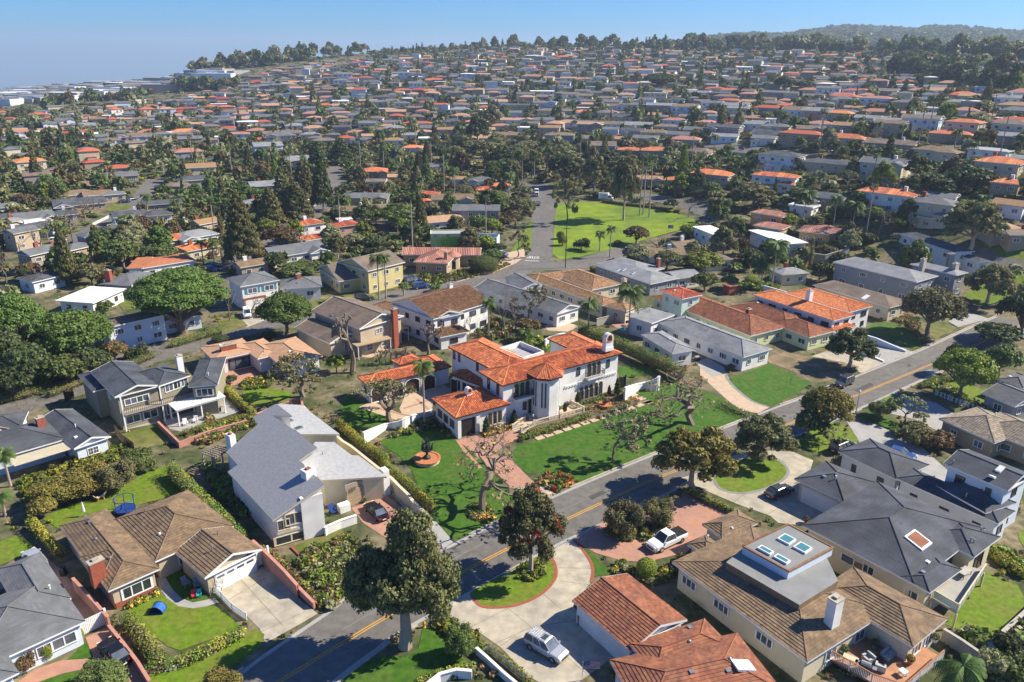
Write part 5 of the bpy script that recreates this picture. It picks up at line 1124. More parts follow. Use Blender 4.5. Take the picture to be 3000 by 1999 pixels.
# the ridge and the gaps between: more houses in rows, further apart than the ones above
def far_spots():
    out = []
    for row in range(0, 60):
        y0 = 128+row*6.2
        x = hr.uniform(0, 40)
        while x < 3000:
            y = y0+hr.uniform(-2.5, 2.5); x += hr.uniform(24, 46)
            top = np.interp(x, [0, 500, 640, 800, 1000, 1500, 2000, 2500, 3000], [352, 300, 262, 205, 182, 140, 146, 152, 165])
            if y < top+4 or y > 430: continue
            out.append((x, y))
    return out
extra = []
for x, y in far_spots():
    q = P((x, y)); r = math.hypot(q[0], q[1])
    if r > 1330 or r < 300: continue
    if x > 2500 and y < 255 and hr.random() < .55: continue
    if any((q[0]-a)**2+(q[1]-b)**2 < (9+c)**2 for a, b, c in HFOOT): continue
    w = hr.uniform(9, 17); HFOOT.append((q[0], q[1], w*.5)); extra.append((x, y, w/mpp(q), hr.choices('ogbdtpwG', [1.6, 3.4, 3.2, 1.8, 2.2, 1.8, 1.1, 1])[0]))
extra.sort(key=lambda e: -e[2]); NIND = 292-len(HS)-2-len(MIDH)
nm0 = len(MIDH)
for e in extra: HFOOT.append((0, 0, 0)); mid_house(*e, -8 if e[0] > 1500 else 0)
order = sorted(range(len(MIDH)), key=lambda i: -MIDH[i][8]/math.hypot(*MIDH[i][7][0].c)); keep = set(order[:292-len(HS)-2])
lab = {}
for i in sorted(keep, key=lambda i: MIDH[i][0]):
    px, py, c, two, wm, rm, typ, W_, w = MIDH[i]; bd = band(px, py); k = (c, bd); lab.setdefault(k, []).append(i)
fb = {}
for i, (px, py, c, two, wm, rm, typ, W_, w) in enumerate(MIDH):
    if i in keep:
        k = (c, band(px, py)); lst = lab[k]; n = lst.index(i)+1; rn = ROOFN[c]
        l_ = f"{'two-storey' if two else 'low'} {rn} {WALLN[wm]} house, " + (f"only {rn} one " if len(lst) == 1 else (f"{ordn(n)} {rn} one from left " if n <= len(lst)-1 else f"last {rn} one on right "))+k[1]
        l_ = l_.replace(', left part of the photo', ' at left').replace(', middle part of the photo', ' at centre').replace(', right part of the photo', ' at right')
        hh = House('house', l_, W_, wm, rm, group=None, fascia='white' if hr.random() < .6 else 'cream', vents=0, caps=False)
        if hr.random() < .5:
            q = W_[0]; p = q.at(hr.uniform(.2, .8), hr.uniform(.5, .7)); zt = q.h+q.zc+q.pitch*q.d/2+1.1; b = MB(); b.obb(p, q.u, 1.0, .8, q.h+q.zc-.3, zt); b.build('chimney', hr.choice(['brick', 'stucco', 'brick']), hh.root)
    else:
        b = fb.setdefault('x', MB())
        mi = ['stucco', 'cream', 'bluew', 'taupe', 'tile_red', 'sh_mid', 'sh_brn', 'sh_dark', 'sh_tan', 'tile_pk', 'roof_wh', 'glass']
        wi = {'stucco': 0, 'cream': 1, 'bluew': 2, 'yellw': 1, 'pinkw': 1}.get(wm, 3); ri = {'o': 4, 'g': 5, 'b': 6, 'd': 7, 't': 8, 'p': 9, 'w': 10}[c]
        for q in W_:
            pc = [q.at(.05, .05), q.at(.95, .05), q.at(.95, .95), q.at(.05, .95)]; b.prism(pc, q.zb-.6, q.h+q.zc-.1, wi)
            if q.typ == 'flat': b.prism([q.at(0, 0), q.at(1, 0), q.at(1, 1), q.at(0, 1)], q.h+q.zc-.2, q.h+q.zc, ri)
            else:
                for f in q.faces()[0]: slope(b, f, None, ri)
                if q.typ != 'hip':
                    H = q.h+q.zc
                    for a_, c_ in (((0.05, .05), (.05, .95)), ((.95, .05), (.95, .95))) if q.typ == 'gu' else (((.05, .05), (.95, .05)), ((.05, .95), (.95, .95))):
                        A_, B_ = q.at(*a_, H-.1), q.at(*c_, H-.1); m_ = (A_+B_)/2; m_[2] = H+q.pitch*(q.d if q.typ == 'gu' else q.w)*.47; b.face([A_, B_, m_], wi)
            a_, dr, n, L_ = q.side(0)
            for t_ in (.2, .5, .8):
                c0 = a_+dr*L_*t_+n*.06; z = q.zc+q.h-1.6; b.face([(*(c0-dr*.8), z-.6), (*(c0+dr*.8), z-.6), (*(c0+dr*.8), z+.6), (*(c0-dr*.8), z+.6)], 11)
if fb: kind(fb['x'].build('distant_houses', mi), 'stuff')
# the flat city far away on the left: pale sheds and roofs in the haze
b = MB(); cr_ = random.Random(5)
for i in range(460):
    px = cr_.uniform(-20, 640)*(1 if cr_.random() < .6 else .3); f = cr_.random(); top = np.interp(px, [0, 500, 640], [270, 236, 214]); py = top+f*np.interp(px, [0, 500, 640], [62, 44, 30])
    q = P((px, py)); r = math.hypot(q[0], q[1])
    if r < 1000: continue
    w = cr_.uniform(12, 38)*(1 if cr_.random() < .85 else 2); a_ = cr_.uniform(-.5, .5); b.obb(q, (math.cos(a_), math.sin(a_)), w, w*.5, q[2]-3, q[2]+cr_.uniform(5, 9), cr_.choice([0, 1, 1, 2]), cr_.choice([0, 2, 3, 3]))
kind(b.build('distant_city', ['bluew', 'taupe', 'greyw', 'roof_fl']), 'stuff')
# ---------------------------------------------------------------- trees and shrubs
LF = dict(dark=leaf('leaf_dark_green', (.075, .10, .034), col2=(.10, .115, .04), objrand=.25), mid=leaf('leaf_green', (.135, .17, .046), col2=(.105, .135, .04), objrand=.25), olive=leaf('leaf_olive', (0.201, 0.185, 0.076), col2=(0.134, 0.140, 0.055)),
          yel=leaf('leaf_yellow_green', (.23, .27, .035), col2=(.13, .18, .03)), gold=leaf('leaf_golden', (.27, .225, .05), col2=(.14, .16, .04)), pine=leaf('leaf_pine', (0.107, 0.168, 0.034), col2=(0.146, 0.201, 0.043)),
          con=leaf('leaf_conifer', (.13, .14, .05), col2=(.22, .18, .065)), gum=leaf('leaf_gum', (.135, .15, .055), col2=(.215, .19, .075)), hedge=leaf('leaf_hedge', (0.193, 0.273, 0.035), col2=(0.448, 0.404, 0.049)), hdark=leaf('leaf_hedge_dark', (0.128, 0.216, 0.034), col2=(0.257, 0.265, 0.052)),
          grey=leaf('leaf_grey_green', (0.320, 0.318, 0.160), col2=(0.224, 0.231, 0.099)), red=leaf('leaf_red', (.595, .044, .026), island=.3), palm=leaf('leaf_palm', (.096, .149, .032), trans=.3), bronze=leaf('leaf_bronze', (.175, .105, .052), col2=(.105, .123, .035)), flower=leaf('petal_mixed', (.700, .350, .088), island=.9), dry=leaf('leaf_dry', (.333, .228, .105)))
def leaves(cl, n, size, rg, shell=.6, flat=0.):
    """leaf quads spread through ellipsoid clumps (centre, radii)"""
    C = np.array([c[0] for c in cl], float); Rr = np.array([c[1] if hasattr(c[1], '__len__') else (c[1],)*3 for c in cl], float)
    wgt = (Rr[:, 0]*Rr[:, 1]*Rr[:, 2])**(2/3); k = rg.choice(len(cl), n, p=wgt/wgt.sum())
    d = rg.normal(size=(n, 3)); d /= np.linalg.norm(d, axis=1)[:, None]; d[:, 2] = np.where(d[:, 2] < -.35, -d[:, 2], d[:, 2])
    f = 1-(1-shell)*rg.random(n)**1.6; f = np.where(rg.random(n) < .22, f*rg.uniform(1.0, 1.45, n), f) if shell < .8 else f
    p = C[k]+d*Rr[k]*f[:, None]
    nm = d*1.1+rg.normal(size=(n, 3))*.55; nm[:, 2] += flat; nm /= np.linalg.norm(nm, axis=1)[:, None]
    a = np.cross(nm, rg.normal(size=(n, 3))); a /= np.linalg.norm(a, axis=1)[:, None]; b = np.cross(nm, a)
    s = size*rg.uniform(.6, 1.3, n)[:, None]
    V = np.stack([p-a*s*.5-b*s*.32, p+a*s*.5-b*s*.32, p+a*s*.42+b*s*.4, p-a*s*.42+b*s*.4], 1).reshape(-1, 3)
    return V, np.arange(n*4).reshape(n, 4)
def limbs(mb, base, tips, r0, fork, rg):
    """trunk to a fork point, then tapered curving limbs"""
    fork = np.asarray(fork, float); mb.tube([base, (np.asarray(base)+fork)/2+rg.normal(size=3)*(.012, .012, 0), fork], [r0*1.25, r0, r0*.8], 7)
    for t in tips:
        t = np.asarray(t, float); m = (fork+t)/2+rg.normal(size=3)*.03; m[2] += .02; mb.tube([fork, m, t], [r0*.6, r0*.36, r0*.14], 5)
PROTO = {}
def clumps(kind_, rg):
    cl = []
    if kind_ == 'lobes':
        for c, R_ in (((-.28, 0, .56), .2), ((.11, .05, .84), .18), ((.22, 0, .50), .24), ((-.04, -.1, .50), .2), ((.1, .05, .66), .2), ((-.33, .05, .42), .14), ((.34, 0, .38), .14)):
            for i in range(22): d = rg.normal(size=3); d /= np.linalg.norm(d); r = rg.uniform(.05, .10); cl.append(((c[0]+d[0]*R_*.8, c[1]+d[1]*R_*.8, c[2]+d[2]*R_*.62), (r, r, r*.8)))
    if kind_ == 'round':
        for i in range(64):
            d = rg.normal(size=3); d /= np.linalg.norm(d); d[2] = abs(d[2])*1.0-.35; r = rg.uniform(.07, .15); cl.append(((d[0]*(.5-r)*1.05, d[1]*(.5-r)*1.05, .56+d[2]*.30), (r, r, r*.8)))
        cl.append(((0, 0, .58), (.3, .3, .25)))
    elif kind_ == 'gum':
        for i in range(58):
            a = i*2.4+rg.uniform(-.4, .4); q = math.sqrt((i+.5)/58); r = rg.uniform(.06, .125); cl.append(((math.cos(a)*q*.42, math.sin(a)*q*.42, .84-.36*q*q+rg.uniform(-.2, .08)), (r, r, r*.8)))
    elif kind_ == 'umbrella':
        for i in range(60):
            a = i*2.4; q = math.sqrt((i+.5)/60); r = rg.uniform(.07, .12); cl.append(((math.cos(a)*q*.43, math.sin(a)*q*.43, .88-.30*q*q+rg.uniform(-.03, .03)), (r, r, r*.55)))
        for i in range(12): a = rg.uniform(0, 6.28); q = rg.uniform(.2, .42); cl.append(((math.cos(a)*q, math.sin(a)*q, .5+rg.uniform(-.08, .05)), (.08, .08, .045)))
    elif kind_ == 'conifer':
        for i in range(70):
            t = (i+.5)/70; a = i*2.4; q = (1-t)**.75*.40*rg.uniform(.7, 1.05)+.02; r = .05+.10*(1-t); cl.append(((math.cos(a)*q, math.sin(a)*q, .12+t*.84), (r, r, r*.42)))
    elif kind_ == 'column':
        for i in range(24): t = (i+.5)/24; a = i*2.4; q = .22*math.sin(math.pi*min(t*.8+.2, 1))**.7; cl.append(((math.cos(a)*q, math.sin(a)*q, .06+t*.86), (.24*(1-t*.6), .24*(1-t*.6), .09)))
    elif kind_ == 'shrub':
        for i in range(14): a = i*2.4; q = math.sqrt((i+.5)/14)*.36; r = rg.uniform(.12, .2); cl.append(((math.cos(a)*q, math.sin(a)*q, .38+rg.uniform(-.1, .28)*(1-q)), (r, r, r*1.3)))
    elif kind_ == 'ball': cl = [((0, 0, .5), (.48, .48, .48)), ((0, 0, .3), (.44, .44, .3))]
    return cl
LOD = {'hi': (15000, .034), 'mid': (3600, .065), 'lo': (420, .16)}
def tree_meshes(kind_, lf, lod, seed, dens=1.0):
    key = (kind_, lf, lod, seed, dens)
    if key in PROTO: return PROTO[key]
    rg = np.random.default_rng(abs(hash(kind_)) % 1000*0+seed*17+len(kind_)*131); cl = clumps(kind_, rg); n, sz = LOD[lod]
    n = int(n*dens); sz *= dens**-.42*{'ball': .7, 'conifer': .8, 'umbrella': .75, 'column': 1.3}.get(kind_, 1)
    V, F = leaves(cl, n, sz, rg, .5 if kind_ != 'ball' else .85, .3 if kind_ == 'umbrella' else 0)
    mats = [LF[lf]]; mi = None
    if lf == 'gum' and kind_ == 'gum' and seed == 90:
        mats.append(LF['red']); c = np.array([(.25, -.2, .85), (-.3, -.1, .8), (.38, .1, .7), (.05, -.35, .6), (.1, .1, .97), (.42, -.1, .62), (-.1, -.3, .55)]); P4 = V.reshape(-1, 4, 3).mean(1); dd = np.min(np.linalg.norm(P4[:, None]-c[None], axis=2), axis=1)
        mi = ((dd < .085) & (rg.random(len(P4)) < .55)).astype(int)
    cm = npmesh('crown', V, F, mats, mi); tb = MB(); r0 = .035
    if kind_ in ('round', 'gum', 'lobes'):
        fk = (rg.uniform(-.03, .03), rg.uniform(-.03, .03), .22 if kind_ == 'round' else .3); r0 = .052 if kind_ == 'lobes' else r0; tips = [c[0] for c in cl[::5]]; limbs(tb, (0, 0, -.01), tips, r0, fk, rg)
    elif kind_ == 'umbrella': limbs(tb, (0, 0, -.01), [c[0] for c in cl[::3]], .04, (.02, 0, .18), rg)
    elif kind_ in ('conifer', 'column'): tb.tube([(0, 0, -.01), (0, 0, .5), (0, 0, .95)], [.03, .02, .004], 6)
    elif kind_ == 'shrub': limbs(tb, (0, 0, -.01), [c[0] for c in cl[::3]], .025, (0, 0, .08), rg)
    else: tb.tube([(0, 0, -.01), (0, 0, .4)], [.03, .02], 5)
    tm = tb.mesh('trunk', 'barkw' if kind_ in ('gum', 'lobes') else 'bark')
    PROTO[key] = (cm, tm); return PROTO[key]
kind_w = False
def branchy(seed, depth=4, knob=False, spread=.55, nb=3, leafs=0, lf='olive', upright=.35, r0=.045):
    key = ('b', seed, depth, knob, spread, nb, leafs, lf, upright, r0)
    if key in PROTO: return PROTO[key]
    rg = np.random.default_rng(seed); tb = MB(); tips = []
    def grow(p, d, l, r, dep):
        e = p+d*l; m = (p+e)/2+rg.normal(size=3)*l*.10; tb.tube([p, m, e], [r, r*.85, r*.68], 6 if dep > 2 else (4 if dep > 0 else 3), 0, dep == 0)
        if dep == 0:
            tips.append(e)
            if knob: tb.ball(e, r*1.5, 5, 3)
            return
        for i in range(nb if dep < depth else nb+1):
            a = rg.normal(size=3); a -= d*(a@d); a /= np.linalg.norm(a); nd = d*(1-spread*.5)+a*spread*rg.uniform(.7, 1.3); nd[2] += upright*.3; nd /= np.linalg.norm(nd)
            grow(e, nd, l*rg.uniform(.66, .88), r*.66, dep-1)
    grow(np.array([0, 0, -.01]), np.array([rg.uniform(-.1, .1), rg.uniform(-.1, .1), 1.]), .28, r0, depth)
    A = np.array(tb.v); top = A[:, 2].max(); rad = np.percentile(np.hypot(A[:, 0], A[:, 1]), 86); tb.v = [(x/rad*.5, y/rad*.5, z/top) for x, y, z in tb.v]
    cm = None
    if leafs:
        T = [((t[0]/rad*.5, t[1]/rad*.5, t[2]/top), rg.uniform(.035, .07)) for t in tips]; cm = npmesh('crown', *leaves(T, leafs, .03, rg, .3), LF[lf])
    PROTO[key] = (cm, tb.mesh('branches', 'barkw' if kind_w else 'bark')); return PROTO[key]
def palm_meshes(kind_, seed):
    key = ('palm', kind_, seed)
    if key in PROTO: return PROTO[key]
    rg = np.random.default_rng(seed); b = MB(); nf = 26 if kind_ == 'feather' else 34; top = np.array([0, 0, 0.])
    for i in range(nf):
        a = i*2.399+rg.uniform(-.2, .2); el = rg.uniform(-.55, 1.1) if kind_ == 'feather' else rg.uniform(-.9, 1.2); L_ = .5*rg.uniform(.85, 1.1); hd = np.array([math.cos(a), math.sin(a), 0]); pts = []
        for j in range(7):
            t = j/6; x = L_*t*math.cos(el*.6)*(1-.12*t*t); z = L_*(math.sin(el)*t*.9-.75*t*t*(.6+.3*math.cos(el))); pts.append(top+hd*x+(0, 0, z))
        sd = np.array([-hd[1], hd[0], 0])
        if kind_ == 'feather':
            for j in range(1, 7):
                for f in (0, .5):
                    p = pts[j-1]*(1-f)+pts[j]*f; dr = pts[j]-pts[j-1]; dr /= np.linalg.norm(dr); w = .12*math.sin(math.pi*min((j-.5+f)/6.6, 1))+.02
                    for s in (-1, 1):
                        tip = p+sd*s*w*.8+dr*w*.6-(0, 0, w*.55); q = dr*.022; b.face([p-q, p+q, tip+q*.3, tip-q*.3] if s > 0 else [p+q, p-q, tip-q*.3, tip+q*.3])
                b.face([pts[j-1]-sd*.006, pts[j-1]+sd*.006, pts[j]+sd*.006, pts[j]-sd*.006])
        else:
            c = pts[4]; dr = pts[4]-pts[3]; dr /= np.linalg.norm(dr); b.face([pts[0]-sd*.006, pts[0]+sd*.006, c+sd*.006, c-sd*.006])
            for k in range(9):
                t = (k-4)/4*1.25; d = dr*math.cos(t)+sd*math.sin(t); e = c+d*.2-(0, 0, .05*abs(t)+.03); b.face([c-sd*.004, c+d*.1+np.cross(d, (0, 0, 1))*.022, e, c+d*.1-np.cross(d, (0, 0, 1))*.022])
    cm = b.mesh('fronds', LF['palm']); t = MB(); t.tube([(0, 0, -.01), (.012, 0, .3), (.008, .01, .7), (0, 0, 1.0)], [1.25, 1.0, .85, .8], 8, 0); tm = t.mesh('trunk', 'barkw'); PROTO[key] = (cm, tm); return PROTO[key]
TREES = []
def put_parts(name, label, cat, pos, cm, tm, s, rot=None, group=None, cloc=None, cscale=None, tscale=None, cn='crown', tn='trunk'):
    r = thing(name, label, cat, pos, group); r.rotation_euler = (0, 0, rnd.uniform(0, 6.28) if rot is None else rot)
    if tm is not None: o = link(tn, tm, r); o.scale = tscale or s
    if cm is not None:
        o = link(cn, cm, r); o.scale = cscale or s
        if cloc: o.location = cloc
    TREES.append((pos[0], pos[1], s[0]*.5)); return r
def TR_(s, top, w, kind_, lf, label, name='tree', lod='hi', seed=1, dens=1.0, group=None, rot=None, cat='tree'):
    """s: base point; top: row of the crown's top in the same zoom; w: crown width there"""
    k = int(s.split()[0]); r = REG[k]; px = g1(s); q = P(px); H = height_at(q, r[1]+top*r[2]); Wd = w*r[2]*mpp(q); q = np.array([q[0], q[1], q[2]-.05])
    if kind_ == 'palm' or kind_ == 'fan':
        cm, tm = palm_meshes('feather' if kind_ == 'palm' else 'fan', seed); th = max(H-Wd*.22, 1); rad = .17 if kind_ == 'palm' else .22
        return put_parts(name, label, 'palm', q, cm, tm, (Wd, Wd, Wd), rot, group, (0, 0, th), (Wd, Wd, Wd), (rad, rad, th), 'fronds')
    if kind_ in ('bare', 'coral', 'pollard', 'sparse', 'stems'):
        a = dict(bare=dict(depth=6, nb=2, spread=.6, r0=.03), coral=dict(depth=7, nb=2, spread=.9, upright=.05, leafs=330, lf='dry', r0=.042), pollard=dict(depth=3, nb=3, spread=.6, knob=True, r0=.055), sparse=dict(depth=6, nb=2, spread=.8, r0=.03, leafs=int(4200*dens), lf=lf or 'olive'), stems=dict(depth=4, nb=3, spread=.55, leafs=int(1500*dens), lf=lf or 'olive'))[kind_]
        cm, tm = branchy(seed, **a); return put_parts(name, label, cat, q, cm, tm, (Wd, Wd, H), rot, group, tn='branches')
    cm, tm = tree_meshes(kind_, lf, lod, seed, dens); return put_parts(name, label, cat, q, cm, tm, (Wd, Wd, H), rot, group)
T = TR_
T('8 440,1320', 410, 790, 'lobes', 'gum', 'huge flowering gum tree with a thick pale trunk at the roadside in front', seed=3, dens=3.2, rot=0)
T('8 1300,812', 215, 480, 'gum', 'gum', 'gum tree dotted with red blossom on the half-moon lawn', seed=90, dens=2.0, rot=0)
T('8 970,385', -150, 820, 'coral', None, 'gnarled nearly leafless coral tree on the villa lawn beside the brick path', seed=5)
T('0 2030,1438', 1240, 240, 'gum', 'gold', 'golden-topped gum tree leaning over the street by the clipped hedge', seed=4, dens=1.2)
T('0 2233,1352', 1213, 185, 'gum', 'gum', 'brownish gum tree on the oval lawn island', seed=5)
T('0 2412,1272', 1117, 150, 'round', 'gold', 'golden-leaved round tree beside the street lamp', seed=2)
T('0 2365,1290', 1190, 85, 'round', 'dark', 'small dark tree crouching left of the golden one', seed=3, lod='mid')
T('0 2440,1300', 1243, 95, 'sparse', 'olive', 'low spreading olive tree on the small lawn by the road', seed=8)
T('0 1797,1356', 1212, 140, 'sparse', 'grey', 'thin grey-green tree alone on the villa front lawn', seed=11)
T('0 2028,1245', 1072, 260, 'coral', None, 'bare twisted tree at the right corner of the villa lawn', seed=14)
T('8 1930,560', 290, 290, 'shrub', 'olive', 'broad olive bush on the pink paved forecourt', 'shrub', seed=2, cat='shrub'); T('8 2180,480', 260, 240, 'shrub', 'olive', 'second olive bush closer to the white pickup', 'shrub', seed=4, cat='shrub')
T('6 1905,1182', 790, 380, 'round', 'yel', 'bright yellow-green tree on the lawn right of the street', seed=6); T('6 2180,1020', 775, 240, 'round', 'mid', 'darker green tree behind the bright yellow-green one', seed=7, lod='mid'); T('6 1850,1010', 770, 150, 'round', 'dark', 'dark tree tucked left behind the bright yellow-green one', seed=8, lod='mid')
T('6 1530,1342', 1165, 210, 'sparse', 'grey', 'pale blossoming young tree beside the wide driveway', seed=21, dens=1.5); T('6 1360,1312', 1165, 190, 'shrub', 'mid', 'round green bush left of the pale blossoming tree', 'shrub', seed=6, cat='shrub')
T('6 1140,962', 680, 350, 'gum', 'dark', 'dark gum tree on the dry front yard of the lime house', seed=7); T('6 1690,740', 370, 400, 'round', 'olive', 'big olive-coloured tree in front of the blue-grey house', seed=9)
T('6 2095,525', 240, 320, 'gum', 'olive', 'open gum tree on the bright lawn at upper right', seed=8); T('6 2310,770', 400, 340, 'round', 'dark', 'large dark evergreen at the right edge beside the street', seed=10); T('6 2160,830', 640, 320, 'round', 'dark', 'dark shrubby tree overhanging the street at right', seed=11, lod='mid')
T('6 940,365', 215, 155, 'round', 'dark', 'dense dark round tree above the orange-tiled roof', seed=12, lod='mid'); T('6 1080,300', 150, 150, 'round', 'dark', 'dark round tree by the pale block wall', seed=13, lod='mid')
T('6 535,432', 200, 180, 'palm', None, 'feather palm left of the taller one by the garden wall', 'palm', seed=1); T('6 612,425', 65, 210, 'palm', None, 'tallest feather palm behind the orange-tiled roof', 'palm', seed=2)
T('6 130,310', 145, 280, 'round', 'yel', 'light green tree above the aqua house', seed=14, lod='mid'); T('6 150,440', 290, 190, 'round', 'mid', 'leafy tree beside the aqua house', seed=15, lod='mid'); T('6 320,420', 315, 125, 'round', 'mid', 'small round tree over the red shed', seed=16, lod='mid'); T('6 480,395', 335, 115, 'ball', 'yel', 'clipped round yellow-green bush by the garden wall', 'shrub', seed=1, lod='mid', cat='shrub')
T('6 620,235', 65, 210, 'round', 'dark', 'dark tree between the white flat roofs', seed=17, lod='mid'); T('6 470,235', 130, 150, 'round', 'mid', 'rounded tree in front of the white flat-roofed house', seed=18, lod='mid'); T('6 350,120', -80, 150, 'gum', 'dark', 'tall dark tree breaking the white flat roof line', seed=12, lod='mid')
T('5 262,500', 165, 150, 'palm', None, 'left one of twin palms in front of the yellow house', 'palm', seed=3); T('5 310,492', 175, 120, 'palm', None, 'right one of twin palms in front of the yellow house', 'palm', seed=4)
T('5 1015,782', 470, 140, 'palm', None, 'slim palm behind the villa next to the brown-tiled house', 'palm', seed=5); T('5 1700,752', 475, 180, 'palm', None, 'curving palm at the left end of the tall hedge', 'palm', seed=6); T('5 1978,742', 375, 250, 'palm', None, 'big palm beside the swimming pool and blue slide', 'palm', seed=7)
T('5 575,1362', 895, 190, 'palm', None, 'single palm before the villa garage court', 'palm', seed=8); T('5 1270,802', 685, 140, 'palm', None, 'young palm behind the villa roof terrace', 'palm', seed=9); T('5 650,445', 375, 120, 'palm', None, 'low bushy palm beside the blue parked car', 'palm', seed=10); T('5 432,470', 365, 95, 'palm', None, 'small palm left of the blue parked car', 'palm', seed=11)
T('5 75,1002', 600, 230, 'pollard', None, 'pale pollarded tree behind the villa garages', seed=31); T('5 600,882', 680, 170, 'pollard', None, 'pollarded bare tree by the covered patio', seed=32)
for i in range(7): T(f'5 {265+i*38},{948-i*4}', 840-(i % 3)*14, 62, 'pollard', None, f'stubby pollarded trunk, {ordn(i+1)} from left in the row behind the garages', seed=33+i % 3)
T('5 340,1335', 1080, 400, 'stems', 'olive', 'multi-stemmed tree with thin foliage in the villa side garden', seed=41)
T('5 1125,762', 420, 190, 'bare', None, 'pale bare tree behind the villa beside the slim palm', seed=51); T('5 1290,645', 395, 220, 'sparse', 'olive', 'twiggy brown tree in front of the grey gabled house', seed=52, dens=.7); T('5 1200,700', 430, 150, 'bare', None, 'bare grey tree between the twiggy one and the slim palm', seed=53)
T('5 890,745', 600, 90, 'bare', None, 'thin bare sapling next to the brown-tiled house wall', seed=54); T('5 1290,720', 610, 190, 'shrub', 'bronze', 'brownish overgrown shrub behind the villa roofs', 'shrub', seed=7, lod='mid', cat='shrub')
T('5 980,305', 195, 215, 'ball', 'mid', 'large clipped dome bush at the street corner', 'shrub', seed=2, cat='shrub'); T('5 1215,205', 10, 150, 'sparse', 'olive', 'leaning tree on the verge of the street with the painted word', seed=56); T('5 2030,120', -30, 180, 'round', 'bronze', 'brown-leaved round tree at the right side of the park', seed=19, lod='mid')
T('5 2072,205', 125, 110, 'round', 'grey', 'pale round tree by the park street', seed=20, lod='mid'); T('5 1780,165', 15, 100, 'palm', None, 'short palm at the park edge', 'palm', seed=12); T('5 1850,205', -20, 90, 'palm', None, 'slender palm leaning at the park edge', 'palm', seed=13); T('5 1655,155', 55, 125, 'shrub', 'mid', 'leafy green bush in the middle of the park lawn', 'shrub', seed=8, lod='mid', cat='shrub')
T('5 1525,125', 50, 70, 'ball', 'yel', 'small yellow-green bush at the left side of the park', 'shrub', seed=3, lod='mid', cat='shrub'); T('5 1510,80', 25, 60, 'ball', 'bronze', 'small bronze bush at the left side of the park', 'shrub', seed=3, lod='mid', cat='shrub'); T('5 1905,130', 85, 65, 'ball', 'bronze', 'round bronze bush right of the park palms', 'shrub', seed=3, lod='mid', cat='shrub')
T('4 1268,722', 262, 670, 'umbrella', 'pine', 'great umbrella pine with a wide flat crown', seed=1, dens=1.8); T('4 540,930', 515, 500, 'round', 'pine', 'dense broad pine right of the shady grove at left', seed=22, dens=1.5); T('4 170,960', 430, 420, 'umbrella', 'pine', 'tall loose pine towering over the grove at the left edge', seed=4, dens=1.2)
T('4 40,1050', 620, 330, 'round', 'dark', 'dark tree at the left edge below the tall loose pine', seed=23, lod='mid'); T('4 230,1120', 760, 300, 'round', 'dark', 'dark tree leaning over the street at far left', seed=24, lod='mid'); T('4 100,1190', 930, 260, 'round', 'dark', 'lowest dark tree of the grove beside the street at left', seed=25, lod='mid')
T('4 470,1090', 850, 300, 'round', 'mid', 'leafy tree with yellow tips above the charcoal roof', seed=26, lod='mid'); T('4 640,1040', 800, 260, 'round', 'dark', 'dark tree above the grey two-storey roof', seed=27, lod='mid'); T('4 800,930', 760, 180, 'round', 'bronze', 'brownish small tree in front of the shaded white house', seed=28, lod='mid'); T('4 950,900', 790, 160, 'shrub', 'dark', 'dark shrub at the steps of the shaded white house', 'shrub', seed=9, lod='mid', cat='shrub')
T('4 20,820', 480, 260, 'round', 'mid', 'olive-topped tree at the left edge above the grove', seed=29, lod='mid'); T('4 720,580', 490, 150, 'shrub', 'mid', 'leafy shrub before the white flat-roofed house', 'shrub', seed=3, lod='mid', cat='shrub')
T('4 1975,745', 405, 370, 'round', 'pine', 'dense round pine beside the middle street', seed=30, dens=1.2); T('4 1580,645', 390, 140, 'bare', None, 'grey bare tree beside the umbrella pine', seed=55); T('4 190,1335', 1195, 140, 'bare', None, 'small pale bare tree in front of the charcoal roof', seed=57); T('4 1740,620', 450, 170, 'bare', None, 'bare rusty tree by the brick arch', seed=58)
T('4 2090,1165', 890, 340, 'stems', 'olive', 'wispy olive-green tree in the garden behind the grey modern house', seed=61, dens=2.2); T('4 1515,1010', 890, 100, 'palm', None, 'small palm on the garden patio', 'palm', seed=14); T('4 1590,1085', 1005, 100, 'shrub', 'dark', 'spiky dark plant below the garden patio', 'shrub', seed=5, lod='mid', cat='shrub')
T('4 1525,790', 740, 130, 'ball', 'dark', 'low dome bush at the kerb of the middle street', 'shrub', seed=4, lod='mid', cat='shrub'); T('4 1850,760', 715, 110, 'ball', 'dark', 'low dome bush under the dense round pine', 'shrub', seed=4, lod='mid', cat='shrub'); T('4 2320,1000', 860, 130, 'round', 'yel', 'bright green tree behind the villa hedge', seed=32, lod='mid')
T('4 1685,268', -255, 290, 'conifer', 'con', 'tallest bronze-green conifer with a broad cone', seed=1, dens=1.2)
for (x, y, tp, w, l) in ((797, 668, 562, 80, 'conifer right of the tallest bronze one, lower and darker'), (872, 645, 545, 90, 'plump conifer above the white-roofed Spanish house'), (832, 605, 498, 62, 'slim conifer in the middle of the conifer group'), (893, 585, 482, 75, 'tall dark conifer at the back of the group'), (948, 620, 455, 62, 'slender conifer beside the cross street at right of the group'), (930, 505, 425, 55, 'farther conifer rising behind the group'), (1000, 480, 415, 70, 'broad dark conifer beyond the cross street')):
    T(f'0 {x},{y}', tp-14, w*1.2, 'conifer', 'con' if x < 900 else 'dark', l, seed=2 if x % 2 else 3, lod='mid')
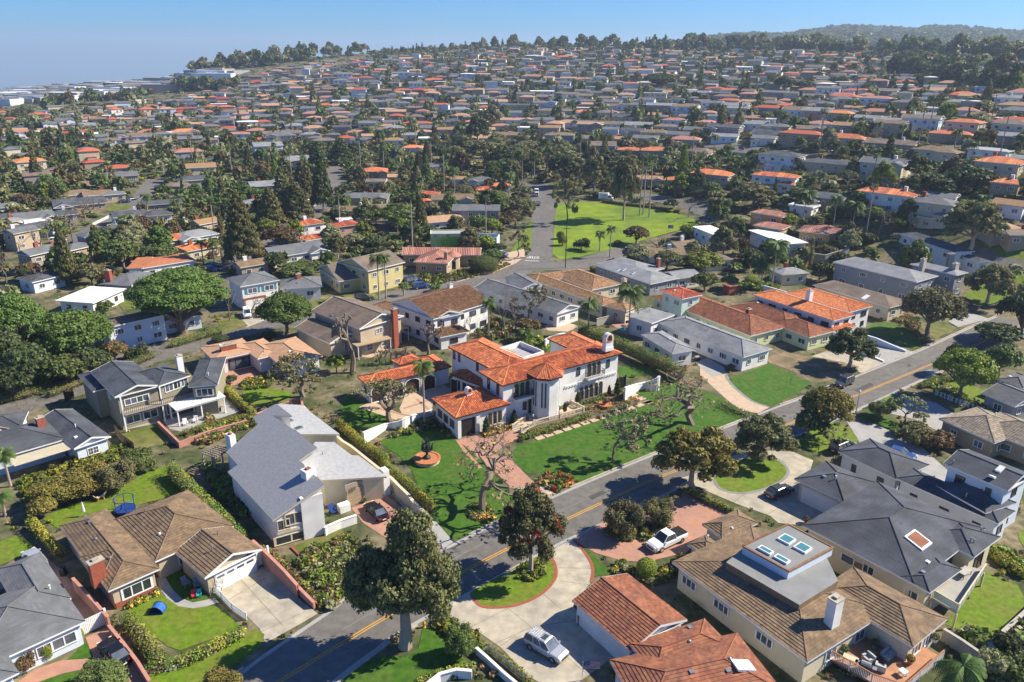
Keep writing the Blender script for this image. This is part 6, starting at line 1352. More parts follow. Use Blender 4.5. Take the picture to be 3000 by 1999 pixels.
T('4 860,290', 45, 250, 'round', 'mid', 'bushy round tree left of the terracotta roof', seed=33, lod='mid'); T('4 780,305', 130, 170, 'palm', None, 'shaggy palm in front of the bushy round tree', 'palm', seed=15); T('4 1405,262', 70, 120, 'palm', None, 'left palm of the pair by the terracotta roof', 'palm', seed=16); T('4 1480,245', 80, 110, 'palm', None, 'right palm of the pair by the terracotta roof', 'palm', seed=17); T('4 1270,250', 160, 110, 'palm', None, 'short palm on the terracotta-roofed house garden', 'palm', seed=18)
T('4 640,400', 220, 200, 'round', 'olive', 'olive tree by the brick chimney house', seed=34, lod='mid'); T('4 310,420', 270, 190, 'bare', None, 'bare reddish tree at the left by the utility pole', seed=59); T('4 60,420', 130, 200, 'bare', None, 'large bare birch at the left edge', seed=60); T('4 290,160', -10, 160, 'bare', None, 'bare tree beside the left street', seed=62); T('4 1940,150', -30, 260, 'round', 'bronze', 'brown-olive tree beside the tallest conifer', seed=35, lod='mid')
T('4 2080,330', 220, 300, 'shrub', 'mid', 'long leafy bush behind the blue-shuttered house', 'shrub', seed=6, lod='mid', cat='shrub')
T('7 305,432', 275, 190, 'round', 'gold', 'small lemon tree laden with fruit on the back lawn', seed=36, lod='mid'); T('7 400,330', 130, 330, 'shrub', 'gold', 'golden flowering shrub mass left on the back lawn', 'shrub', seed=11, cat='shrub'); T('7 600,270', 60, 360, 'shrub', 'gold', 'orange-topped shrub mass on the back lawn', 'shrub', seed=12, cat='shrub'); T('7 830,240', 20, 270, 'shrub', 'olive', 'dark olive shrub mass right of the orange-topped one', 'shrub', seed=13, cat='shrub'); T('7 970,130', -60, 240, 'shrub', 'mid', 'green shrub mass in the corner of the back lawn', 'shrub', seed=10, cat='shrub')
T('7 75,220', -60, 210, 'palm', None, 'palm at the left edge beside the blue shadowed wall', 'palm', seed=19); T('7 40,420', 230, 200, 'palm', None, 'low palm at the left edge below the other palm', 'palm', seed=20); T('7 330,1410', 1290, 90, 'ball', 'hedge', 'clipped egg-shaped bush under the front window', 'shrub', seed=1, lod='mid', cat='shrub'); T('7 540,1290', 1195, 95, 'ball', 'hedge', 'clipped egg-shaped bush beside the white gate', 'shrub', seed=1, lod='mid', cat='shrub'); T('7 180,1500', 1350, 150, 'shrub', 'bronze', 'reddish shrub before the lower left house', 'shrub', seed=2, lod='mid', cat='shrub')
T('7 700,1640', 1440, 400, 'shrub', 'mid', 'leafy green crown at the bottom edge beside the black car', 'shrub', seed=14, cat='shrub'); T('7 1540,1660', 1500, 330, 'shrub', 'gold', 'golden brown crown at the bottom edge by the road', 'shrub', seed=15, cat='shrub'); T('7 1530,960', 820, 90, 'bare', None, 'tiny leafless tree beside the white garage door', seed=63)
T('8 830,1390', 1150, 220, 'shrub', 'mid', 'rounded evergreen shrub beside the curved driveway', 'shrub', seed=16, cat='shrub'); T('8 2100,835', 715, 150, 'ball', 'hedge', 'clipped ball bush near the red-tiled garage', 'shrub', seed=2, lod='mid', cat='shrub'); T('8 2210,490', 425, 90, 'ball', 'gold', 'yellow ball bush by the pickup', 'shrub', seed=2, lod='mid', cat='shrub'); T('8 1990,560', 490, 90, 'ball', 'gold', 'yellow ball bush in front of the olive bushes', 'shrub', seed=2, lod='mid', cat='shrub'); T('8 2090,545', 490, 70, 'ball', 'gold', 'smallest yellow ball bush before the olive bushes', 'shrub', seed=2, lod='mid', cat='shrub')
T('9 1870,1700', 1380, 400, 'palm', None, 'palm with bright fronds at the bottom edge beside the deck', 'palm', seed=21); T('9 2250,1420', 1230, 260, 'shrub', 'dark', 'dark bushes behind the garden wall at lower right', 'shrub', seed=17, lod='mid', cat='shrub'); T('9 2300,1560', 1380, 300, 'shrub', 'mid', 'green bushes in the bottom right corner', 'shrub', seed=18, lod='mid', cat='shrub'); T('9 2130,1520', 1340, 220, 'shrub', 'grey', 'grey-green shrub by the garden wall corner', 'shrub', seed=19, lod='mid', cat='shrub')
T('9 1090,85', 0, 150, 'shrub', 'olive', 'shrub at the corner of the charcoal garage roof', 'shrub', seed=20, lod='mid', cat='shrub'); T('6 1590,1500', 1330, 200, 'shrub', 'olive', 'olive shrub left of the shake roof', 'shrub', seed=21, lod='mid', cat='shrub'); T('6 1760,1520', 1390, 230, 'shrub', 'bronze', 'red-berried shrub along the shake-roofed house', 'shrub', seed=22, lod='mid', cat='shrub'); T('6 1480,1430', 1370, 120, 'shrub', 'mid', 'low green shrub beside the wide driveway', 'shrub', seed=23, lod='mid', cat='shrub')
T('6 330,985', 925, 60, 'shrub', 'bronze', 'small dry shrub in the court of the light grey house', 'shrub', seed=1, lod='mid', cat='shrub'); T('6 742,1105', 1022, 30, 'bare', None, 'thin sapling tied to a stake on the bright front lawn', seed=64)
# villa topiary
for s, tp, w, l in (('5 1190,1350', 1255, 62, 'spiral topiary left of the villa front steps'), ('5 1000,1420', 1300, 70, 'cone topiary right of the carriage porch'), ('5 1630,1215', 1130, 55, 'tiered topiary left of the five arched windows'), ('5 1900,1155', 1035, 55, 'tallest cone topiary at the right end of the villa'), ('5 1845,1150', 1085, 35, 'small cone topiary at the right end of the villa')): T(s, tp, w, 'column', 'dark', l, 'topiary', seed=5, lod='mid', cat='topiary')
# trees of the park grove and the eucalyptus belt
GR = "1420,490,400,95 1360,470,395,80 1470,505,420,85 1520,490,410,80 1560,520,435,80 1600,500,415,90 1650,545,440,85 1690,540,455,75 1740,560,450,80 1330,480,420,70 1400,430,330,70 1445,375,305,60 1500,540,455,55 1830,520,450,110 1780,500,440,70 1550,455,405,80 1460,430,390,70 1640,470,420,75 1290,470,415,60"
for i, t in enumerate(GR.split()):
    x, y, tp, w = map(float, t.split(',')); T(f'0 {x},{y}', tp, w, 'gum' if i % 3 else 'round', ['olive', 'gum', 'dark', 'olive'][i % 4], f'grey-brown eucalyptus, {ordn(sum(1 for k in GR.split() if float(k.split(",")[0]) <= x))} from left in the grove behind the park', seed=40+i % 5, lod='mid')
for i, (x, y, tp, w) in enumerate(((1660, 610, 515, 60), (1690, 590, 530, 90), (1660, 620, 560, 70))): pass
T('2 1555,1540', 1210, 190, 'sparse', 'olive', 'tall leaning eucalyptus at the near corner of the park', seed=66, dens=1.2); T('2 1945,1520', 1060, 210, 'gum', 'olive', 'very tall bare-trunked eucalyptus in the park', seed=44, lod='mid'); T('2 1215,1440', 1180, 110, 'bare', None, 'bare tree by the street corner behind the park', seed=67); T('2 1200,1567', 1390, 190, 'sparse', 'bronze', 'brown twiggy tree in front of the white gabled house', seed=68); T('2 400,1567', 1380, 330, 'round', 'mid', 'broad green tree left of the white gabled house', seed=37, lod='mid'); T('2 430,1620', 1470, 150, 'round', 'yel', 'olive-yellow tree below the broad green one', seed=38, lod='mid'); T('2 1060,1400', 1310, 180, 'ball', 'mid', 'clipped round tree before the white-roofed Spanish house', seed=5, lod='mid')
for i, (x, y, tp) in enumerate(((2055, 1490, 1050), (2080, 1480, 1090), (2120, 1500, 1060))): T(f'2 {x},{y}', tp, 80, 'fan', None, f'very tall thin fan palm, {ordn(i+1)} from left of three in the park', 'palm', seed=31+i)
for s, tp, w, l in (('3 830,1520', 1290, 190, 'left one of the three big palms before the pink-roofed villa'), ('3 1035,1567', 1330, 120, 'middle one of the three big palms before the pink-roofed villa'), ('3 1170,1560', 1365, 170, 'right one of the three big palms before the pink-roofed villa'), ('3 645,960', 745, 75, 'tall fan palm before the cream balcony house on the hill'), ('3 935,1080', 740, 70, 'tall fan palm left of the basketball court'), ('3 270,1500', 1350, 190, 'yellowing palm by the curve of the park street')): T(s, tp, w, 'palm' if w > 80 else 'fan', None, l, 'palm', seed=22+len(l) % 6)
T('3 480,1440', 1250, 330, 'gum', 'olive', 'spreading olive tree below the orange-roofed white house', seed=45, lod='mid'); T('3 1400,1120', 990, 190, 'round', 'mid', 'cone-shaped green tree before the dark-roofed white house', seed=46, lod='mid'); T('3 1960,1330', 1110, 330, 'round', 'dark', 'dark rounded tree mass right of the dark-roofed white house', seed=47, lod='mid'); T('3 1700,1380', 1170, 350, 'round', 'dark', 'largest dark tree mass on the right slope', seed=48, lod='mid'); T('3 1990,1500', 1370, 300, 'gum', 'olive', 'olive gum tree right of the grey gabled house', seed=49, lod='mid'); T('3 370,1540', 1475, 200, 'round', 'grey', 'grey-green round tree by the curving street', seed=50, lod='mid'); T('3 700,640', 505, 150, 'round', 'dark', 'dark round tree before the tall beige block', seed=51, lod='mid'); T('3 830,640', 540, 120, 'round', 'dark', 'dark round tree left of the white tower block', seed=52, lod='mid'); T('2 2190,620', 495, 230, 'umbrella', 'dark', 'dark umbrella-shaped tree on the middle hillside', seed=7, lod='mid')
T('0 2840,740', 580, 170, 'gum', 'olive', 'tall olive eucalyptus at the upper right street', seed=46, lod='mid'); T('3 40,1500', 1340, 130, 'bare', None, 'bare round tree by the park street curve', seed=69)
# ---------------------------------------------------------------- hedges, procedural trees and undergrowth
def in_road(x, y, m=0):
    return any((x-a)**2+(y-b)**2 < (r+m)**2 for a, b, r in ROADPTS)
ROADPTS = []
for o in list(bpy.data.objects):
    if o.get('kind') == 'structure' and o.name.split('.')[0] in ('road', 'side_street', 'stop_street', 'hill_street', 'left_street', 'cross_street', 'upper_street', 'right_street', 'hill_road', 'lawn'):
        me = o.data; v = np.array([p.co[:] for p in me.vertices])+np.array(o.location)
        if o.name.startswith('lawn'):
            if math.hypot(*v.mean(0)[:2]) > 240: c = v.mean(0); ROADPTS += [(p[0], p[1], 5) for p in v]
            continue
        for f in me.polygons:
            q = v[list(f.vertices)].mean(0); ROADPTS.append((q[0], q[1], 5.0))
RG = {}
for a in ROADPTS: RG.setdefault((int(a[0]//12), int(a[1]//12)), []).append(a)
HG = {}
for a in HFOOT:
    if a[2] > 0: HG.setdefault((int(a[0]//20), int(a[1]//20)), []).append(a)
def near_any(G_, c, x, y, m):
    i, j = int(x//c), int(y//c)
    return any((x-a)**2+(y-b)**2 < (r+m)**2 for di in (-1, 0, 1) for dj in (-1, 0, 1) for a, b, r in G_.get((i+di, j+dj), ()))
vr = random.Random(99); pool = []
NEARPIX = 640
def veg_density(x, y): return 1
spots = []
for i in range(34000):
    az = vr.uniform(-.62, .62); r = 215*math.exp(vr.random()*math.log(1420/215)); x, y = r*math.sin(az), r*math.cos(az)
    r_keep = vr.random()
    if r_keep > (r/1420)**1.1+.14: continue
    spots.append((x, y, r))
def veg_ok(x, y, rad):
    return not near_any(RG, 12, x, y, rad*.55) and not near_any(HG, 20, x, y, rad*.35-1.0)
TG = {}
for a in TREES: TG.setdefault((int(a[0]//12), int(a[1]//12)), []).append(a)
for x, y, r in spots:
    right = x > 0 and r > 520
    k = vr.choices(['round', 'gum', 'conifer', 'column', 'palm', 'fan', 'shrub', 'bare'], [5, 2.4, .22, .2, .35, .2, 4.5, .9])[0]
    Wd = {'round': vr.choice([vr.uniform(3, 6), vr.uniform(4, 8.5)]), 'gum': vr.uniform(4, 9), 'conifer': vr.uniform(5, 7), 'column': vr.uniform(1.6, 2.6), 'palm': vr.uniform(4.5, 6), 'fan': vr.uniform(3, 3.8), 'shrub': vr.uniform(3, 6.5), 'bare': vr.uniform(5, 8)}[k]
    H = {'round': Wd*vr.uniform(.75, 1.0), 'gum': Wd*vr.uniform(.95, 1.35), 'conifer': Wd*vr.uniform(1.7, 2.6), 'column': vr.uniform(6, 10), 'palm': vr.uniform(6, 11), 'fan': vr.uniform(11, 20), 'shrub': Wd*vr.uniform(.45, .7), 'bare': Wd}[k]
    if not veg_ok(x, y, Wd*.5): continue
    bk = 1+(H*.5+5)/r
    if H > 2.8 and near_any(HG, 20, x*bk, y*bk, -2.5) and vr.random() < .85: continue
    if H > 2.8 and near_any(RG, 12, x*bk, y*bk, -.5) and vr.random() < .8: continue
    if x < -.18*y and r > 850 and vr.random() < .92: continue
    if near_any(TG, 12, x, y, Wd*.28): continue
    TG.setdefault((int(x//12), int(y//12)), []).append((x, y, Wd*.28)); pool.append((x, y, r, k, Wd, H))
# the wooded skyline of the ridge, the belt on the left and the wood below the far hill
def belt(pts, n, w0, w1, hk):
    for i in range(n):
        t = vr.random()*(len(pts)-1); j = int(t); f = t-j; px = pts[j][0]*(1-f)+pts[j+1][0]*f; py = pts[j][1]*(1-f)+pts[j+1][1]*f+vr.uniform(-2, 6); q = P((px, py)); Wd = vr.uniform(w0, w1)
        pool.append((q[0], q[1], math.hypot(q[0], q[1]), vr.choice(['gum', 'gum', 'round', 'conifer']), Wd, Wd*vr.uniform(*hk)))
belt([(560, 215), (640, 214), (720, 190), (800, 187), (900, 172), (1000, 163), (1200, 145), (1400, 138), (1600, 140), (1800, 146), (2000, 148), (2150, 150), (2300, 150), (2450, 152)], 230, 9, 17, (.9, 1.5))
belt([(2000, 145), (2200, 148), (2350, 152), (2500, 156), (2700, 165), (2850, 175), (3000, 190)], 130, 12, 22, (.8, 1.2))
belt([(140, 318), (200, 312), (300, 305), (380, 300), (420, 290)], 26, 9, 14, (.9, 1.2)); belt([(520, 262), (600, 258), (650, 262), (700, 250)], 40, 9, 15, (.8, 1.2))
belt([(2600, 215), (2700, 225), (2800, 240), (2900, 260), (3000, 280)], 60, 9, 16, (.8, 1.1)); belt([(2650, 190), (2800, 200), (3000, 225)], 60, 9, 16, (.8, 1.1))
pool.sort(key=lambda t: -(t[4]*t[5])/(t[2]**2))
from collections import Counter
cnt = Counter(o['category'] for o in bpy.data.objects if o.get('category'))
lim = {'tree': 290-cnt['tree'], 'palm': 80-cnt['palm'], 'shrub': 150-cnt['shrub']}; ind, rest = [], []
for t in pool:
    c = 'palm' if t[3] in ('palm', 'fan') else ('shrub' if t[3] == 'shrub' else 'tree'); px, py = proj((t[0], t[1], Z(t[0], t[1])+t[5]*.5))
    if lim[c] > 0 and -10 < px < 3010 and 0 < py < 760: lim[c] -= 1; ind.append((px, py, c, t))
    else: rest.append(t)
LFK = ['dark', 'mid', 'olive', 'gum', 'mid', 'grey', 'yel', 'pine', 'olive', 'bronze']; LFN = {'dark': 'dark green', 'mid': 'green', 'olive': 'olive', 'gum': 'grey-brown', 'yel': 'yellow-green', 'pine': 'deep green', 'con': 'bronze-green', 'grey': 'grey-green', 'bronze': 'brownish'}
items = []
for px, py, c, t in sorted(ind, key=lambda e: e[0]):
    lf = 'con' if t[3] == 'conifer' and vr.random() < .5 else vr.choice(LFK); kd = {'round': 'rounded', 'gum': 'loose-crowned', 'conifer': 'conical', 'column': 'narrow columnar', 'palm': 'feathery', 'fan': 'tall fan', 'shrub': 'bushy', 'bare': 'leafless'}[t[3]]
    nm = f"{kd} palm" if c == 'palm' else (f"{kd} grey tree" if t[3] == 'bare' else f"{kd} {LFN[lf]} {c}"); items.append((nm, band(px, py), c, t, lf))
lab = Counter((i[0], i[1]) for i in items); seen = Counter()
for nm, bd, c, t, lf in items:
    k = (nm, bd); seen[k] += 1; sh = bd.replace(', left part of the photo', ' at left').replace(', middle part of the photo', ' at centre').replace(', right part of the photo', ' at right')
    l_ = f"{nm}, " + ('the only such one ' if lab[k] == 1 else (f"{ordn(seen[k])} such one from left " if seen[k] < lab[k] else 'last such one on right '))+sh
    x, y, r, kk, Wd, H = t; q = (x, y, Z(x, y)-.2); sd = vr.randint(1, 3)
    if kk in ('palm', 'fan'):
        cm, tm = palm_meshes('feather' if kk == 'palm' else 'fan', 40+sd); th = H; rad = .2; put_parts('palm', l_, 'palm', q, cm, tm, (Wd, Wd, Wd), None, None, (0, 0, th), (Wd,)*3, (rad, rad, th), 'fronds')
    elif kk == 'bare': cm, tm = branchy(70+sd, depth=5, nb=2, spread=.6); put_parts('tree', l_, 'tree', q, cm, tm, (Wd, Wd, H), tn='branches')
    else: cm, tm = tree_meshes(kk, lf, 'mid' if r < 420 else 'lo', sd+(0 if r < 420 else 10), 1 if r < 420 else 1.8); put_parts(c, l_, c, q, cm, tm, (Wd, Wd, H))
# everything smaller and farther: one mass of foliage
def mass(name, lst, nq, matk, sz=.2, trunk=True):
    Vs = []; rg = np.random.default_rng(5)
    protos = {}
    for x, y, r, k, Wd, H in lst:
        kk = {'palm': 'gum', 'fan': 'gum', 'bare': 'round'}.get(k, k); sd = rg.integers(1, 4)
        if (kk, sd) not in protos: protos[(kk, sd)] = leaves(clumps(kk, np.random.default_rng(int(sd))), nq, sz, np.random.default_rng(int(sd)+50), .5)[0]
        V = protos[(kk, sd)]; a = rg.uniform(0, 6.28); c, s = math.cos(a), math.sin(a)
        if k in ('palm', 'fan'): V = V*(Wd*.8, Wd*.8, H*.55)
        else: V = V*(Wd, Wd, H)
        Vs.append(np.stack([V[:, 0]*c-V[:, 1]*s+x, V[:, 0]*s+V[:, 1]*c+y, V[:, 2]+Z(x, y)-.2], -1))
    if not Vs: return
    V = np.concatenate(Vs); F = np.arange(len(V)).reshape(-1, 4); mi = np.repeat(rg.integers(0, len(matk), len(Vs)), nq)
    kind(link(name, npmesh(name, V, F, [LF[m] for m in matk], mi)), 'stuff')
mass('hillside_woodland', rest, 110, ['dark', 'mid', 'olive', 'gum', 'grey', 'mid', 'bronze'], .24)
ug = []
for i in range(22000):
    az = vr.uniform(-.62, .62); r = 150*math.exp(vr.random()**.8*math.log(1350/150)); x, y = r*math.sin(az), r*math.cos(az); s = vr.uniform(1.2, 3.4)
    px, py = proj((x, y, Z(x, y)))
    if py > 640 and px > 900: continue
    if py > 700: continue
    if near_any(RG, 12, x, y, 1.0) or near_any(HG, 20, x, y, -.5): continue
    ug.append((x, y, r, 'shrub', s*(1+r/900), s*vr.uniform(.4, .8)))
mass('undergrowth', ug[:9000], 26, ['mid', 'dark', 'olive', 'hedge', 'grey', 'bronze'], .34)
fw_ = []
for i in range(5200):
    px = vr.uniform(1950, 3020); top = np.interp(px, [1950, 2200, 2500, 3000], [132, 108, 76, 92]); py = top+vr.random()*np.interp(px, [1950, 2200, 2500, 3000], [12, 42, 76, 70])
    q = P((px, py)); r = math.hypot(q[0], q[1])
    if 1350 < r < 4200: w = vr.uniform(12, 30); fw_.append((q[0], q[1], r, 'round', w, w*.7))
for i in range(900):
    px = vr.uniform(-20, 640); top = np.interp(px, [0, 500, 640], [270, 236, 214]); py = top+vr.random()*np.interp(px, [0, 500, 640], [70, 52, 40]); q = P((px, py)); r = math.hypot(q[0], q[1])
    if r > 1000: w = vr.uniform(6, 13); fw_.append((q[0], q[1], r, 'round', w, w*.6))
mass('far_woodland', fw_, 30, ['dark', 'mid', 'olive'], .45)
# pale houses and a bare slope on the far hill
b = MB()
for i in range(150):
    px = vr.uniform(2250, 3000); py = vr.uniform(95, 140); q = P((px, py)); r = math.hypot(q[0], q[1])
    if r > 1500: b.obb(q, (1, vr.uniform(-.3, .3)), vr.uniform(18, 42), 14, q[2]-4, q[2]+vr.uniform(9, 17), 0, vr.choice([0, 1, 2]))
kind(b.build('far_hill_houses', ['stucco', 'tile_pk', 'roof_fl']), 'stuff')
def hedge(label, s, w, h, lf='hedge', n=60, round_=False, leafs=.16, name='hedge'):
    pts = resample([P(p, h*(.75 if math.hypot(*P(p)[:2]) < 200 else .3))[:2] for p in G(s)], .7); rg = np.random.default_rng(len(pts)); Vs = []; L_ = sum(np.linalg.norm(b-a) for a, b in zip(pts, pts[1:]))
    cl = [((p[0], p[1], Z(*p)+h*.5), (w*.5*rg.uniform(.92, 1.08), w*.5*rg.uniform(.92, 1.08), h*.52*rg.uniform(.94, 1.08))) for p in pts]
    cl += [((p[0], p[1], Z(*p)+h*.42), (w*.53, w*.53, h*.42)) for p in pts]
    V, F = leaves(cl, int(L_*n*(w+h)/2.2), leafs, rg, .82); r = thing(name, label, 'hedge', (*pts[0], Z(*pts[0]))); o = link('foliage', npmesh('foliage', V-np.array([*pts[0], Z(*pts[0])]), F, LF[lf]), r)
    b = MB(); q = [(*p, Z(*p)+h*.4) for p in pts]; b.tube(q, [min(w, h)*.36]*len(q), 6); b.build('branches', 'barkd', r); TREES.append((*pts[0], 1)); return r
hedge('long clipped yellow-green hedge along the villa side wall', '5 -20,1325 60,1400 160,1490 300,1570; 8 300,60 450,175 560,280 618,335', 1.5, 1.9, 'hedge', 130)
hedge('tall ivy-dark hedge between the villa and the light grey house', '5 1650,680 1800,735 2000,815 2200,900 2345,975', 2.8, 3.6, 'hdark', 110)
hedge('golden hedge beside the wooden fence of the garden patio', '4 1560,1095 1640,1180 1740,1260', 1.6, 1.5, 'hedge', 110)
hedge('yellowish hedge in front of the white pergola', '4 1270,1400 1450,1350 1720,1290', 1.5, 1.1, 'hedge', 110); hedge('narrow hedge along the back lawn at left', '7 210,440 300,540 400,650', 1.4, 2.0, 'hedge', 110)
hedge('tall wild hedge left of the grey modern house', '7 1180,70 1330,230 1450,340 1560,450 1650,545', 2.2, 2.6, 'hdark', 110); hedge('leafy hedge on the left side of the front lawn', '7 880,1110 950,1200 1020,1290 1090,1400', 1.9, 1.5, 'hdark', 130); hedge('flowering hedge behind the stone edging at the kerb', '7 1240,1400 1380,1350 1520,1270 1650,1215', 1.6, 1.3, 'hedge', 130)
hedge('hedge in the corner of the front lawn', '7 1040,1440 1150,1430', 1.8, 1.2, 'hdark', 130); hedge('low clipped hedge below the villa balustrade', '5 1240,1440 1400,1385 1560,1335 1700,1285', 1.0, .9, 'hdark', 150); hedge('low box hedge under the five arched windows', '5 1650,1205 1800,1160', .8, .8, 'hdark', 150)
hedge('clipped hedge between the pink forecourt and the stone driveway', '9 30,232 180,300 345,375', 1.3, 1.0, 'hdark', 140); hedge('wild yellow-green hedge at the bottom by the white garden wall', '8 540,1550 700,1490 900,1445', 1.2, .9, 'hedge', 140); hedge('low planting along the white wall by the silver car', '8 1010,1320 1150,1420 1290,1540', 1.0, .8, 'hdark', 140)
hedge('groundcover hedge at the villa lawn corner by the pale drive', '6 280,1215 350,1250 430,1285', 3.2, .6, 'mid', 110); hedge('hedge along the shaded white house below the umbrella pine', '4 1180,790 1350,740 1520,695', 2.8, 1.6, 'hdark', 90); hedge('rough hedge along the middle street at left', '4 330,1130 560,1040 800,960 1050,860', 3.0, 1.6, 'hdark', 70)
hedge('rough hedge at the far left street corner', '4 -50,1170 120,1140 300,1090', 3.0, 1.8, 'hdark', 70); hedge('ivy bank on the garden wall at right', '9 2130,650 2240,720 2353,800', 1.6, 1.2, 'hedge', 100); hedge('green hedge behind the orange-roofed white house on the hill', '3 640,1200 900,1210 1040,1250', 3, 2.2, 'hedge', 40); hedge('hedge below the dark-roofed white house on the hill', '3 1040,1300 1250,1290 1400,1300', 2.5, 2, 'hdark', 40)
hedge('hedge on the slope under the balcony houses', '3 870,880 1100,890 1400,910 1660,960', 3, 2.4, 'hdark', 30); hedge('hedge below the cream balcony house on the hill', '3 200,820 400,830 620,840', 2.5, 2.0, 'hdark', 30); hedge('dark hedge under the orange-roofed tan house near the park', '2 2170,1290 2353,1350; 3 0,1330 170,1340', 2.5, 2.6, 'hdark', 50); hedge('hedge before the brown-roofed house near the park street', '2 610,1410 780,1390 960,1380', 2, 1.8, 'hdark', 60)
hedge('hedge row behind the grey hip-roofed house', '5 1720,285 1850,325 1930,365', 1.6, 1.6, 'hedge', 100); hedge('low bronze shrubs lining the upper edge of the park', '2 1800,1390 1950,1410 2150,1430 2330,1460', 2.2, 1.4, 'bronze', 60); hedge('hedge beside the wide driveway at right', '6 1650,1080 1760,1030 1880,1030', 2, 1.2, 'hdark', 90)
# ---------------------------------------------------------------- vehicles
def paint(name, c, rough=.25, metal=.0): return mat('paint_'+name, c, rough, .02, .5, spec=.5, metal=metal)
PAINT = dict(white=paint('white', (.78, .78, .78)), silver=paint('silver', (.50, .51, .53), .3, .4), black=paint('black', (.012, .012, .014), .15), grey=paint('charcoal', (.05, .055, .06)), blue=paint('blue', (.03, .07, .22)), navy=paint('navy', (.015, .03, .07)), green=paint('green', (.02, .09, .05)), cover=mat('car_cover', (.52, .54, .56), .8, .08, 2))
LAMPR = mat('tail_lamp_red', (.45, .01, .012), .3, .02, 1); LAMPW = mat('head_lamp', (.75, .76, .74), .2, .02, 1); CHROME = mat('chrome', (.6, .6, .6), .25, .02, 1, metal=.8)
DIM = {'sedan': (4.7, 1.82, 1.45), 'suv': (4.7, 1.9, 1.78), 'pickup': (5.8, 2.0, 1.9), 'van': (5.1, 1.95, 1.95), 'coupe': (4.6, 1.78, 1.38), 'truck': (6.2, 2.1, 2.9)}
def car(kind_, rear, front, color, label, cat='car'):
    A, B = P(rear), P(front); f = (B-A)[:2]; f /= np.linalg.norm(f); c = (A+B)[:2]/2; L_, Wd, H = DIM[kind_]
    r = thing({'pickup': 'pickup_truck', 'truck': 'delivery_truck', 'van': 'van'}.get(kind_, 'parked_car'), label, cat, (*c, Z(*c)+.03)); r.rotation_euler = (0, 0, math.atan2(f[1], f[0])); hw = Wd/2
    def part(name, mb, m, parent=None, smooth=False): return link(name, mb.mesh(name, m, smooth=smooth), parent or r)
    tall = kind_ in ('suv', 'pickup', 'van', 'truck'); zb = .32 if tall else .24; belt = {'sedan': .92, 'coupe': .86, 'suv': 1.08, 'pickup': 1.15, 'van': 1.1, 'truck': 1.3}[kind_]
    hood = {'sedan': (.50, .88), 'coupe': (.52, .82), 'suv': (.52, 1.04), 'pickup': (.52, 1.12), 'van': (.42, 1.05), 'truck': (.46, 1.2)}[kind_]
    st = [(-.5, .80, .72*belt), (-.485, .93, .93*belt), (-.30, 1, belt), (.10, 1, belt), (.26, .99, hood[1]), (.44, .92, hood[1]*.93), (.49, .80, hood[1]*.80), (.5, .72, hood[1]*.6)]
    b = MB(); n0 = []
    for x, wf, zt in st:
        w = hw*wf; pr = [(-w*.9, zb), (-w, zb+.18), (-w*1.0, zt-.16), (-w*.93, zt-.03), (-w*.8, zt), (w*.8, zt), (w*.93, zt-.03), (w, zt-.16), (w, zb+.18), (w*.9, zb)]
        n0.append(len(b.v)); b.v += [(x*L_, y, z) for y, z in pr]
    for i in range(len(st)-1):
        for j in range(10): q = (n0[i]+j, n0[i]+(j+1) % 10, n0[i+1]+(j+1) % 10, n0[i+1]+j); b.f.append(q[::-1]); b.m.append(0)
    b.f.append(tuple(range(n0[0], n0[0]+10))); b.m.append(0); b.f.append(tuple(range(n0[-1], n0[-1]+10))[::-1]); b.m.append(0)
    part('body', b, PAINT[color], smooth=False)
    cab = {'sedan': (-.40, .22, -.25, .06), 'coupe': (-.36, .20, -.20, .04), 'suv': (-.485, .24, -.44, .08), 'pickup': (-.12, .25, -.08, .12), 'van': (-.49, .33, -.47, .16), 'truck': (.12, .40, .14, .30)}[kind_]
    x0, x1, t0, t1 = [v*L_ for v in cab]; w0, w1 = hw*.93, hw*.76 if kind_ != 'van' else hw*.84; zt = H if kind_ != 'truck' else 2.2
    lo = [(x0, -w0), (x1, -w0*.92), (x1, w0*.92), (x0, w0)]; hi = [(t0, -w1), (t1, -w1*.95), (t1, w1*.95), (t0, w1)]; nm = ['window', 'windscreen', 'window', 'rear_window']
    for j in range(4):
        k = (j+1) % 4; g = MB(); g.face([(*lo[j], belt-.02), (*lo[k], belt-.02), (*hi[k], zt-.05), (*hi[j], zt-.05)]); part(nm[j], g, 'glass')
    b = MB()
    for j in range(4): b.tube([(*lo[j], belt-.04), (*hi[j], zt-.04)], .055, 5)
    if kind_ in ('sedan', 'suv', 'van', 'coupe'):
        for s in (-1, 1):
            for xf in ((.48, .52) if kind_ == 'sedan' else ((.36, .66) if kind_ in ('suv', 'van') else (.42,))):
                p0, p1 = x0+(x1-x0)*xf, t0+(t1-t0)*xf; b.tube([(p0, s*(w0*.955+.012), belt-.03), (p1, s*(w1+.012), zt-.04)], .05, 5)
    rf = MB(); k = len(rf.v); hi2 = [(x*1.0, y*1.02) for x, y in hi]; rf.v += [(*p, zt-.06) for p in hi2]+[(t0+(p[0]-t0)*.94+.03, p[1]*.88, zt) for p in hi2]
    for j in range(4): rf.f.append((j, (j+1) % 4, 4+(j+1) % 4, 4+j)); rf.m.append(0)
    rf.f.append((4, 5, 6, 7)); rf.m.append(0); rf.v += b.v; rf.f += [tuple(i+8 for i in f_) for f_ in b.f]; rf.m += b.m; part('roof', rf, PAINT[color])
    wr = .34 if not tall else .39
    for xf in (-.30, .31):
        for s in (-1, 1):
            t = MB(); y = s*(hw-.11); t.tube([(xf*L_, y-.12, wr), (xf*L_, y+.12, wr)], wr, 14); w_ = part('wheel', t, 'rubber'); t = MB(); t.tube([(xf*L_, y+s*.10, wr), (xf*L_, y+s*.135, wr)], wr*.62, 10); part('rim', t, CHROME, w_)
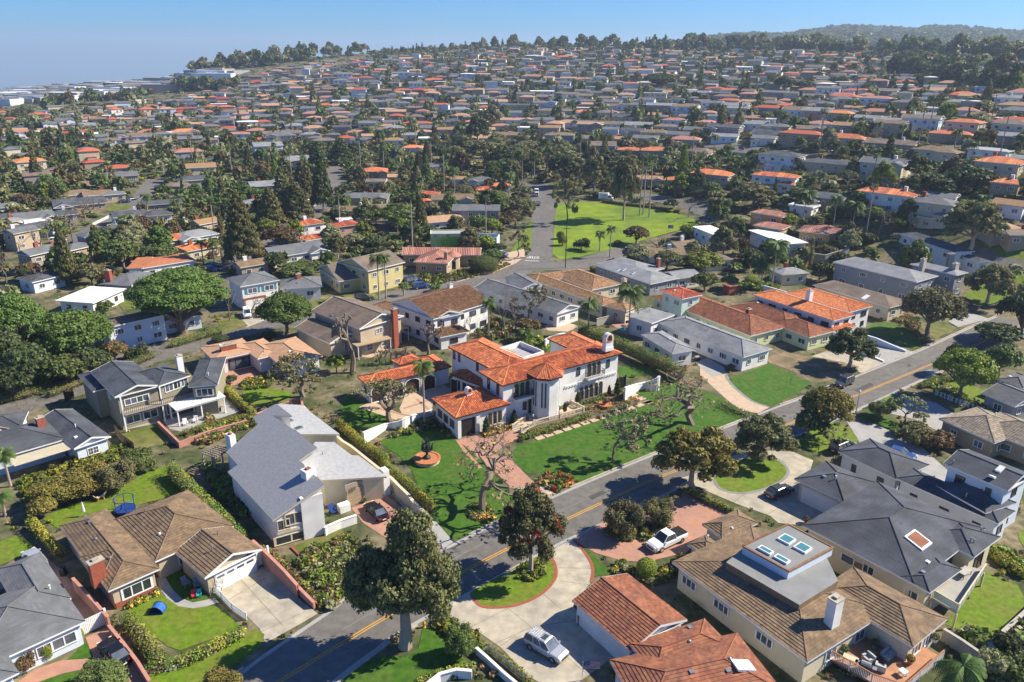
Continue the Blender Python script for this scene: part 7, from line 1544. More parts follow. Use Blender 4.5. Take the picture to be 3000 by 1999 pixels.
    for s in (-1, 1):
        h_ = MB(); h_.obb((.487*L_, s*hw*.66), (1, 0), .1, .34, hood[1]*.66, hood[1]*.84); part('headlight', h_, LAMPW)
        h_ = MB(); h_.obb((-.492*L_, s*hw*.68), (1, 0), .1, .36, belt*.66, belt*.86); part('taillight', h_, LAMPR); h_ = MB(); h_.obb((x1*.85, s*(w0+.1)), (1, 0), .16, .18, belt-.02, belt+.14); part('mirror', h_, PAINT[color])
    g = MB(); g.obb((.5*L_-.02, 0), (1, 0), .08, hw*1.1, hood[1]*.42, hood[1]*.62); part('grille', g, 'iron'); g = MB(); g.obb((-.5*L_+.0, 0), (1, 0), .06, .5, belt*.45, belt*.58); part('number_plate', g, 'white')
    for s in (-1, 1): g = MB(); g.obb((s*.485*L_, 0), (1, 0), .16, hw*1.75, zb, zb+.2); part('bumper', g, PAINT[color] if color not in ('white', 'silver') else 'metal')
    if kind_ == 'pickup':
        g = MB(); g.obb((-.315*L_, 0), (1, 0), L_*.33, hw*1.68, belt-.02, belt+.03); part('bed_cover', g, 'rubber')
        for i in range(4): g = MB(); g.obb((-.46*L_+i*.5, 0), (1, 0), .04, hw*1.68, belt+.03, belt+.05); part('cover_rib', g, 'iron')
    if kind_ == 'suv' and color == 'silver':
        for i in range(6): g = MB(); g.obb((t0+.25+i*.26, 0), (1, 0), .05, w1*1.7, zt+.06, zt+.1); part('roof_rack', g, 'metal')
        g = MB(); g.obb((t1-.55, 0), (1, 0), .6, .8, zt+.002, zt+.02); part('sunroof', g, 'glass')
    if kind_ == 'truck':
        g = MB(); g.obb((-.18*L_, 0), (1, 0), L_*.64, Wd, .5, H); part('cargo_box', g, PAINT['white'])
        for y, rz in ((-hw-.012, 0), (hw+.012, math.pi)):
            for txt, m, dx in (('Fed', mat('courier_purple', (.07, .02, .22), .5, .02, 1), -1.0), ('Ex', mat('courier_orange', (.75, .16, .02), .5, .02, 1), .75)):
                cu = bpy.data.curves.new('lettering', 'FONT'); cu.body = txt; cu.size = 1.15; cu.extrude = .004; cu.materials.append(m); o = link('lettering', cu, r); o.rotation_euler = (math.pi/2, 0, rz); o.location = (-.18*L_+(dx if rz == 0 else -dx), y, 1.55)
    return r
def C(kind_, s, color, label, cat='car'): p = G(s); return car(kind_, p[0], p[1], color, label, cat)
C('sedan', '7 285,795 205,695', 'silver', 'silver sedan on the pink drive beside the left hedge'); C('sedan', '7 865,1470 725,1310', 'black', 'black sedan on the pink drive below the white gate'); C('coupe', '8 312,478 175,345', 'black', 'black coupe before the tan garage of the grey modern house')
C('suv', '8 1300,1290 1525,1425', 'silver', 'silver off-road car with roof rack on the pale driveway'); C('pickup', '8 2360,560 2120,672', 'white', 'white crew cab pickup on the pink paved forecourt', 'pickup'); C('sedan', '9 590,305 735,245', 'grey', 'dark grey hatchback on the stone driveway by the charcoal roof')
C('suv', '6 1150,1068 1062,1108', 'grey', 'dark off-road car parked on the street by the golden tree'); C('suv', '6 1010,1570 1180,1500', 'black', 'black car behind the charcoal roof at right'); C('sedan', '6 1420,1560 1560,1600', 'blue', 'blue car mostly hidden behind the charcoal roof at right'); C('suv', '6 2010,1325 2200,1345', 'green', 'green estate car beside the shake-roofed house')
C('suv', '5 497,425 602,412', 'blue', 'blue off-road car in front of the small palms'); C('van', '5 455,392 525,375', 'navy', 'dark blue van half behind the bushes by the blue car', 'van'); C('suv', '5 112,505 205,498', 'grey', 'dark grey car on the middle street behind a roof'); C('suv', '4 1700,590 1708,632', 'white', 'white car on the drive of the blue-shuttered house'); C('sedan', '4 1790,585 1798,622', 'grey', 'grey car beside the white one at the blue-shuttered house')
C('sedan', '4 1425,272 1515,275', 'black', 'black car parked by the tallest conifer'); C('sedan', '4 1420,295 1490,302', 'blue', 'pale blue car half hidden behind the umbrella pine'); C('suv', '4 430,142 490,112', 'navy', 'navy car on the left street nearest the bare tree'); C('suv', '4 375,106 432,104', 'white', 'white car on the grass beside the left street'); C('sedan', '4 315,200 372,182', 'blue', 'blue car lower on the left street'); C('sedan', '4 232,245 295,220', 'black', 'black car lowest on the left street')
C('van', '2 1345,1345 1345,1318', 'white', 'farther white van on the street behind the park', 'van'); C('suv', '2 1345,1365 1345,1338', 'white', 'nearer white car on the street behind the park'); C('sedan', '2 1356,1400 1356,1432', 'grey', 'dark car driving on the street beside the park'); C('truck', '2 1768,1378 1885,1382', 'white', 'white courier delivery truck at the far edge of the park', 'truck'); C('van', '1 2120,1420 2160,1395', 'white', 'white van parked on the cross street', 'van'); C('sedan', '1 2140,1440 2185,1410', 'white', 'white car in front of the white van on the cross street')
C('suv', '1 1075,1320 1090,1290', 'navy', 'dark car on the flat street beside the bare round tree'); C('sedan', '1 835,1402 880,1398', 'navy', 'left one of two dark blue cars by the yellow house'); C('sedan', '1 890,1385 935,1378', 'navy', 'right one of two dark blue cars by the yellow house'); C('suv', '3 5,968 65,962', 'white', 'white car on the drive of the hillside street at centre'); C('suv', '3 470,995 510,975', 'white', 'white car on the steep drive of the dark-roofed hill house'); C('suv', '3 1025,1075 1055,1060', 'white', 'white car below the long orange roof on the hill')
r = C('van', '5 1048,200 1138,205', 'cover', 'car under a pale grey cover near the glass block carport')
# ---------------------------------------------------------------- walls, fences, gates
def wall(name, label, s, h, m, t=.25, cap='same', cat='wall', z0=0., steps=None):
    px = G(s); hs_ = h if hasattr(h, '__len__') else [h]*len(px); pts = [P(p, z_)[:2] for p, z_ in zip(px, hs_)]
    b = MB(); wallrun(b, pts, t, z0, hs_, 0, None); r = thing(name, label, cat, (*pts[0], Z(*pts[0])))
    b.build('wall_body', m, r)
    if cap:
        c = MB(); wallrun(c, pts, t+.12, 0, [.09]*len(pts)); c.v = [(x, y, z) for x, y, z in c.v]
        # the coping follows the top of the wall
        c = MB(); L_, R_ = offsets([np.asarray(p, float) for p in pts], t/2+.06), offsets([np.asarray(p, float) for p in pts], -t/2-.06)
        for i in range(len(pts)-1):
            q = [(*L_[i], hs_[i]), (*R_[i], hs_[i]), (*R_[i+1], hs_[i+1]), (*L_[i+1], hs_[i+1])]; q = [np.array([x, y, Z(x, y)+z0+z]) for x, y, z in q]
            c.face([p+(0, 0, .08) for p in q]); c.face([q[0], q[3], q[3]+(0, 0, .08), q[0]+(0, 0, .08)][::-1]); c.face([q[1], q[2], q[2]+(0, 0, .08), q[1]+(0, 0, .08)])
        c.build('coping', m if cap == 'same' else cap, r)
    return r
def curvy(s, n, h0, h1, waves):
    p = smooth_poly(G(s), n, False); k = len(p); return '0 '+' '.join(f'{a[0]:.1f},{a[1]:.1f}' for a in p), [h0+(h1-h0)*(.5+.5*math.cos(i/(k-1)*math.pi*2*waves)) for i in range(k)]
s_, hh = curvy('5 150,1415 260,1370 330,1348 400,1335 470,1300 560,1280 630,1255', 4, .9, 1.9, 1.6); wall('garden_wall', 'white wavy garden wall left of the carriage porch', s_, hh, 'stucco', .3)
s_, hh = curvy('5 1955,1105 2020,1085 2090,1068 2150,1050 2195,1025', 4, 1.3, 2.8, .9); wall('garden_wall', 'white wavy garden wall at the right end of the villa', s_, hh[::-1], 'stucco', .3)
s_, hh = curvy('5 1405,775 1440,755 1500,735 1570,725', 4, 1.5, 2.3, 1.5); wall('garden_wall', 'white wavy garden wall behind the villa back wing', s_, hh, 'stucco', .3)
wall('garden_wall', 'long cream stepped wall between the grey modern house and the villa hedge', '12 1130,160 1230,270 1330,350 1430,420 1580,560 1680,620 1830,740 1980,860 2150,990 2230,1075 2340,1180; 8 500,330 600,420 630,470', [1.9, 1.7, 2.0, 1.6, 1.9, 1.6, 1.8, 1.8, 1.9, 1.9, 1.7, 1.4, 1.2, .5], 'cream', .3)
wall('garden_wall', 'pink block wall stepping down beside the wide concrete driveway', '7 1740,590 1850,690 1960,800 2050,900 2060,915 2165,1020', [2.2, 2.2, 2.0, 1.6, 1.0, .8], 'pinkwall', .25); wall('garden_wall', 'pink wall left of the brown ranch house', '7 500,850 640,1000 745,1120', 1.7, 'pinkwall', .22); wall('garden_wall', 'low pink wall between the front lawn hedge and the pink drive', '7 750,1175 850,1300 950,1430 1030,1560', .9, 'pinkwall', .22)
wall('garden_wall', 'brick retaining wall below the pergola terrace', '4 1090,1340 1235,1480 1450,1400 1700,1330', 1.0, 'pinkwall', .25); wall('garden_wall', 'terraced brick wall behind the grey modern house', '12 590,250 780,170 1000,90 1105,60 1125,160', [1.6, 1.6, 1.7, 1.9, 1.9], 'pinkwall', .25); wall('garden_wall', 'cream parapet wall in front of the grey modern house', '12 1375,1560 1400,1540 1560,1470 1740,1410', 1.2, 'stucco', .25)
wall('garden_wall', 'pale block wall along the narrow right garden', '9 2110,1310 2230,1200 2353,1090 2480,970', 1.4, 'block', .3); wall('garden_wall', 'grey block wall between the deck and the bright lawn', '9 1800,1200 1930,1280 2060,1370 2080,1420', 1.5, 'block', .25); wall('garden_wall', 'tall tan block wall below the golden villa', '6 850,170 985,190 1150,140', 2.6, 'block', .25); wall('garden_wall', 'tan block wall behind the swimming pool', '5 1760,630 1890,600 2080,560', 1.7, 'block', .2); wall('garden_wall', 'white wall by the tall palms', '6 560,400 700,440 770,470', 1.8, 'stucco', .2)
wall('garden_wall', 'white curved wall at the bottom edge by the grey roof', '8 590,1580 680,1510 790,1480 900,1490', 1.0, 'stucco', .25); wall('garden_wall', 'white wall beside the silver car', '8 930,1330 1010,1400 1130,1510 1250,1610', .8, 'stucco', .2)
wall('ramp_wall', 'pale blue stepped wall beside the sloping driveway', '6 1275,745 1340,765 1420,800 1540,850', [1.6, 1.4, 1.0, .3], 'bluew', .3); wall('ramp_wall', 'low white wall dividing the two driveways', '6 1200,840 1290,880 1385,920', [.7, .4, .2], 'stucco', .3)
def fence(name, label, s, h, m, bw=.14, gap=.02, rails=True, cat='fence'):
    pts = resample([P(p)[:2] for p in G(s)], .02); d = 0; r = thing(name, label, cat, (*pts[0], Z(*pts[0]))); acc = 0; st = bw+gap; L_ = len(pts)*.02; n = min(int(L_/st), 290)
    st = L_/n; me = None
    for i in range(n):
        j = min(int((i+.5)*st/.02), len(pts)-2); t = pts[j+1]-pts[j]; a = math.atan2(t[1], t[0])
        if me is None: b = MB(); b.obb((0, 0), (1, 0), st-gap, .03, .06, h); me = b.mesh('board', m)
        o = link('board', me, r); o.location = (pts[j][0]-pts[0][0], pts[j][1]-pts[0][1], Z(*pts[j])-Z(*pts[0])); o.rotation_euler = (0, 0, a)
    if rails:
        q = resample(pts, 2.4); b = MB()
        for z in (.3, h-.2): b.tube([(*p, Z(*p)+z) for p in q], .035, 4)
        b.build('rail', m, r)
        for p in q: b = MB(); b.obb(p, (1, 0), .1, .1, Z(*p), Z(*p)+h+.08); b.build('post', m, r)
    return r
fence('wooden_fence', 'orange-brown board fence beside the garden patio', '4 1425,990 1500,1050 1560,1110', 1.9, 'woodr'); fence('wooden_fence', 'brown board fence beside the small square lawn', '4 800,1425 860,1490 930,1540', 1.5, 'wood'); fence('wooden_fence', 'reddish board fence by the small white shed', '6 690,315 780,295 870,265', 1.9, 'woodr')
fence('picket_fence', 'white picket fence between the front lawn and the concrete driveway', '7 1450,925 1520,985 1600,1070 1700,1140', 1.0, 'white', .09, .08); fence('picket_fence', 'white fence along the drive by the bright yellow-green tree', '6 1740,1155 1850,1200 1960,1240 2070,1275', 1.0, 'white', .16, .5); fence('picket_fence', 'white fence at the left of the hillside yellow house', '1 640,1560 700,1530 750,1505', 1.1, 'white', .12, .12)
fence('iron_fence', 'grey iron fence on the wall beside the silver car', '8 1010,1375 1140,1480 1260,1580', 1.3, 'metal', .03, .13)
def gate(label, s, h, m, n):
    p = [P(q)[:2] for q in G(s)]; t = p[1]-p[0]; L_ = np.linalg.norm(t); t /= L_; c = (p[0]+p[1])/2; r = thing('gate', label, 'gate', (*c, 0))
    for i in range(n): b = MB(); b.obb(p[0]+t*L_*(i+.5)/n, t, L_/n-.03, .06, .08, h); b.build('gate_board', m, r)
    for i in (0, 1): b = MB(); b.obb(p[i], t, .22, .22, 0, h+.25); b.build('gate_post', m, r)
gate('wide white double gate across the pink drive', '7 565,1250 740,1165', 1.8, 'white', 14); gate('white gate beside the white garage door', '7 1775,775 1855,730', 1.9, 'white', 8); gate('dark iron gate at the right end of the villa', '5 1915,1110 1955,1100', 2.2, 'iron', 8); gate('dark wooden gate posts beside the grey two-storey house', '4 455,1200 510,1180', 1.8, 'dkwood', 6)
# ---------------------------------------------------------------- villa garden
def balustrade(label, s, h=.95):
    pts = resample([P(p)[:2] for p in G(s)], .28); r = thing('balustrade', label, 'balustrade', (*pts[0], 0)); b = MB(); b.lathe((0, 0, 0), [(.09, 0), (.09, .08), (.05, .13), (.085, .28), (.05, .48), (.05, .55), (.09, .6), (.09, .66)], 6); me = b.mesh('baluster', 'stone')
    for p in pts[1:-1]: o = link('baluster', me, r); o.location = (p[0]-pts[0][0], p[1]-pts[0][1], .14)
    b = MB(); wallrun(b, pts, .24, .06, .1); b.build('base_rail', 'stone', r); b = MB(); wallrun(b, pts, .26, .8, .13); b.build('top_rail', 'stone', r)
    for p in (pts[0], pts[len(pts)//2], pts[-1]): b = MB(); b.obb(p, (1, .7), .32, .32, 0, 1.05); b.build('pier', 'stone', r)
balustrade('stone balustrade along the front of the villa terrace', '5 1330,1365 1480,1325 1580,1297 1668,1272'); balustrade('stone balustrade at the right side of the villa terrace', '5 1580,1222 1625,1245 1668,1268'); balustrade('stone balustrade left of the villa front steps', '5 1180,1395 1225,1360 1262,1335'); balustrade('stone balustrade right of the villa front steps', '5 1240,1415 1290,1390 1325,1368')
r = thing('garden_steps', 'stone steps from the path up to the villa terrace', 'steps', (*P(g1('5 1245,1385'))[:2], 0)); a, c = P(g1('5 1215,1405'))[:2], P(g1('5 1285,1345'))[:2]; d = (c-a)/np.linalg.norm(c-a)
for i in range(5): b = MB(); b.obb(a+d*(i*.42), d, .5, 2.6, 0, .09+i*.085); b.build('step', 'stone', r)
path = thing('stepping_stones', 'line of pale square stepping stones along the villa flower bed', 'path', (*P(g1('11 1400,1320'))[:2], 0))
st_ = [(620-i*0+i*125.0, 1528-i*41.0) for i in range(13)]
for x, y in st_+[(2110, 1032), (2020, 985), (1912, 935), (1805, 880)]:
    p = P(g1(f'11 {x},{y}')); b = MB(); b.obb(p, uA, 1.5, 1.0, .03, .11); b.build('stone_slab', 'pave_tan', path)
def fountain(label, px, rad, h, rim, grow=1.):
    p = P(px); r = thing('fountain', label, 'fountain', (p[0], p[1], 0)); q = (p[0], p[1], 0)
    b = MB(); b.lathe(q, [(rad, 0), (rad, .5), (rad*1.06, .52), (rad*1.06, .62), (rad*.88, .62), (rad*.86, .40), (0.05, .40)], 20); b.build('basin', rim, r); b = MB(); b.lathe(q, [(rad*1.09, .55), (rad*1.09, .68), (rad*.9, .68), (rad*.9, .6)], 20); b.build('rim', 'terra', r); b = MB(); b.lathe(q, [(rad*.86, .45), (.02, .46)], 18); b.build('basin_water', 'dark', r)
    b = MB(); b.lathe(q, [(rad*.3, .4), (rad*.3, h*.2), (rad*.1, h*.28), (rad*.12, h*.42), (rad*.45, h*.47), (rad*.47, h*.5), (rad*.12, h*.5), (rad*.09, h*.66), (rad*.3, h*.70), (rad*.31, h*.72), (rad*.08, h*.73), (rad*.1, h*.9), (rad*.03, h)], 10); b.build('pedestal', 'bronze', r)
    for i in range(5):
        t = i*1.2566; b = MB(); c = np.array([p[0]+math.cos(t)*rad*.4, p[1]+math.sin(t)*rad*.4, h*.5]); b.tube([c, c+(0, 0, h*.1), c+(math.cos(t)*.1, math.sin(t)*.1, h*.19)], [rad*.07, rad*.1, rad*.04], 6); b.ball(c+(math.cos(t)*.1, math.sin(t)*.1, h*.22), rad*.07, 6, 4); b.build('figure', 'bronze', r)
fountain('large tiered bronze fountain in a round brick-rimmed basin on the left lawn', g1('8 592,45'), 1.9, 4.2, 'stone'); fountain('small bronze fountain in a terracotta bowl among the flowers', g1('5 1815,1240'), 1.05, 2.0, 'terra')
def lantern(label, px, h, name='lamp_post', m='iron', glob=False):
    p = P(px); r = thing(name, label, 'lamp post', (p[0], p[1], Z(*p[:2]))); q = (p[0], p[1], Z(*p[:2])); b = MB(); b.lathe(q, [(.16 if h > 2.5 else .1, 0), (.14 if h > 2.5 else .09, .5 if h > 2.5 else .2), (.06 if h < 2.5 else .09, .6), (.05 if h < 2.5 else .07, h-.5)], 8); b.build('post', m, r); b = MB()
    if glob: b.lathe((q[0], q[1], q[2]+h-.5), [(.1, 0), (.2, .12), (.24, .35), (.16, .52), (.03, .62)], 10)
    else: b.lathe((q[0], q[1], q[2]+h-.5), [(.08, 0), (.15, .08), (.17, .38), (.03, .5)], 6)
    b.build('lamp', 'white' if glob else 'cream', r); return r
lantern('concrete street lamp with pale globe beside the golden tree', g1('6 1193,1283'), 4.4, 'street_lamp', 'block', True); lantern('iron lantern left of the villa front door', g1('5 1258,1330'), 2.0); lantern('iron lantern at the top of the villa steps', g1('5 1320,1368'), 2.2); lantern('iron lantern halfway along the villa balustrade', g1('5 1500,1300'), 2.2)
for s, l in (('5 1430,1305', 'left potted plant before the stair tower'), ('5 1540,1280', 'right potted plant before the stair tower'), ('5 1565,1195', 'potted plant at the side of the stair tower')):
    p = P(g1(s)); r = thing('potted_plant', l, 'potted plant', (p[0], p[1], .06)); b = MB(); b.lathe((0, 0, 0), [(.22, 0), (.32, .5), (.36, .52), (.3, .5)], 10); link('pot', b.mesh('pot', 'terra'), r); cm, _ = tree_meshes('column', 'dark', 'lo', 3, 1.5); o = link('plant', cm, r); o.scale = (.9, .9, 1.5); o.location = (0, 0, .4)
# ---------------------------------------------------------------- street and yard things
def pole(label, s, top, arms=True):
    p = P(g1(s)); H = height_at(p, top); r = thing('utility_pole', label, 'utility pole', (p[0], p[1], p[2])); b = MB(); b.tube([(0, 0, -.2), (0, 0, H)], [.17, .11], 7); link('pole', b.mesh('pole', 'barkd'), r)
    if arms:
        b = MB(); b.obb((0, 0), (1, .3), 2.2, .12, H-.9, H-.76); link('crossarm', b.mesh('crossarm', 'barkd'), r)
        for x in (-1, -.4, .4, 1): b = MB(); b.lathe((x*.95, x*.28, H-.76), [(.05, 0), (.07, .1), (.03, .2)], 6); link('insulator', b.mesh('insulator', 'metal'), r)
for s, t, l in (('5 1545,277', 662, 'tall utility pole at the junction beside the painted street word'), ('4 300,410', 782, 'utility pole left beside the reddish bare tree'), ('4 515,168', 655, 'utility pole at the top of the left street'), ('4 945,130', 660, 'utility pole by the bushy round tree'), ('1 550,1290', 470, 'utility pole behind the brown roofs at left'), ('1 1358,1480', 590, 'utility pole beside the tallest conifer on the left'), ('2 785,845', 320, 'utility pole left of the eucalyptus on the slope'), ('2 1425,800', 275, 'utility pole before the dark-roofed hill houses'), ('2 1738,790', 285, 'utility pole before the white flat-roofed hill house'), ('2 515,800', 285, 'utility pole beside the brown hip roof on the hill'), ('2 280,690', 240, 'utility pole on the middle hillside left of centre'), ('3 410,840', 295, 'utility pole before the cream balcony house'), ('3 1380,880', 325, 'utility pole under the balcony houses'), ('3 2120,860', 275, 'utility pole before the dark trees on the right slope'), ('1 2245,920', 330, 'utility pole above the tall dark conifers'), ('2 395,1120', 425, 'utility pole behind the dark round conifers')): pole(l, s, t)
def sign(label, s, h=2.4, txt='STOP'):
    p = P(g1(s)); n = -p[:2]/np.linalg.norm(p[:2]); r = thing('stop_sign', label, 'stop sign', (p[0], p[1], p[2])); r.rotation_euler = (0, 0, math.atan2(n[0], -n[1])); b = MB(); b.tube([(0, 0, 0), (0, 0, h)], .04, 6); link('post', b.mesh('post', 'metal'), r)
    b = MB(); b.prism([(.42*math.cos(math.pi/8+i*math.pi/4), .42*math.sin(math.pi/8+i*math.pi/4)) for i in range(8)], 0, .03); o = link('sign_plate', b.mesh('sign_plate', LAMPR), r); o.rotation_euler = (math.pi/2, 0, 0); o.location = (0, -.04, h)
    cu = bpy.data.curves.new('lettering', 'FONT'); cu.body = txt; cu.size = .3; cu.align_x = 'CENTER'; cu.align_y = 'CENTER'; cu.materials.append(M['white']); o = link('lettering', cu, r); o.rotation_euler = (math.pi/2, 0, 0); o.location = (0, -.08, h)
sign('red stop sign at the far corner of the park street', '2 1475,1395'); sign('small red stop sign at the kerb by the tan pavement', '5 1037,362')
p = P(g1('8 572,1190')); r = thing('fire_hydrant', 'yellow fire hydrant behind the huge gum trunk', 'hydrant', (p[0], p[1], .05)); b = MB(); b.lathe((0, 0, 0), [(.2, 0), (.2, .06), (.12, .08), (.12, .5), (.17, .52), (.17, .58), (.1, .7), (.03, .76)], 10); link('body', b.mesh('body', 'yellow'), r)
for s in (-1, 1): b = MB(); b.tube([(s*.1, 0, .4), (s*.22, 0, .4)], .06, 7); link('outlet', b.mesh('outlet', 'yellow'), r)
def flag(label, s, top, w=1.6, h=.95, pole_h=None):
    p = P(g1(s)); H = height_at(p, top); r = thing('flag', label, 'flag', (p[0], p[1], p[2])); b = MB(); b.tube([(0, 0, 0), (0, 0, H)], .03, 5); link('flagpole', b.mesh('flagpole', 'white'), r); rd, wt, bl = LAMPR, M['white'], mat('flag_blue', (.02, .035, .17), .7, .05, 1)
    for i in range(13):
        b = MB(); x0 = 0 if i > 6 else 0; b.prism([(0, 0), (w/2, .1), (w, 0), (w, .01), (w/2, .11), (0, .01)], H-h+(12-i)*h/13, H-h+(13-i)*h/13); link('stripe', b.mesh('stripe', rd if i % 2 == 0 else wt), r)
    b = MB(); b.prism([(0, -.012), (w*.4, .07), (w*.4, .112), (0, .03)], H-h*7/13, H); c = link('canton', b.mesh('canton', bl), r)
    b = MB()
    for i in range(4):
        for j in range(5): b.obb((w*.04+j*w*.08, -.012+(.04+j*.08)*.2), (1, .2), .05, .012, H-h*7/13+.05+i*.12, H-h*7/13+.1+i*.12)
    kind(link('star', b.mesh('star', wt), c), 'stuff')
flag('stars and stripes flag by the red-tiled house entrance', '8 1660,1555', 1333+1425*.425, 1.7, 1.0); flag('stars and stripes flag at the long dark house upper right', '6 2155,260', 667+205*.425); flag('stars and stripes flag at the right edge by the brick-based house', '6 2275,1270', 667+1208*.425, 1.2, .8); flag('stars and stripes flag on the pole in the park', '5 2245,85', 660, 1.8, 1.1)
# pergolas
def pergola(label, a, b_, c, h, n, m='white', rafters=True):
    q = Wing(g1(a), g1(b_), g1(c), 'flat', h, 0, 0); r = thing('pergola', label, 'pergola', (q.c[0], q.c[1], 0))
    for i, j in ((.03, .06), (.97, .06), (.97, .94), (.03, .94), (.5, .06), (.5, .94)): b = MB(); p = q.at(i, j); b.obb(p, q.u, .2, .2, 0, h-.2); b.obb(p, q.u, .3, .3, 0, .3); b.build('post', m, r)
    for j in (.06, .94): b = MB(); b.obb(q.at(.5, j), q.u, q.w, .14, h-.2, h); b.build('beam', m, r)
    for i in range(n): b = MB(); b.obb(q.at((i+.5)/n, .5), q.v, q.d*1.06, .09, h, h+.16); b.build('slat', m, r)
    if rafters:
        for j in range(14): b = MB(); b.obb(q.at(.5, (j+.5)/14), q.u, q.w*1.02, .16, h+.16, h+.2); b.build('lath', m, r)
pergola('white slatted pergola over the terrace of the grey-roofed two-storey house', '4 1215,1268', '4 1555,1172', '4 1145,1212', 2.9, 26); pergola('open white pergola over the entry of the red-tiled house', '8 1985,1445', '8 2150,1490', '8 2080,1385', 2.9, 5, 'white', False); pergola('weathered trellis at the side of the grey modern house', '12 100,760', '12 300,650', '12 40,670', 2.6, 7, 'taupe', False)
# furniture
def seat(label, s, m, a=0., sc=1., name='garden_chair'):
    p = P(g1(s)); r = thing(name, label, 'chair', (p[0], p[1], .06)); r.rotation_euler = (0, 0, a); r.scale = (sc,)*3; b = MB(); b.obb((0, 0), (1, 0), .6, .6, .34, .4); link('seat', b.mesh('seat', m), r); b = MB(); b.face([(-.3, .28, .36), (.3, .28, .36), (.34, .52, 1.05), (-.34, .52, 1.05)]); b.face([(-.34, .55, 1.05), (.34, .55, 1.05), (.3, .32, .36), (-.3, .32, .36)]); link('backrest', b.mesh('backrest', m), r)
    for x in (-.33, .33): b = MB(); b.obb((x, 0), (0, 1), .7, .1, .56, .6); link('armrest', b.mesh('armrest', m), r)
    for x in (-.3, .3):
        for y in (-.3, .3): b = MB(); b.obb((x, y), (1, 0), .07, .07, 0, .56); link('leg', b.mesh('leg', m), r)
red = mat('toy_red', (.55, .04, .06), .5, .03, 1); teal = mat('toy_teal', (.03, .38, .36), .5, .03, 1); tblue = mat('toy_blue', (.018, .05, .20), .5, .05, 1)
seat('white garden chair at the left under the pergola', '4 1280,1365', 'white', .5); seat('white garden chair beside the grill under the pergola', '4 1350,1345', 'white', .2); seat('dark garden chair nearer the entry path in the ranch front garden', '7 1285,905', 'greyw', .9); seat('dark garden chair right of the other in the ranch front garden', '7 1362,915', 'greyw', .6); seat('small red toy chair on the ranch front garden', '7 1340,985', red, .4, .75); seat('small teal toy chair beside the red one', '7 1375,980', teal, .3, .75); seat('blue garden chair on the patio of the grey modern house', '12 1480,1400', tblue, .8, 1.2)
def tent(label, s, w, h, m, arch_=True):
    p = P(g1(s)); r = thing('play_tent', label, 'play tent', (p[0], p[1], .05)); b = MB(); n = 8
    for i in range(n): t0, t1 = math.pi*i/n, math.pi*(i+1)/n; q = lambda t, y: (-w/2*math.cos(t), y, h*math.sin(t)); b.face([q(t0, -w*.35), q(t1, -w*.35), q(t1, w*.35), q(t0, w*.35)])
    b.face([(-w/2*math.cos(math.pi*i/n), w*.35, h*math.sin(math.pi*i/n)) for i in range(n+1)]); link('canopy', b.mesh('canopy', m), r); b = MB()
    for y in (-w*.35, w*.35): b.tube([(-w/2*math.cos(math.pi*i/n), y, h*math.sin(math.pi*i/n)+.02) for i in range(n+1)], .04, 5)
    link('frame', b.mesh('frame', 'iron'), r); b = MB(); b.obb((0, 0), (1, 0), w, w*.7, 0, .12); link('floor', b.mesh('floor', tblue), r)
tent('blue and purple pop-up play tent on the front lawn', '7 1090,1080', 1.5, .9, mat('tent_blue', (.03, .12, .40), .6, .1, 2)); 
p = P(g1('7 870,400')); r = thing('trampoline', 'blue netted trampoline on the back lawn', 'trampoline', (p[0], p[1], .05)); b = MB(); b.lathe((0, 0, 0), [(1.3, .55), (1.3, .7), (1.0, .72), (.02, .6)], 16); link('mat', b.mesh('mat', tblue), r)
for i in range(6):
    t = i*math.pi/3; b = MB(); b.tube([(1.3*math.cos(t), 1.3*math.sin(t), 0), (1.3*math.cos(t), 1.3*math.sin(t), 2.2)], .05, 6); link('pole', b.mesh('pole', tblue), r)
b = MB(); b.tube([(1.3*math.cos(i*math.pi/8), 1.3*math.sin(i*math.pi/8), 2.2) for i in range(17)], .05, 5); link('top_ring', b.mesh('top_ring', tblue), r)
p = P(g1('7 585,425')); r = thing('parasol', 'closed white parasol on the back lawn', 'parasol', (p[0], p[1], .05)); b = MB(); b.lathe((0, 0, 0), [(.25, 0), (.25, .08), (.03, .1), (.03, .7)], 8); link('pole', b.mesh('pole', 'metal'), r); b = MB(); b.lathe((0, 0, .6), [(.06, 0), (.2, .15), (.15, .8), (.03, 1.6)], 8); link('canopy', b.mesh('canopy', 'white'), r)
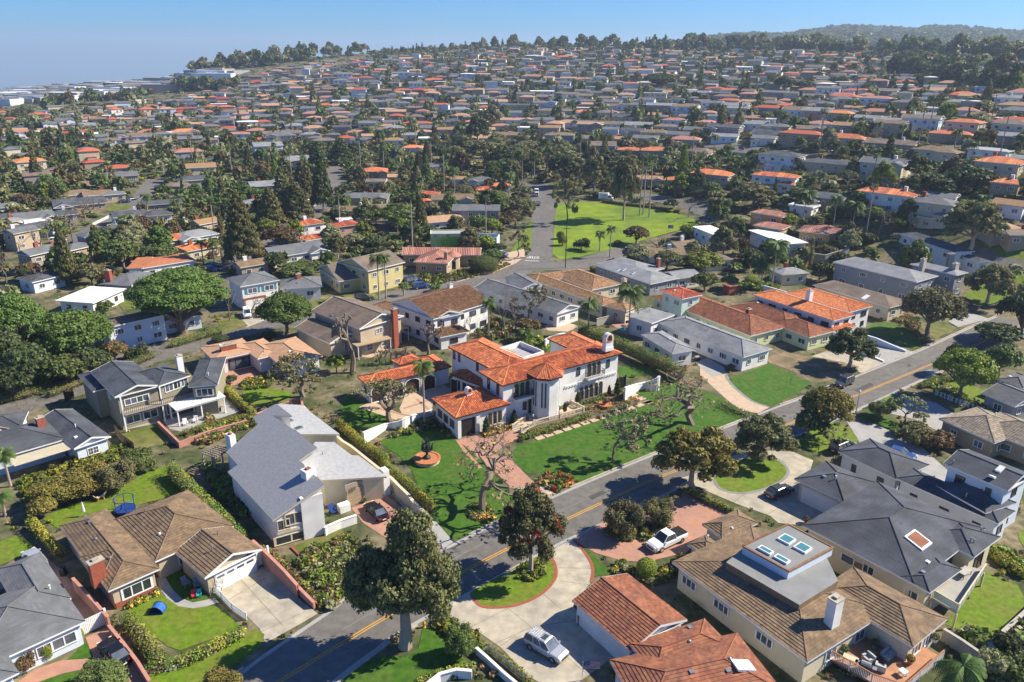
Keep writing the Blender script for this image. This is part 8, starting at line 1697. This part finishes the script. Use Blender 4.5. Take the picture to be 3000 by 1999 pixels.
# the dog: one continuous skinned body
def dog(px):
    p = P(px); r = thing('dog', 'ginger and white dog standing on the back lawn', 'dog', (p[0], p[1], .05)); me = bpy.data.meshes.new('body')
    V = [(0, 0, .52), (.28, 0, .52), (.5, 0, .55), (.66, 0, .74), (.82, 0, .82), (1.0, 0, .77), (-.22, 0, .54), (-.4, 0, .62), (-.58, 0, .84), (-.66, 0, 1.02)]; E = [(0, 1), (1, 2), (2, 3), (3, 4), (4, 5), (0, 6), (6, 7), (7, 8), (8, 9)]; R_ = [.13, .15, .14, .09, .105, .05, .13, .06, .035, .02]
    for s in (-1, 1):
        k = len(V); V += [(.46, s*.1, .42), (.45, s*.1, .2), (.49, s*.1, .03), (-.2, s*.1, .42), (-.14, s*.1, .3), (-.26, s*.1, .16), (-.22, s*.1, .03), (.80, s*.07, .94)]; E += [(2, k), (k, k+1), (k+1, k+2), (6, k+3), (k+3, k+4), (k+4, k+5), (k+5, k+6), (4, k+7)]; R_ += [.07, .042, .045, .085, .06, .04, .045, .03]
    me.from_pydata(V, E, []); o = link('body', me, r); o.modifiers.new('skin', 'SKIN')
    for i, q in enumerate(me.skin_vertices[0].data): q.radius = (R_[i], R_[i]); q.use_root = i == 0
    o.modifiers.new('sub', 'SUBSURF').levels = 1; o.modifiers['sub'].render_levels = 1
    me.materials.append(mat('dog_coat', (.50, .24, .09), .9, .3, 3, col2=(.6, .5, .4), scale2=1.6, coords='obj')); r.rotation_euler = (0, 0, .9); r.scale = (1.15,)*3
dog(g1('7 690,318'))
# decks of the two houses on the right
def deck(label, s, z, m, rail, glass=False):
    px = G(s); pts = [P(q, z)[:2] for q in px]; r = thing('deck', label, 'deck', (*np.mean(pts, 0), 0)); b = MB(); b.prism(pts, z-.25, z); b.build('deck_frame', 'wood' if not glass else 'conc_gray', r)
    L_ = np.array(pts); t = L_[1]-L_[0]; t /= np.linalg.norm(t)
    for k in rail:
        a, c = pts[k], pts[(k+1) % len(pts)]; d = c-a; n = np.linalg.norm(d); d /= n; b = MB(); b.obb((a+c)/2, d, n, .14, z+1.0, z+1.07); b.build('handrail', 'woodr' if not glass else 'cream', r)
        m_ = max(1, int(n/1.5)); 
        for i in range(m_+1): b = MB(); b.obb(a+d*n*i/m_, d, .1, .1, z-.2, z+1.0); b.build('rail_post', 'white' if not glass else 'cream', r)
        if glass:
            for i in range(m_): b = MB(); b.obb(a+d*n*(i+.5)/m_, d, n/m_-.16, .03, z+.1, z+.95); b.build('glass_panel', mat('rail_glass', (.45, .55, .52), .1, .05, 1, spec=.6), r)
        else:
            me = None
            for i in range(int(n/.16)):
                b = MB(); b.obb(a+d*(i+.5)*.16, d, .05, .04, z, z+1.0); b.build('baluster', 'white', r)
    for q in pts: b = MB(); b.obb(q, t, .2, .2, 0, z-.25); b.build('post', 'wood' if not glass else 'cream', r)
    return r, pts
D1, dp = deck('wooden deck with white balusters and garden furniture on the brown-tiled house', '9 1000,1395 1190,1240 1330,1230 1560,1345 1640,1310 1790,1400 1520,1640 1300,1567', .9, 'woodr', [5, 6, 7])
b = MB(); b.prism([np.array(q) for q in dp], .9, .93); b.build('deck_boards', mat('deck_planks', (.40, .20, .11), .8, .15, 1.5), D1)
D2, dp2 = deck('raised pale deck with glass railings on the charcoal-roofed house', '9 1720,985 1810,880 1950,760 2080,800 1890,1085', 2.2, 'white', [3, 4], True); b = MB(); b.prism([np.array(q) for q in dp2], 2.2, 2.23); b.build('deck_boards', 'conc_gray', D2)
cush = mat('seat_cushion', (.30, .36, .38), .8, .06, 1); wick = mat('wicker_cover', (.42, .41, .39), .85, .1, 4)
def sofa(label, s, z, a, w=2.0, m=None, name='sofa', cat='sofa'):
    p = P(g1(s), z); r = thing(name, label, cat, (p[0], p[1], z)); r.rotation_euler = (0, 0, a); m = m or cush
    for nm, x, y, ww, d, z0, z1 in (('base', 0, 0, w, .8, .05, .3), ('backrest', 0, .38, w, .2, .3, .8), ('armrest', -w/2+.1, 0, .2, .8, .3, .6), ('armrest', w/2-.1, 0, .2, .8, .3, .6)): b = MB(); b.obb((x, y), (1, 0), ww, d, z0, z1); link(nm, b.mesh(nm, m), r)
    for i in range(max(1, int(w/.7))): k = max(1, int(w/.7)); b = MB(); b.obb((-w/2+.2+(i+.5)*(w-.4)/k, -.05), (1, 0), (w-.4)/k-.04, .62, .3, .45); link('seat_cushion', b.mesh('seat_cushion', m), r)
sofa('grey outdoor sofa against the house on the wooden deck', '9 1425,1385', .93, .65, 2.2); sofa('rounded club chair left of the fire table on the wooden deck', '9 1275,1420', .93, -1.2, 1.0, wick, 'armchair', 'armchair'); sofa('covered club chair at the front of the wooden deck', '9 1360,1480', .93, 2.6, 1.0, wick, 'armchair', 'armchair')
def table(label, s, z, w, d, m, a=.6, h=.72, name='table'):
    p = P(g1(s), z); r = thing(name, label, 'table', (p[0], p[1], z)); r.rotation_euler = (0, 0, a); b = MB(); b.obb((0, 0), (1, 0), w, d, h-.06, h); link('tabletop', b.mesh('tabletop', m), r)
    for x in (-1, 1):
        for y in (-1, 1): b = MB(); b.obb((x*(w/2-.1), y*(d/2-.1)), (1, 0), .08, .08, 0, h-.06); link('leg', b.mesh('leg', m), r)
table('low fire table between the seats on the wooden deck', '9 1345,1420', .93, .8, .8, 'dkwood', .6, .4); table('long pale dining table on the glass-railed deck', '9 1935,830', 2.23, 1.9, 1.0, 'block'); table('white side table at the bottom of the wooden deck', '9 1515,1520', .93, .7, .7, 'white', .5, .6); table('cream serving table on the deck by the railing', '9 1150,1440', .93, 1.4, .7, 'cream', -.6, .8)
for s, l in (('9 1905,895', 'left dark chair at the long pale table'), ('9 1940,870', 'right dark chair at the long pale table')): p = P(g1(s), 2.23); seat(l, s, 'iron', .6); 
def grill(label, s, z, a):
    p = P(g1(s), z); r = thing('grill', label, 'grill', (p[0], p[1], z)); r.rotation_euler = (0, 0, a); b = MB(); b.obb((0, 0), (1, 0), 1.2, .6, .1, .8); link('cabinet', b.mesh('cabinet', 'iron'), r); b = MB(); b.tube([(-.45, 0, .85), (.45, 0, .85)], .3, 10); link('lid', b.mesh('lid', 'greyw'), r)
    for x in (-.8, .8): b = MB(); b.obb((x, 0), (1, 0), .4, .5, .76, .8); link('side_shelf', b.mesh('side_shelf', 'metal'), r)
grill('covered grey grill at the deck railing', '9 1255,1490', .93, -.6); grill('black grill under the white pergola', '4 1500,1270', .05, .5); grill('black grill at the white garage side wall', '6 95,920', .05, .4)
for i, (s, l, lf) in enumerate((('9 1565,1440', 'pot of orange flowers on the wooden deck', 'gold'), ('9 1110,1370', 'blue pot with tall stems at the deck corner', 'mid'), ('9 1735,1290', 'white pot by the deck gate', 'mid'), ('9 1320,1330', 'teal pot under the eave of the brown-tiled house', 'dark'), ('9 850,470', 'planter at the corner of the stone driveway', 'bronze'))):
    z = .93 if i < 4 else .05; p = P(g1(s), z); r = thing('potted_plant', l, 'potted plant', (p[0], p[1], z)); b = MB(); b.lathe((0, 0, 0), [(.2, 0), (.32, .4), (.35, .42), (.28, .4)], 10); link('pot', b.mesh('pot', ['terra', teal, 'white', teal, 'terra'][i]), r); cm, _ = tree_meshes('ball', lf, 'lo', 9, 1); o = link('plant', cm, r); o.scale = (.9, .9, .8); o.location = (0, 0, .3)
# swimming pool slide, shed, bins
p = P(g1('5 2045,675')); r = thing('water_slide', 'curved blue water slide beside the swimming pool', 'slide', (p[0], p[1], 0)); q = P(g1('5 1990,690')); pts = [np.array([0, 0, 3.3]), np.array([-.3, .1, 2.8]), np.array([-1.2, .1, 1.7]), np.array([-1.9, -.2, .9]), np.array([-2.9, -.4, .6])]; b = MB()
pp = smooth_poly(pts, 4, False)
for i in range(len(pp)-1):
    for j in range(6):
        t0, t1 = math.pi+math.pi*j/6, math.pi+math.pi*(j+1)/6; f = lambda c, t: (c[0], c[1]+.5*math.cos(t), c[2]+.42*math.sin(t)+.42); b.face([f(pp[i], t0), f(pp[i], t1), f(pp[i+1], t1), f(pp[i+1], t0)]); b.face([f(pp[i+1], t0), f(pp[i+1], t1), f(pp[i], t1), f(pp[i], t0)])
link('chute', b.mesh('chute', mat('slide_blue', (.02, .16, .62), .35, .04, 1)), r)
for x, y, z in ((0, .4, 3.2), (0, -.4, 3.2), (-1.2, 0, 1.8)): b = MB(); b.tube([(x, y, 0), (x, y, z)], .05, 6); link('leg', b.mesh('leg', 'white'), r)
p = P(g1('6 325,455')); r = thing('shed', 'small red-brown garden shed under the round tree', 'shed', (p[0], p[1], 0)); b = MB(); b.obb((0, 0), (1, .5), 2.8, 2.4, 0, 2.2); link('wall', b.mesh('wall', 'redw'), r); b = MB(); b.obb((0, 0), (1, .5), 3.2, 2.8, 2.2, 2.4); link('roof', b.mesh('roof', 'tile_rb'), r)
for i, (s, m, l) in enumerate((('7 440,830', 'iron', 'black wheeled bin behind the pink wall'), ('5 205,1185', tblue, 'blue wheeled bin at the villa garage end'), ('5 985,430', tblue, 'blue wheeled bin behind the brown-tiled villa roof'), ('8 1645,1160', 'slate', 'dark wheeled bin by the white garage wall'))):
    p = P(g1(s)); r = thing('wheeled_bin', l, 'bin', (p[0], p[1], .04)); b = MB(); b.prism([(-.28, -.3), (.28, -.3), (.28, .3), (-.28, .3)], 0, 1.0); link('bin_body', b.mesh('bin_body', m), r); b = MB(); b.obb((0, 0), (1, 0), .64, .7, 1.0, 1.08); link('lid', b.mesh('lid', m), r)
p = P(g1('4 1817,985')); r = thing('ladder', 'white ladder leaning against the low tan-roofed house', 'ladder', (p[0], p[1], 0))
for x in (-.22, .22): b = MB(); b.tube([(x, -.5, 0), (x, .4, 3.2)], .04, 5); link('rail', b.mesh('rail', 'white'), r)
for i in range(9): b = MB(); b.tube([(-.22, -.5+.9*i/9.5, .2+3.2*i/9.6), (.22, -.5+.9*i/9.5, .2+3.2*i/9.6)], .025, 5); link('rung', b.mesh('rung', 'white'), r)
# house number on the garage of the grey modern house
cu = bpy.data.curves.new('house_number', 'FONT'); cu.body = '188'; cu.size = .75; cu.extrude = .01; cu.materials.append(M['iron']); o = link('house_number', cu, T12); q_ = g0+gu*.25+gn*.12; o.location = (q_[0]-T12.location.x, q_[1]-T12.location.y, 2.75-.4); o.rotation_euler = (math.pi/2, 0, math.atan2(gu[1], gu[0]))
b = MB(); b.obb((g0+g1_)/2-gn*.18, gu, np.linalg.norm(g1_-g0), .16, 2.65, 3.4); b.build('garage_fascia', 'taupe', T12)
# ---------------------------------------------------------------- planted beds: clumps of leaves and flowers
def plants(name, s, n, lfs, r0=.2, r1=.5, per=34):
    px = G(s); poly = [P(q)[:2] for q in px]; A = np.array(poly); x0, y0 = A.min(0); x1, y1 = A.max(0); rg = np.random.default_rng(n); lst = []
    k = 0
    while len(lst) < n and k < n*30:
        k += 1; x, y = rg.uniform(x0, x1), rg.uniform(y0, y1)
        if inpoly(poly, x, y): lst.append((x, y, rg.uniform(r0, r1)))
    Vs = [leaves([((x, y, Z(x, y)+r*.6), (r, r, r*.75))], per, max(r*.55, .12), rg, .4)[0] for x, y, r in lst]; V = np.concatenate(Vs); mi = np.repeat(rg.integers(0, len(lfs), len(lst)), per)
    kind(link(name, npmesh(name, V, np.arange(len(V)).reshape(-1, 4), [LF[l] for l in lfs], mi)), 'stuff')
def inpoly(p, x, y):
    c = False; j = len(p)-1
    for i in range(len(p)):
        a, b = p[i], p[j]
        if (a[1] > y) != (b[1] > y) and x < (b[0]-a[0])*(y-a[1])/(b[1]-a[1])+a[0]: c = not c
        j = i
    return c
plants('flowers', '5 1640,1215 1800,1165 1960,1130 2050,1195 1880,1255 1700,1295', 170, ['flower', 'dry', 'bronze', 'mid', 'dry', 'yel', 'olive'], .15, .35, 22); plants('flowers', '5 1230,1480 1480,1400 1700,1320 1690,1290 1480,1360 1240,1435', 130, ['mid', 'hedge', 'flower', 'yel', 'mid', 'hdark'], .2, .45); plants('flowers', '8 1340,180 1420,130 1540,130 1630,185 1490,265 1400,230', 90, ['flower', 'hdark', 'mid', 'grey', 'hdark', 'red'], .25, .5); plants('flowers', '8 870,380 920,330 1020,340 1060,420 1040,470 960,470 890,430', 80, ['flower', 'mid', 'hdark', 'grey', 'mid'], .2, .45); plants('garden_plants', '8 1200,800 1290,745 1390,760 1400,830 1320,890 1220,860', 70, ['hedge', 'mid', 'yel'], .25, .5)
plants('garden_plants', '5 380,1390 560,1330 700,1320 780,1470 700,1440 600,1400 430,1440 300,1470', 80, ['mid', 'hedge', 'dark', 'grey'], .3, .6); plants('garden_plants', '5 960,1440 1060,1380 1180,1370 1160,1400 1000,1450', 50, ['mid', 'hedge', 'flower'], .25, .5); plants('garden_plants', '7 2050,750 2130,650 2353,590; 8 120,640 160,740 100,850 0,980; 7 2300,1080 2200,1060 2230,960 2140,860', 330, ['mid', 'grey', 'dry', 'yel', 'hdark', 'bronze'], .25, .7, 40); plants('garden_plants', '7 1780,640 1880,690 2180,990 2190,1050 2080,900 1950,780', 110, ['dry', 'bronze', 'hdark', 'mid'], .25, .55)
plants('garden_plants', '8 0,560 120,600 170,720 130,860 60,960 0,985', 120, ['mid', 'grey', 'yel', 'bronze'], .25, .7); plants('garden_plants', '7 880,1045 1010,980 1105,940 1100,965 1010,1010 890,1060', 50, ['hedge', 'mid', 'flower'], .18, .4); plants('garden_plants', '4 1650,1060 1750,1040 1900,1050 1850,1110 1680,1120', 90, ['hedge', 'mid', 'yel', 'flower'], .25, .6); plants('garden_plants', '4 1430,1400 1700,1310 1770,1330 1600,1420 1450,1500 1300,1480', 160, ['bronze', 'mid', 'dry', 'hedge'], .25, .7); plants('garden_plants', '12 20,260 250,420 450,430 600,380 540,300 300,330 200,420 40,500', 140, ['mid', 'bronze', 'hedge', 'dry'], .3, .7)
plants('garden_plants', '7 120,200 330,120 600,10 900,-60 900,10 640,90 420,110 180,330', 170, ['hedge', 'mid', 'yel', 'bronze'], .3, .8); plants('garden_plants', '12 20,850 230,1000 330,1180 480,1400 440,1500 300,1300 100,1060', 150, ['dark', 'hdark', 'mid'], .3, .9); plants('garden_plants', '5 400,420 520,330 700,330 860,300 1000,330 900,350 700,390 560,420', 170, ['mid', 'hedge', 'yel', 'dark', 'bronze'], .3, .9); plants('garden_plants', '5 1000,300 1120,240 1160,260 1050,310', 60, ['dry', 'bronze', 'hedge'], .25, .6); plants('garden_plants', '5 1130,780 1300,770 1430,800 1400,860 1300,850 1150,800', 100, ['mid', 'dark', 'hedge'], .4, 1.0)
plants('garden_plants', '5 960,600 1130,680 1200,760 1000,790 900,700', 120, ['bronze', 'dry', 'mid', 'dark'], .4, 1.1); plants('garden_plants', '6 1640,1080 1760,1040 1860,1050 1800,1080 1900,1150 2150,1260 2250,1310 2100,1300 1880,1200 1740,1130', 160, ['mid', 'dark', 'grey', 'hedge'], .3, .8); plants('garden_plants', '6 1480,1380 1640,1360 1700,1420 1800,1500 1650,1530 1540,1450', 150, ['mid', 'bronze', 'olive', 'dark'], .3, .8); plants('garden_plants', '8 1800,530 1900,470 2200,470 2280,530 2080,600 1900,590', 120, ['olive', 'mid', 'gold'], .25, .6); plants('garden_plants', '8 1900,760 2000,800 2180,830 2353,700 2353,800 2200,900 2050,860', 130, ['mid', 'hedge', 'bronze', 'grey'], .25, .6)
plants('garden_plants', '8 640,1170 720,1140 800,1190 930,1290 960,1370 880,1330 760,1250', 110, ['hdark', 'hedge', 'mid'], .3, .7); plants('garden_plants', '4 100,860 400,760 700,900 600,1020 300,1090 0,1150 0,900', 260, ['dark', 'mid', 'hdark'], .5, 1.4); plants('garden_plants', '6 1450,640 1560,600 1640,650 1620,780 1700,800 1560,720', 90, ['mid', 'dry', 'bronze'], .3, .7); plants('garden_plants', '6 380,420 540,440 680,420 600,380 460,360', 110, ['mid', 'hedge', 'yel'], .4, 1.0); plants('garden_plants', '9 1940,1230 2080,1290 2110,1340 2250,1240 2353,1150 2353,1567 2150,1567 2120,1440', 260, ['dark', 'mid', 'hdark', 'grey'], .4, 1.1); plants('garden_plants', '9 2100,640 2250,700 2353,790 2353,860 2230,800 2120,720', 90, ['hedge', 'hdark'], .3, .8)
# everything else in the near yards
SH = []
for o in bpy.data.objects:
    if o.get('kind') == 'structure' and o.name.split('.')[0] not in ('ground', 'kerb', 'yellow_line'):
        for f in o.data.polygons:
            q = [np.array(o.data.vertices[i].co[:2])+np.array(o.location[:2]) for i in f.vertices]; A = np.array(q); SH.append((A.min(0), A.max(0), q))
lst = []; yr = random.Random(4)
while len(lst) < 1500:
    px, py = yr.uniform(-50, 3050), yr.uniform(600, 1990); q = P((px, py))
    if any(w.inside(q, -.3) for h in HS.values() for w in h.w) or any(w.inside(q, -.3) for w in VL): continue
    if any(lo[0] < q[0] < hi[0] and lo[1] < q[1] < hi[1] and inpoly(pl, q[0], q[1]) for lo, hi, pl in SH): continue
    if inpoly([c[:2] for c in p12], q[0], q[1]): continue
    r = yr.uniform(.15, .5)*(1.5 if py < 1000 else 1); lst.append((q[0], q[1], r))
rg = np.random.default_rng(3); Vs = [leaves([((x, y, Z(x, y)+r*.5), (r, r, r*.7))], 26, max(r*.6, .14), rg, .4)[0] for x, y, r in lst]; V = np.concatenate(Vs)
kind(link('garden_plants', npmesh('garden_plants', V, np.arange(len(V)).reshape(-1, 4), [LF[l] for l in ('mid', 'dry', 'hedge', 'dark', 'olive', 'bronze')], np.repeat(rg.integers(0, 6, len(lst)), 26))), 'stuff')
# ---------------------------------------------------------------- letters become plain meshes; alike things share a group phrase
dg_ = bpy.context.evaluated_depsgraph_get()
for o in [o for o in bpy.data.objects if o.type == 'FONT']:
    me = bpy.data.meshes.new_from_object(o.evaluated_get(dg_)); q = link(o.name.split('.')[0], me, o.parent, o.location); q.rotation_euler = o.rotation_euler; bpy.data.objects.remove(o)
GP = {'house': 'houses of the hillside neighbourhood', 'tree': 'trees among the houses', 'palm': 'palms among the houses', 'shrub': 'shrubs in the gardens', 'car': 'cars parked in the streets and drives', 'hedge': 'hedges between the gardens', 'wall': 'garden walls', 'utility pole': 'utility poles along the streets', 'fence': 'garden fences', 'flag': 'flags on poles', 'topiary': 'topiaries before the villa', 'balustrade': 'balustrades of the villa terrace', 'potted plant': 'potted plants', 'chair': 'garden chairs', 'gate': 'garden gates', 'lamp post': 'lamp posts', 'pergola': 'pergolas', 'fountain': 'fountains on the villa grounds', 'bin': 'wheeled bins', 'grill': 'grills', 'table': 'outdoor tables', 'armchair': 'club chairs on the deck', 'van': 'vans parked in the streets', 'stop sign': 'stop signs', 'deck': 'decks'}
for o in bpy.data.objects:
    c = o.get('category')
    if c in GP and not o.get('group'): o['group'] = GP[c]
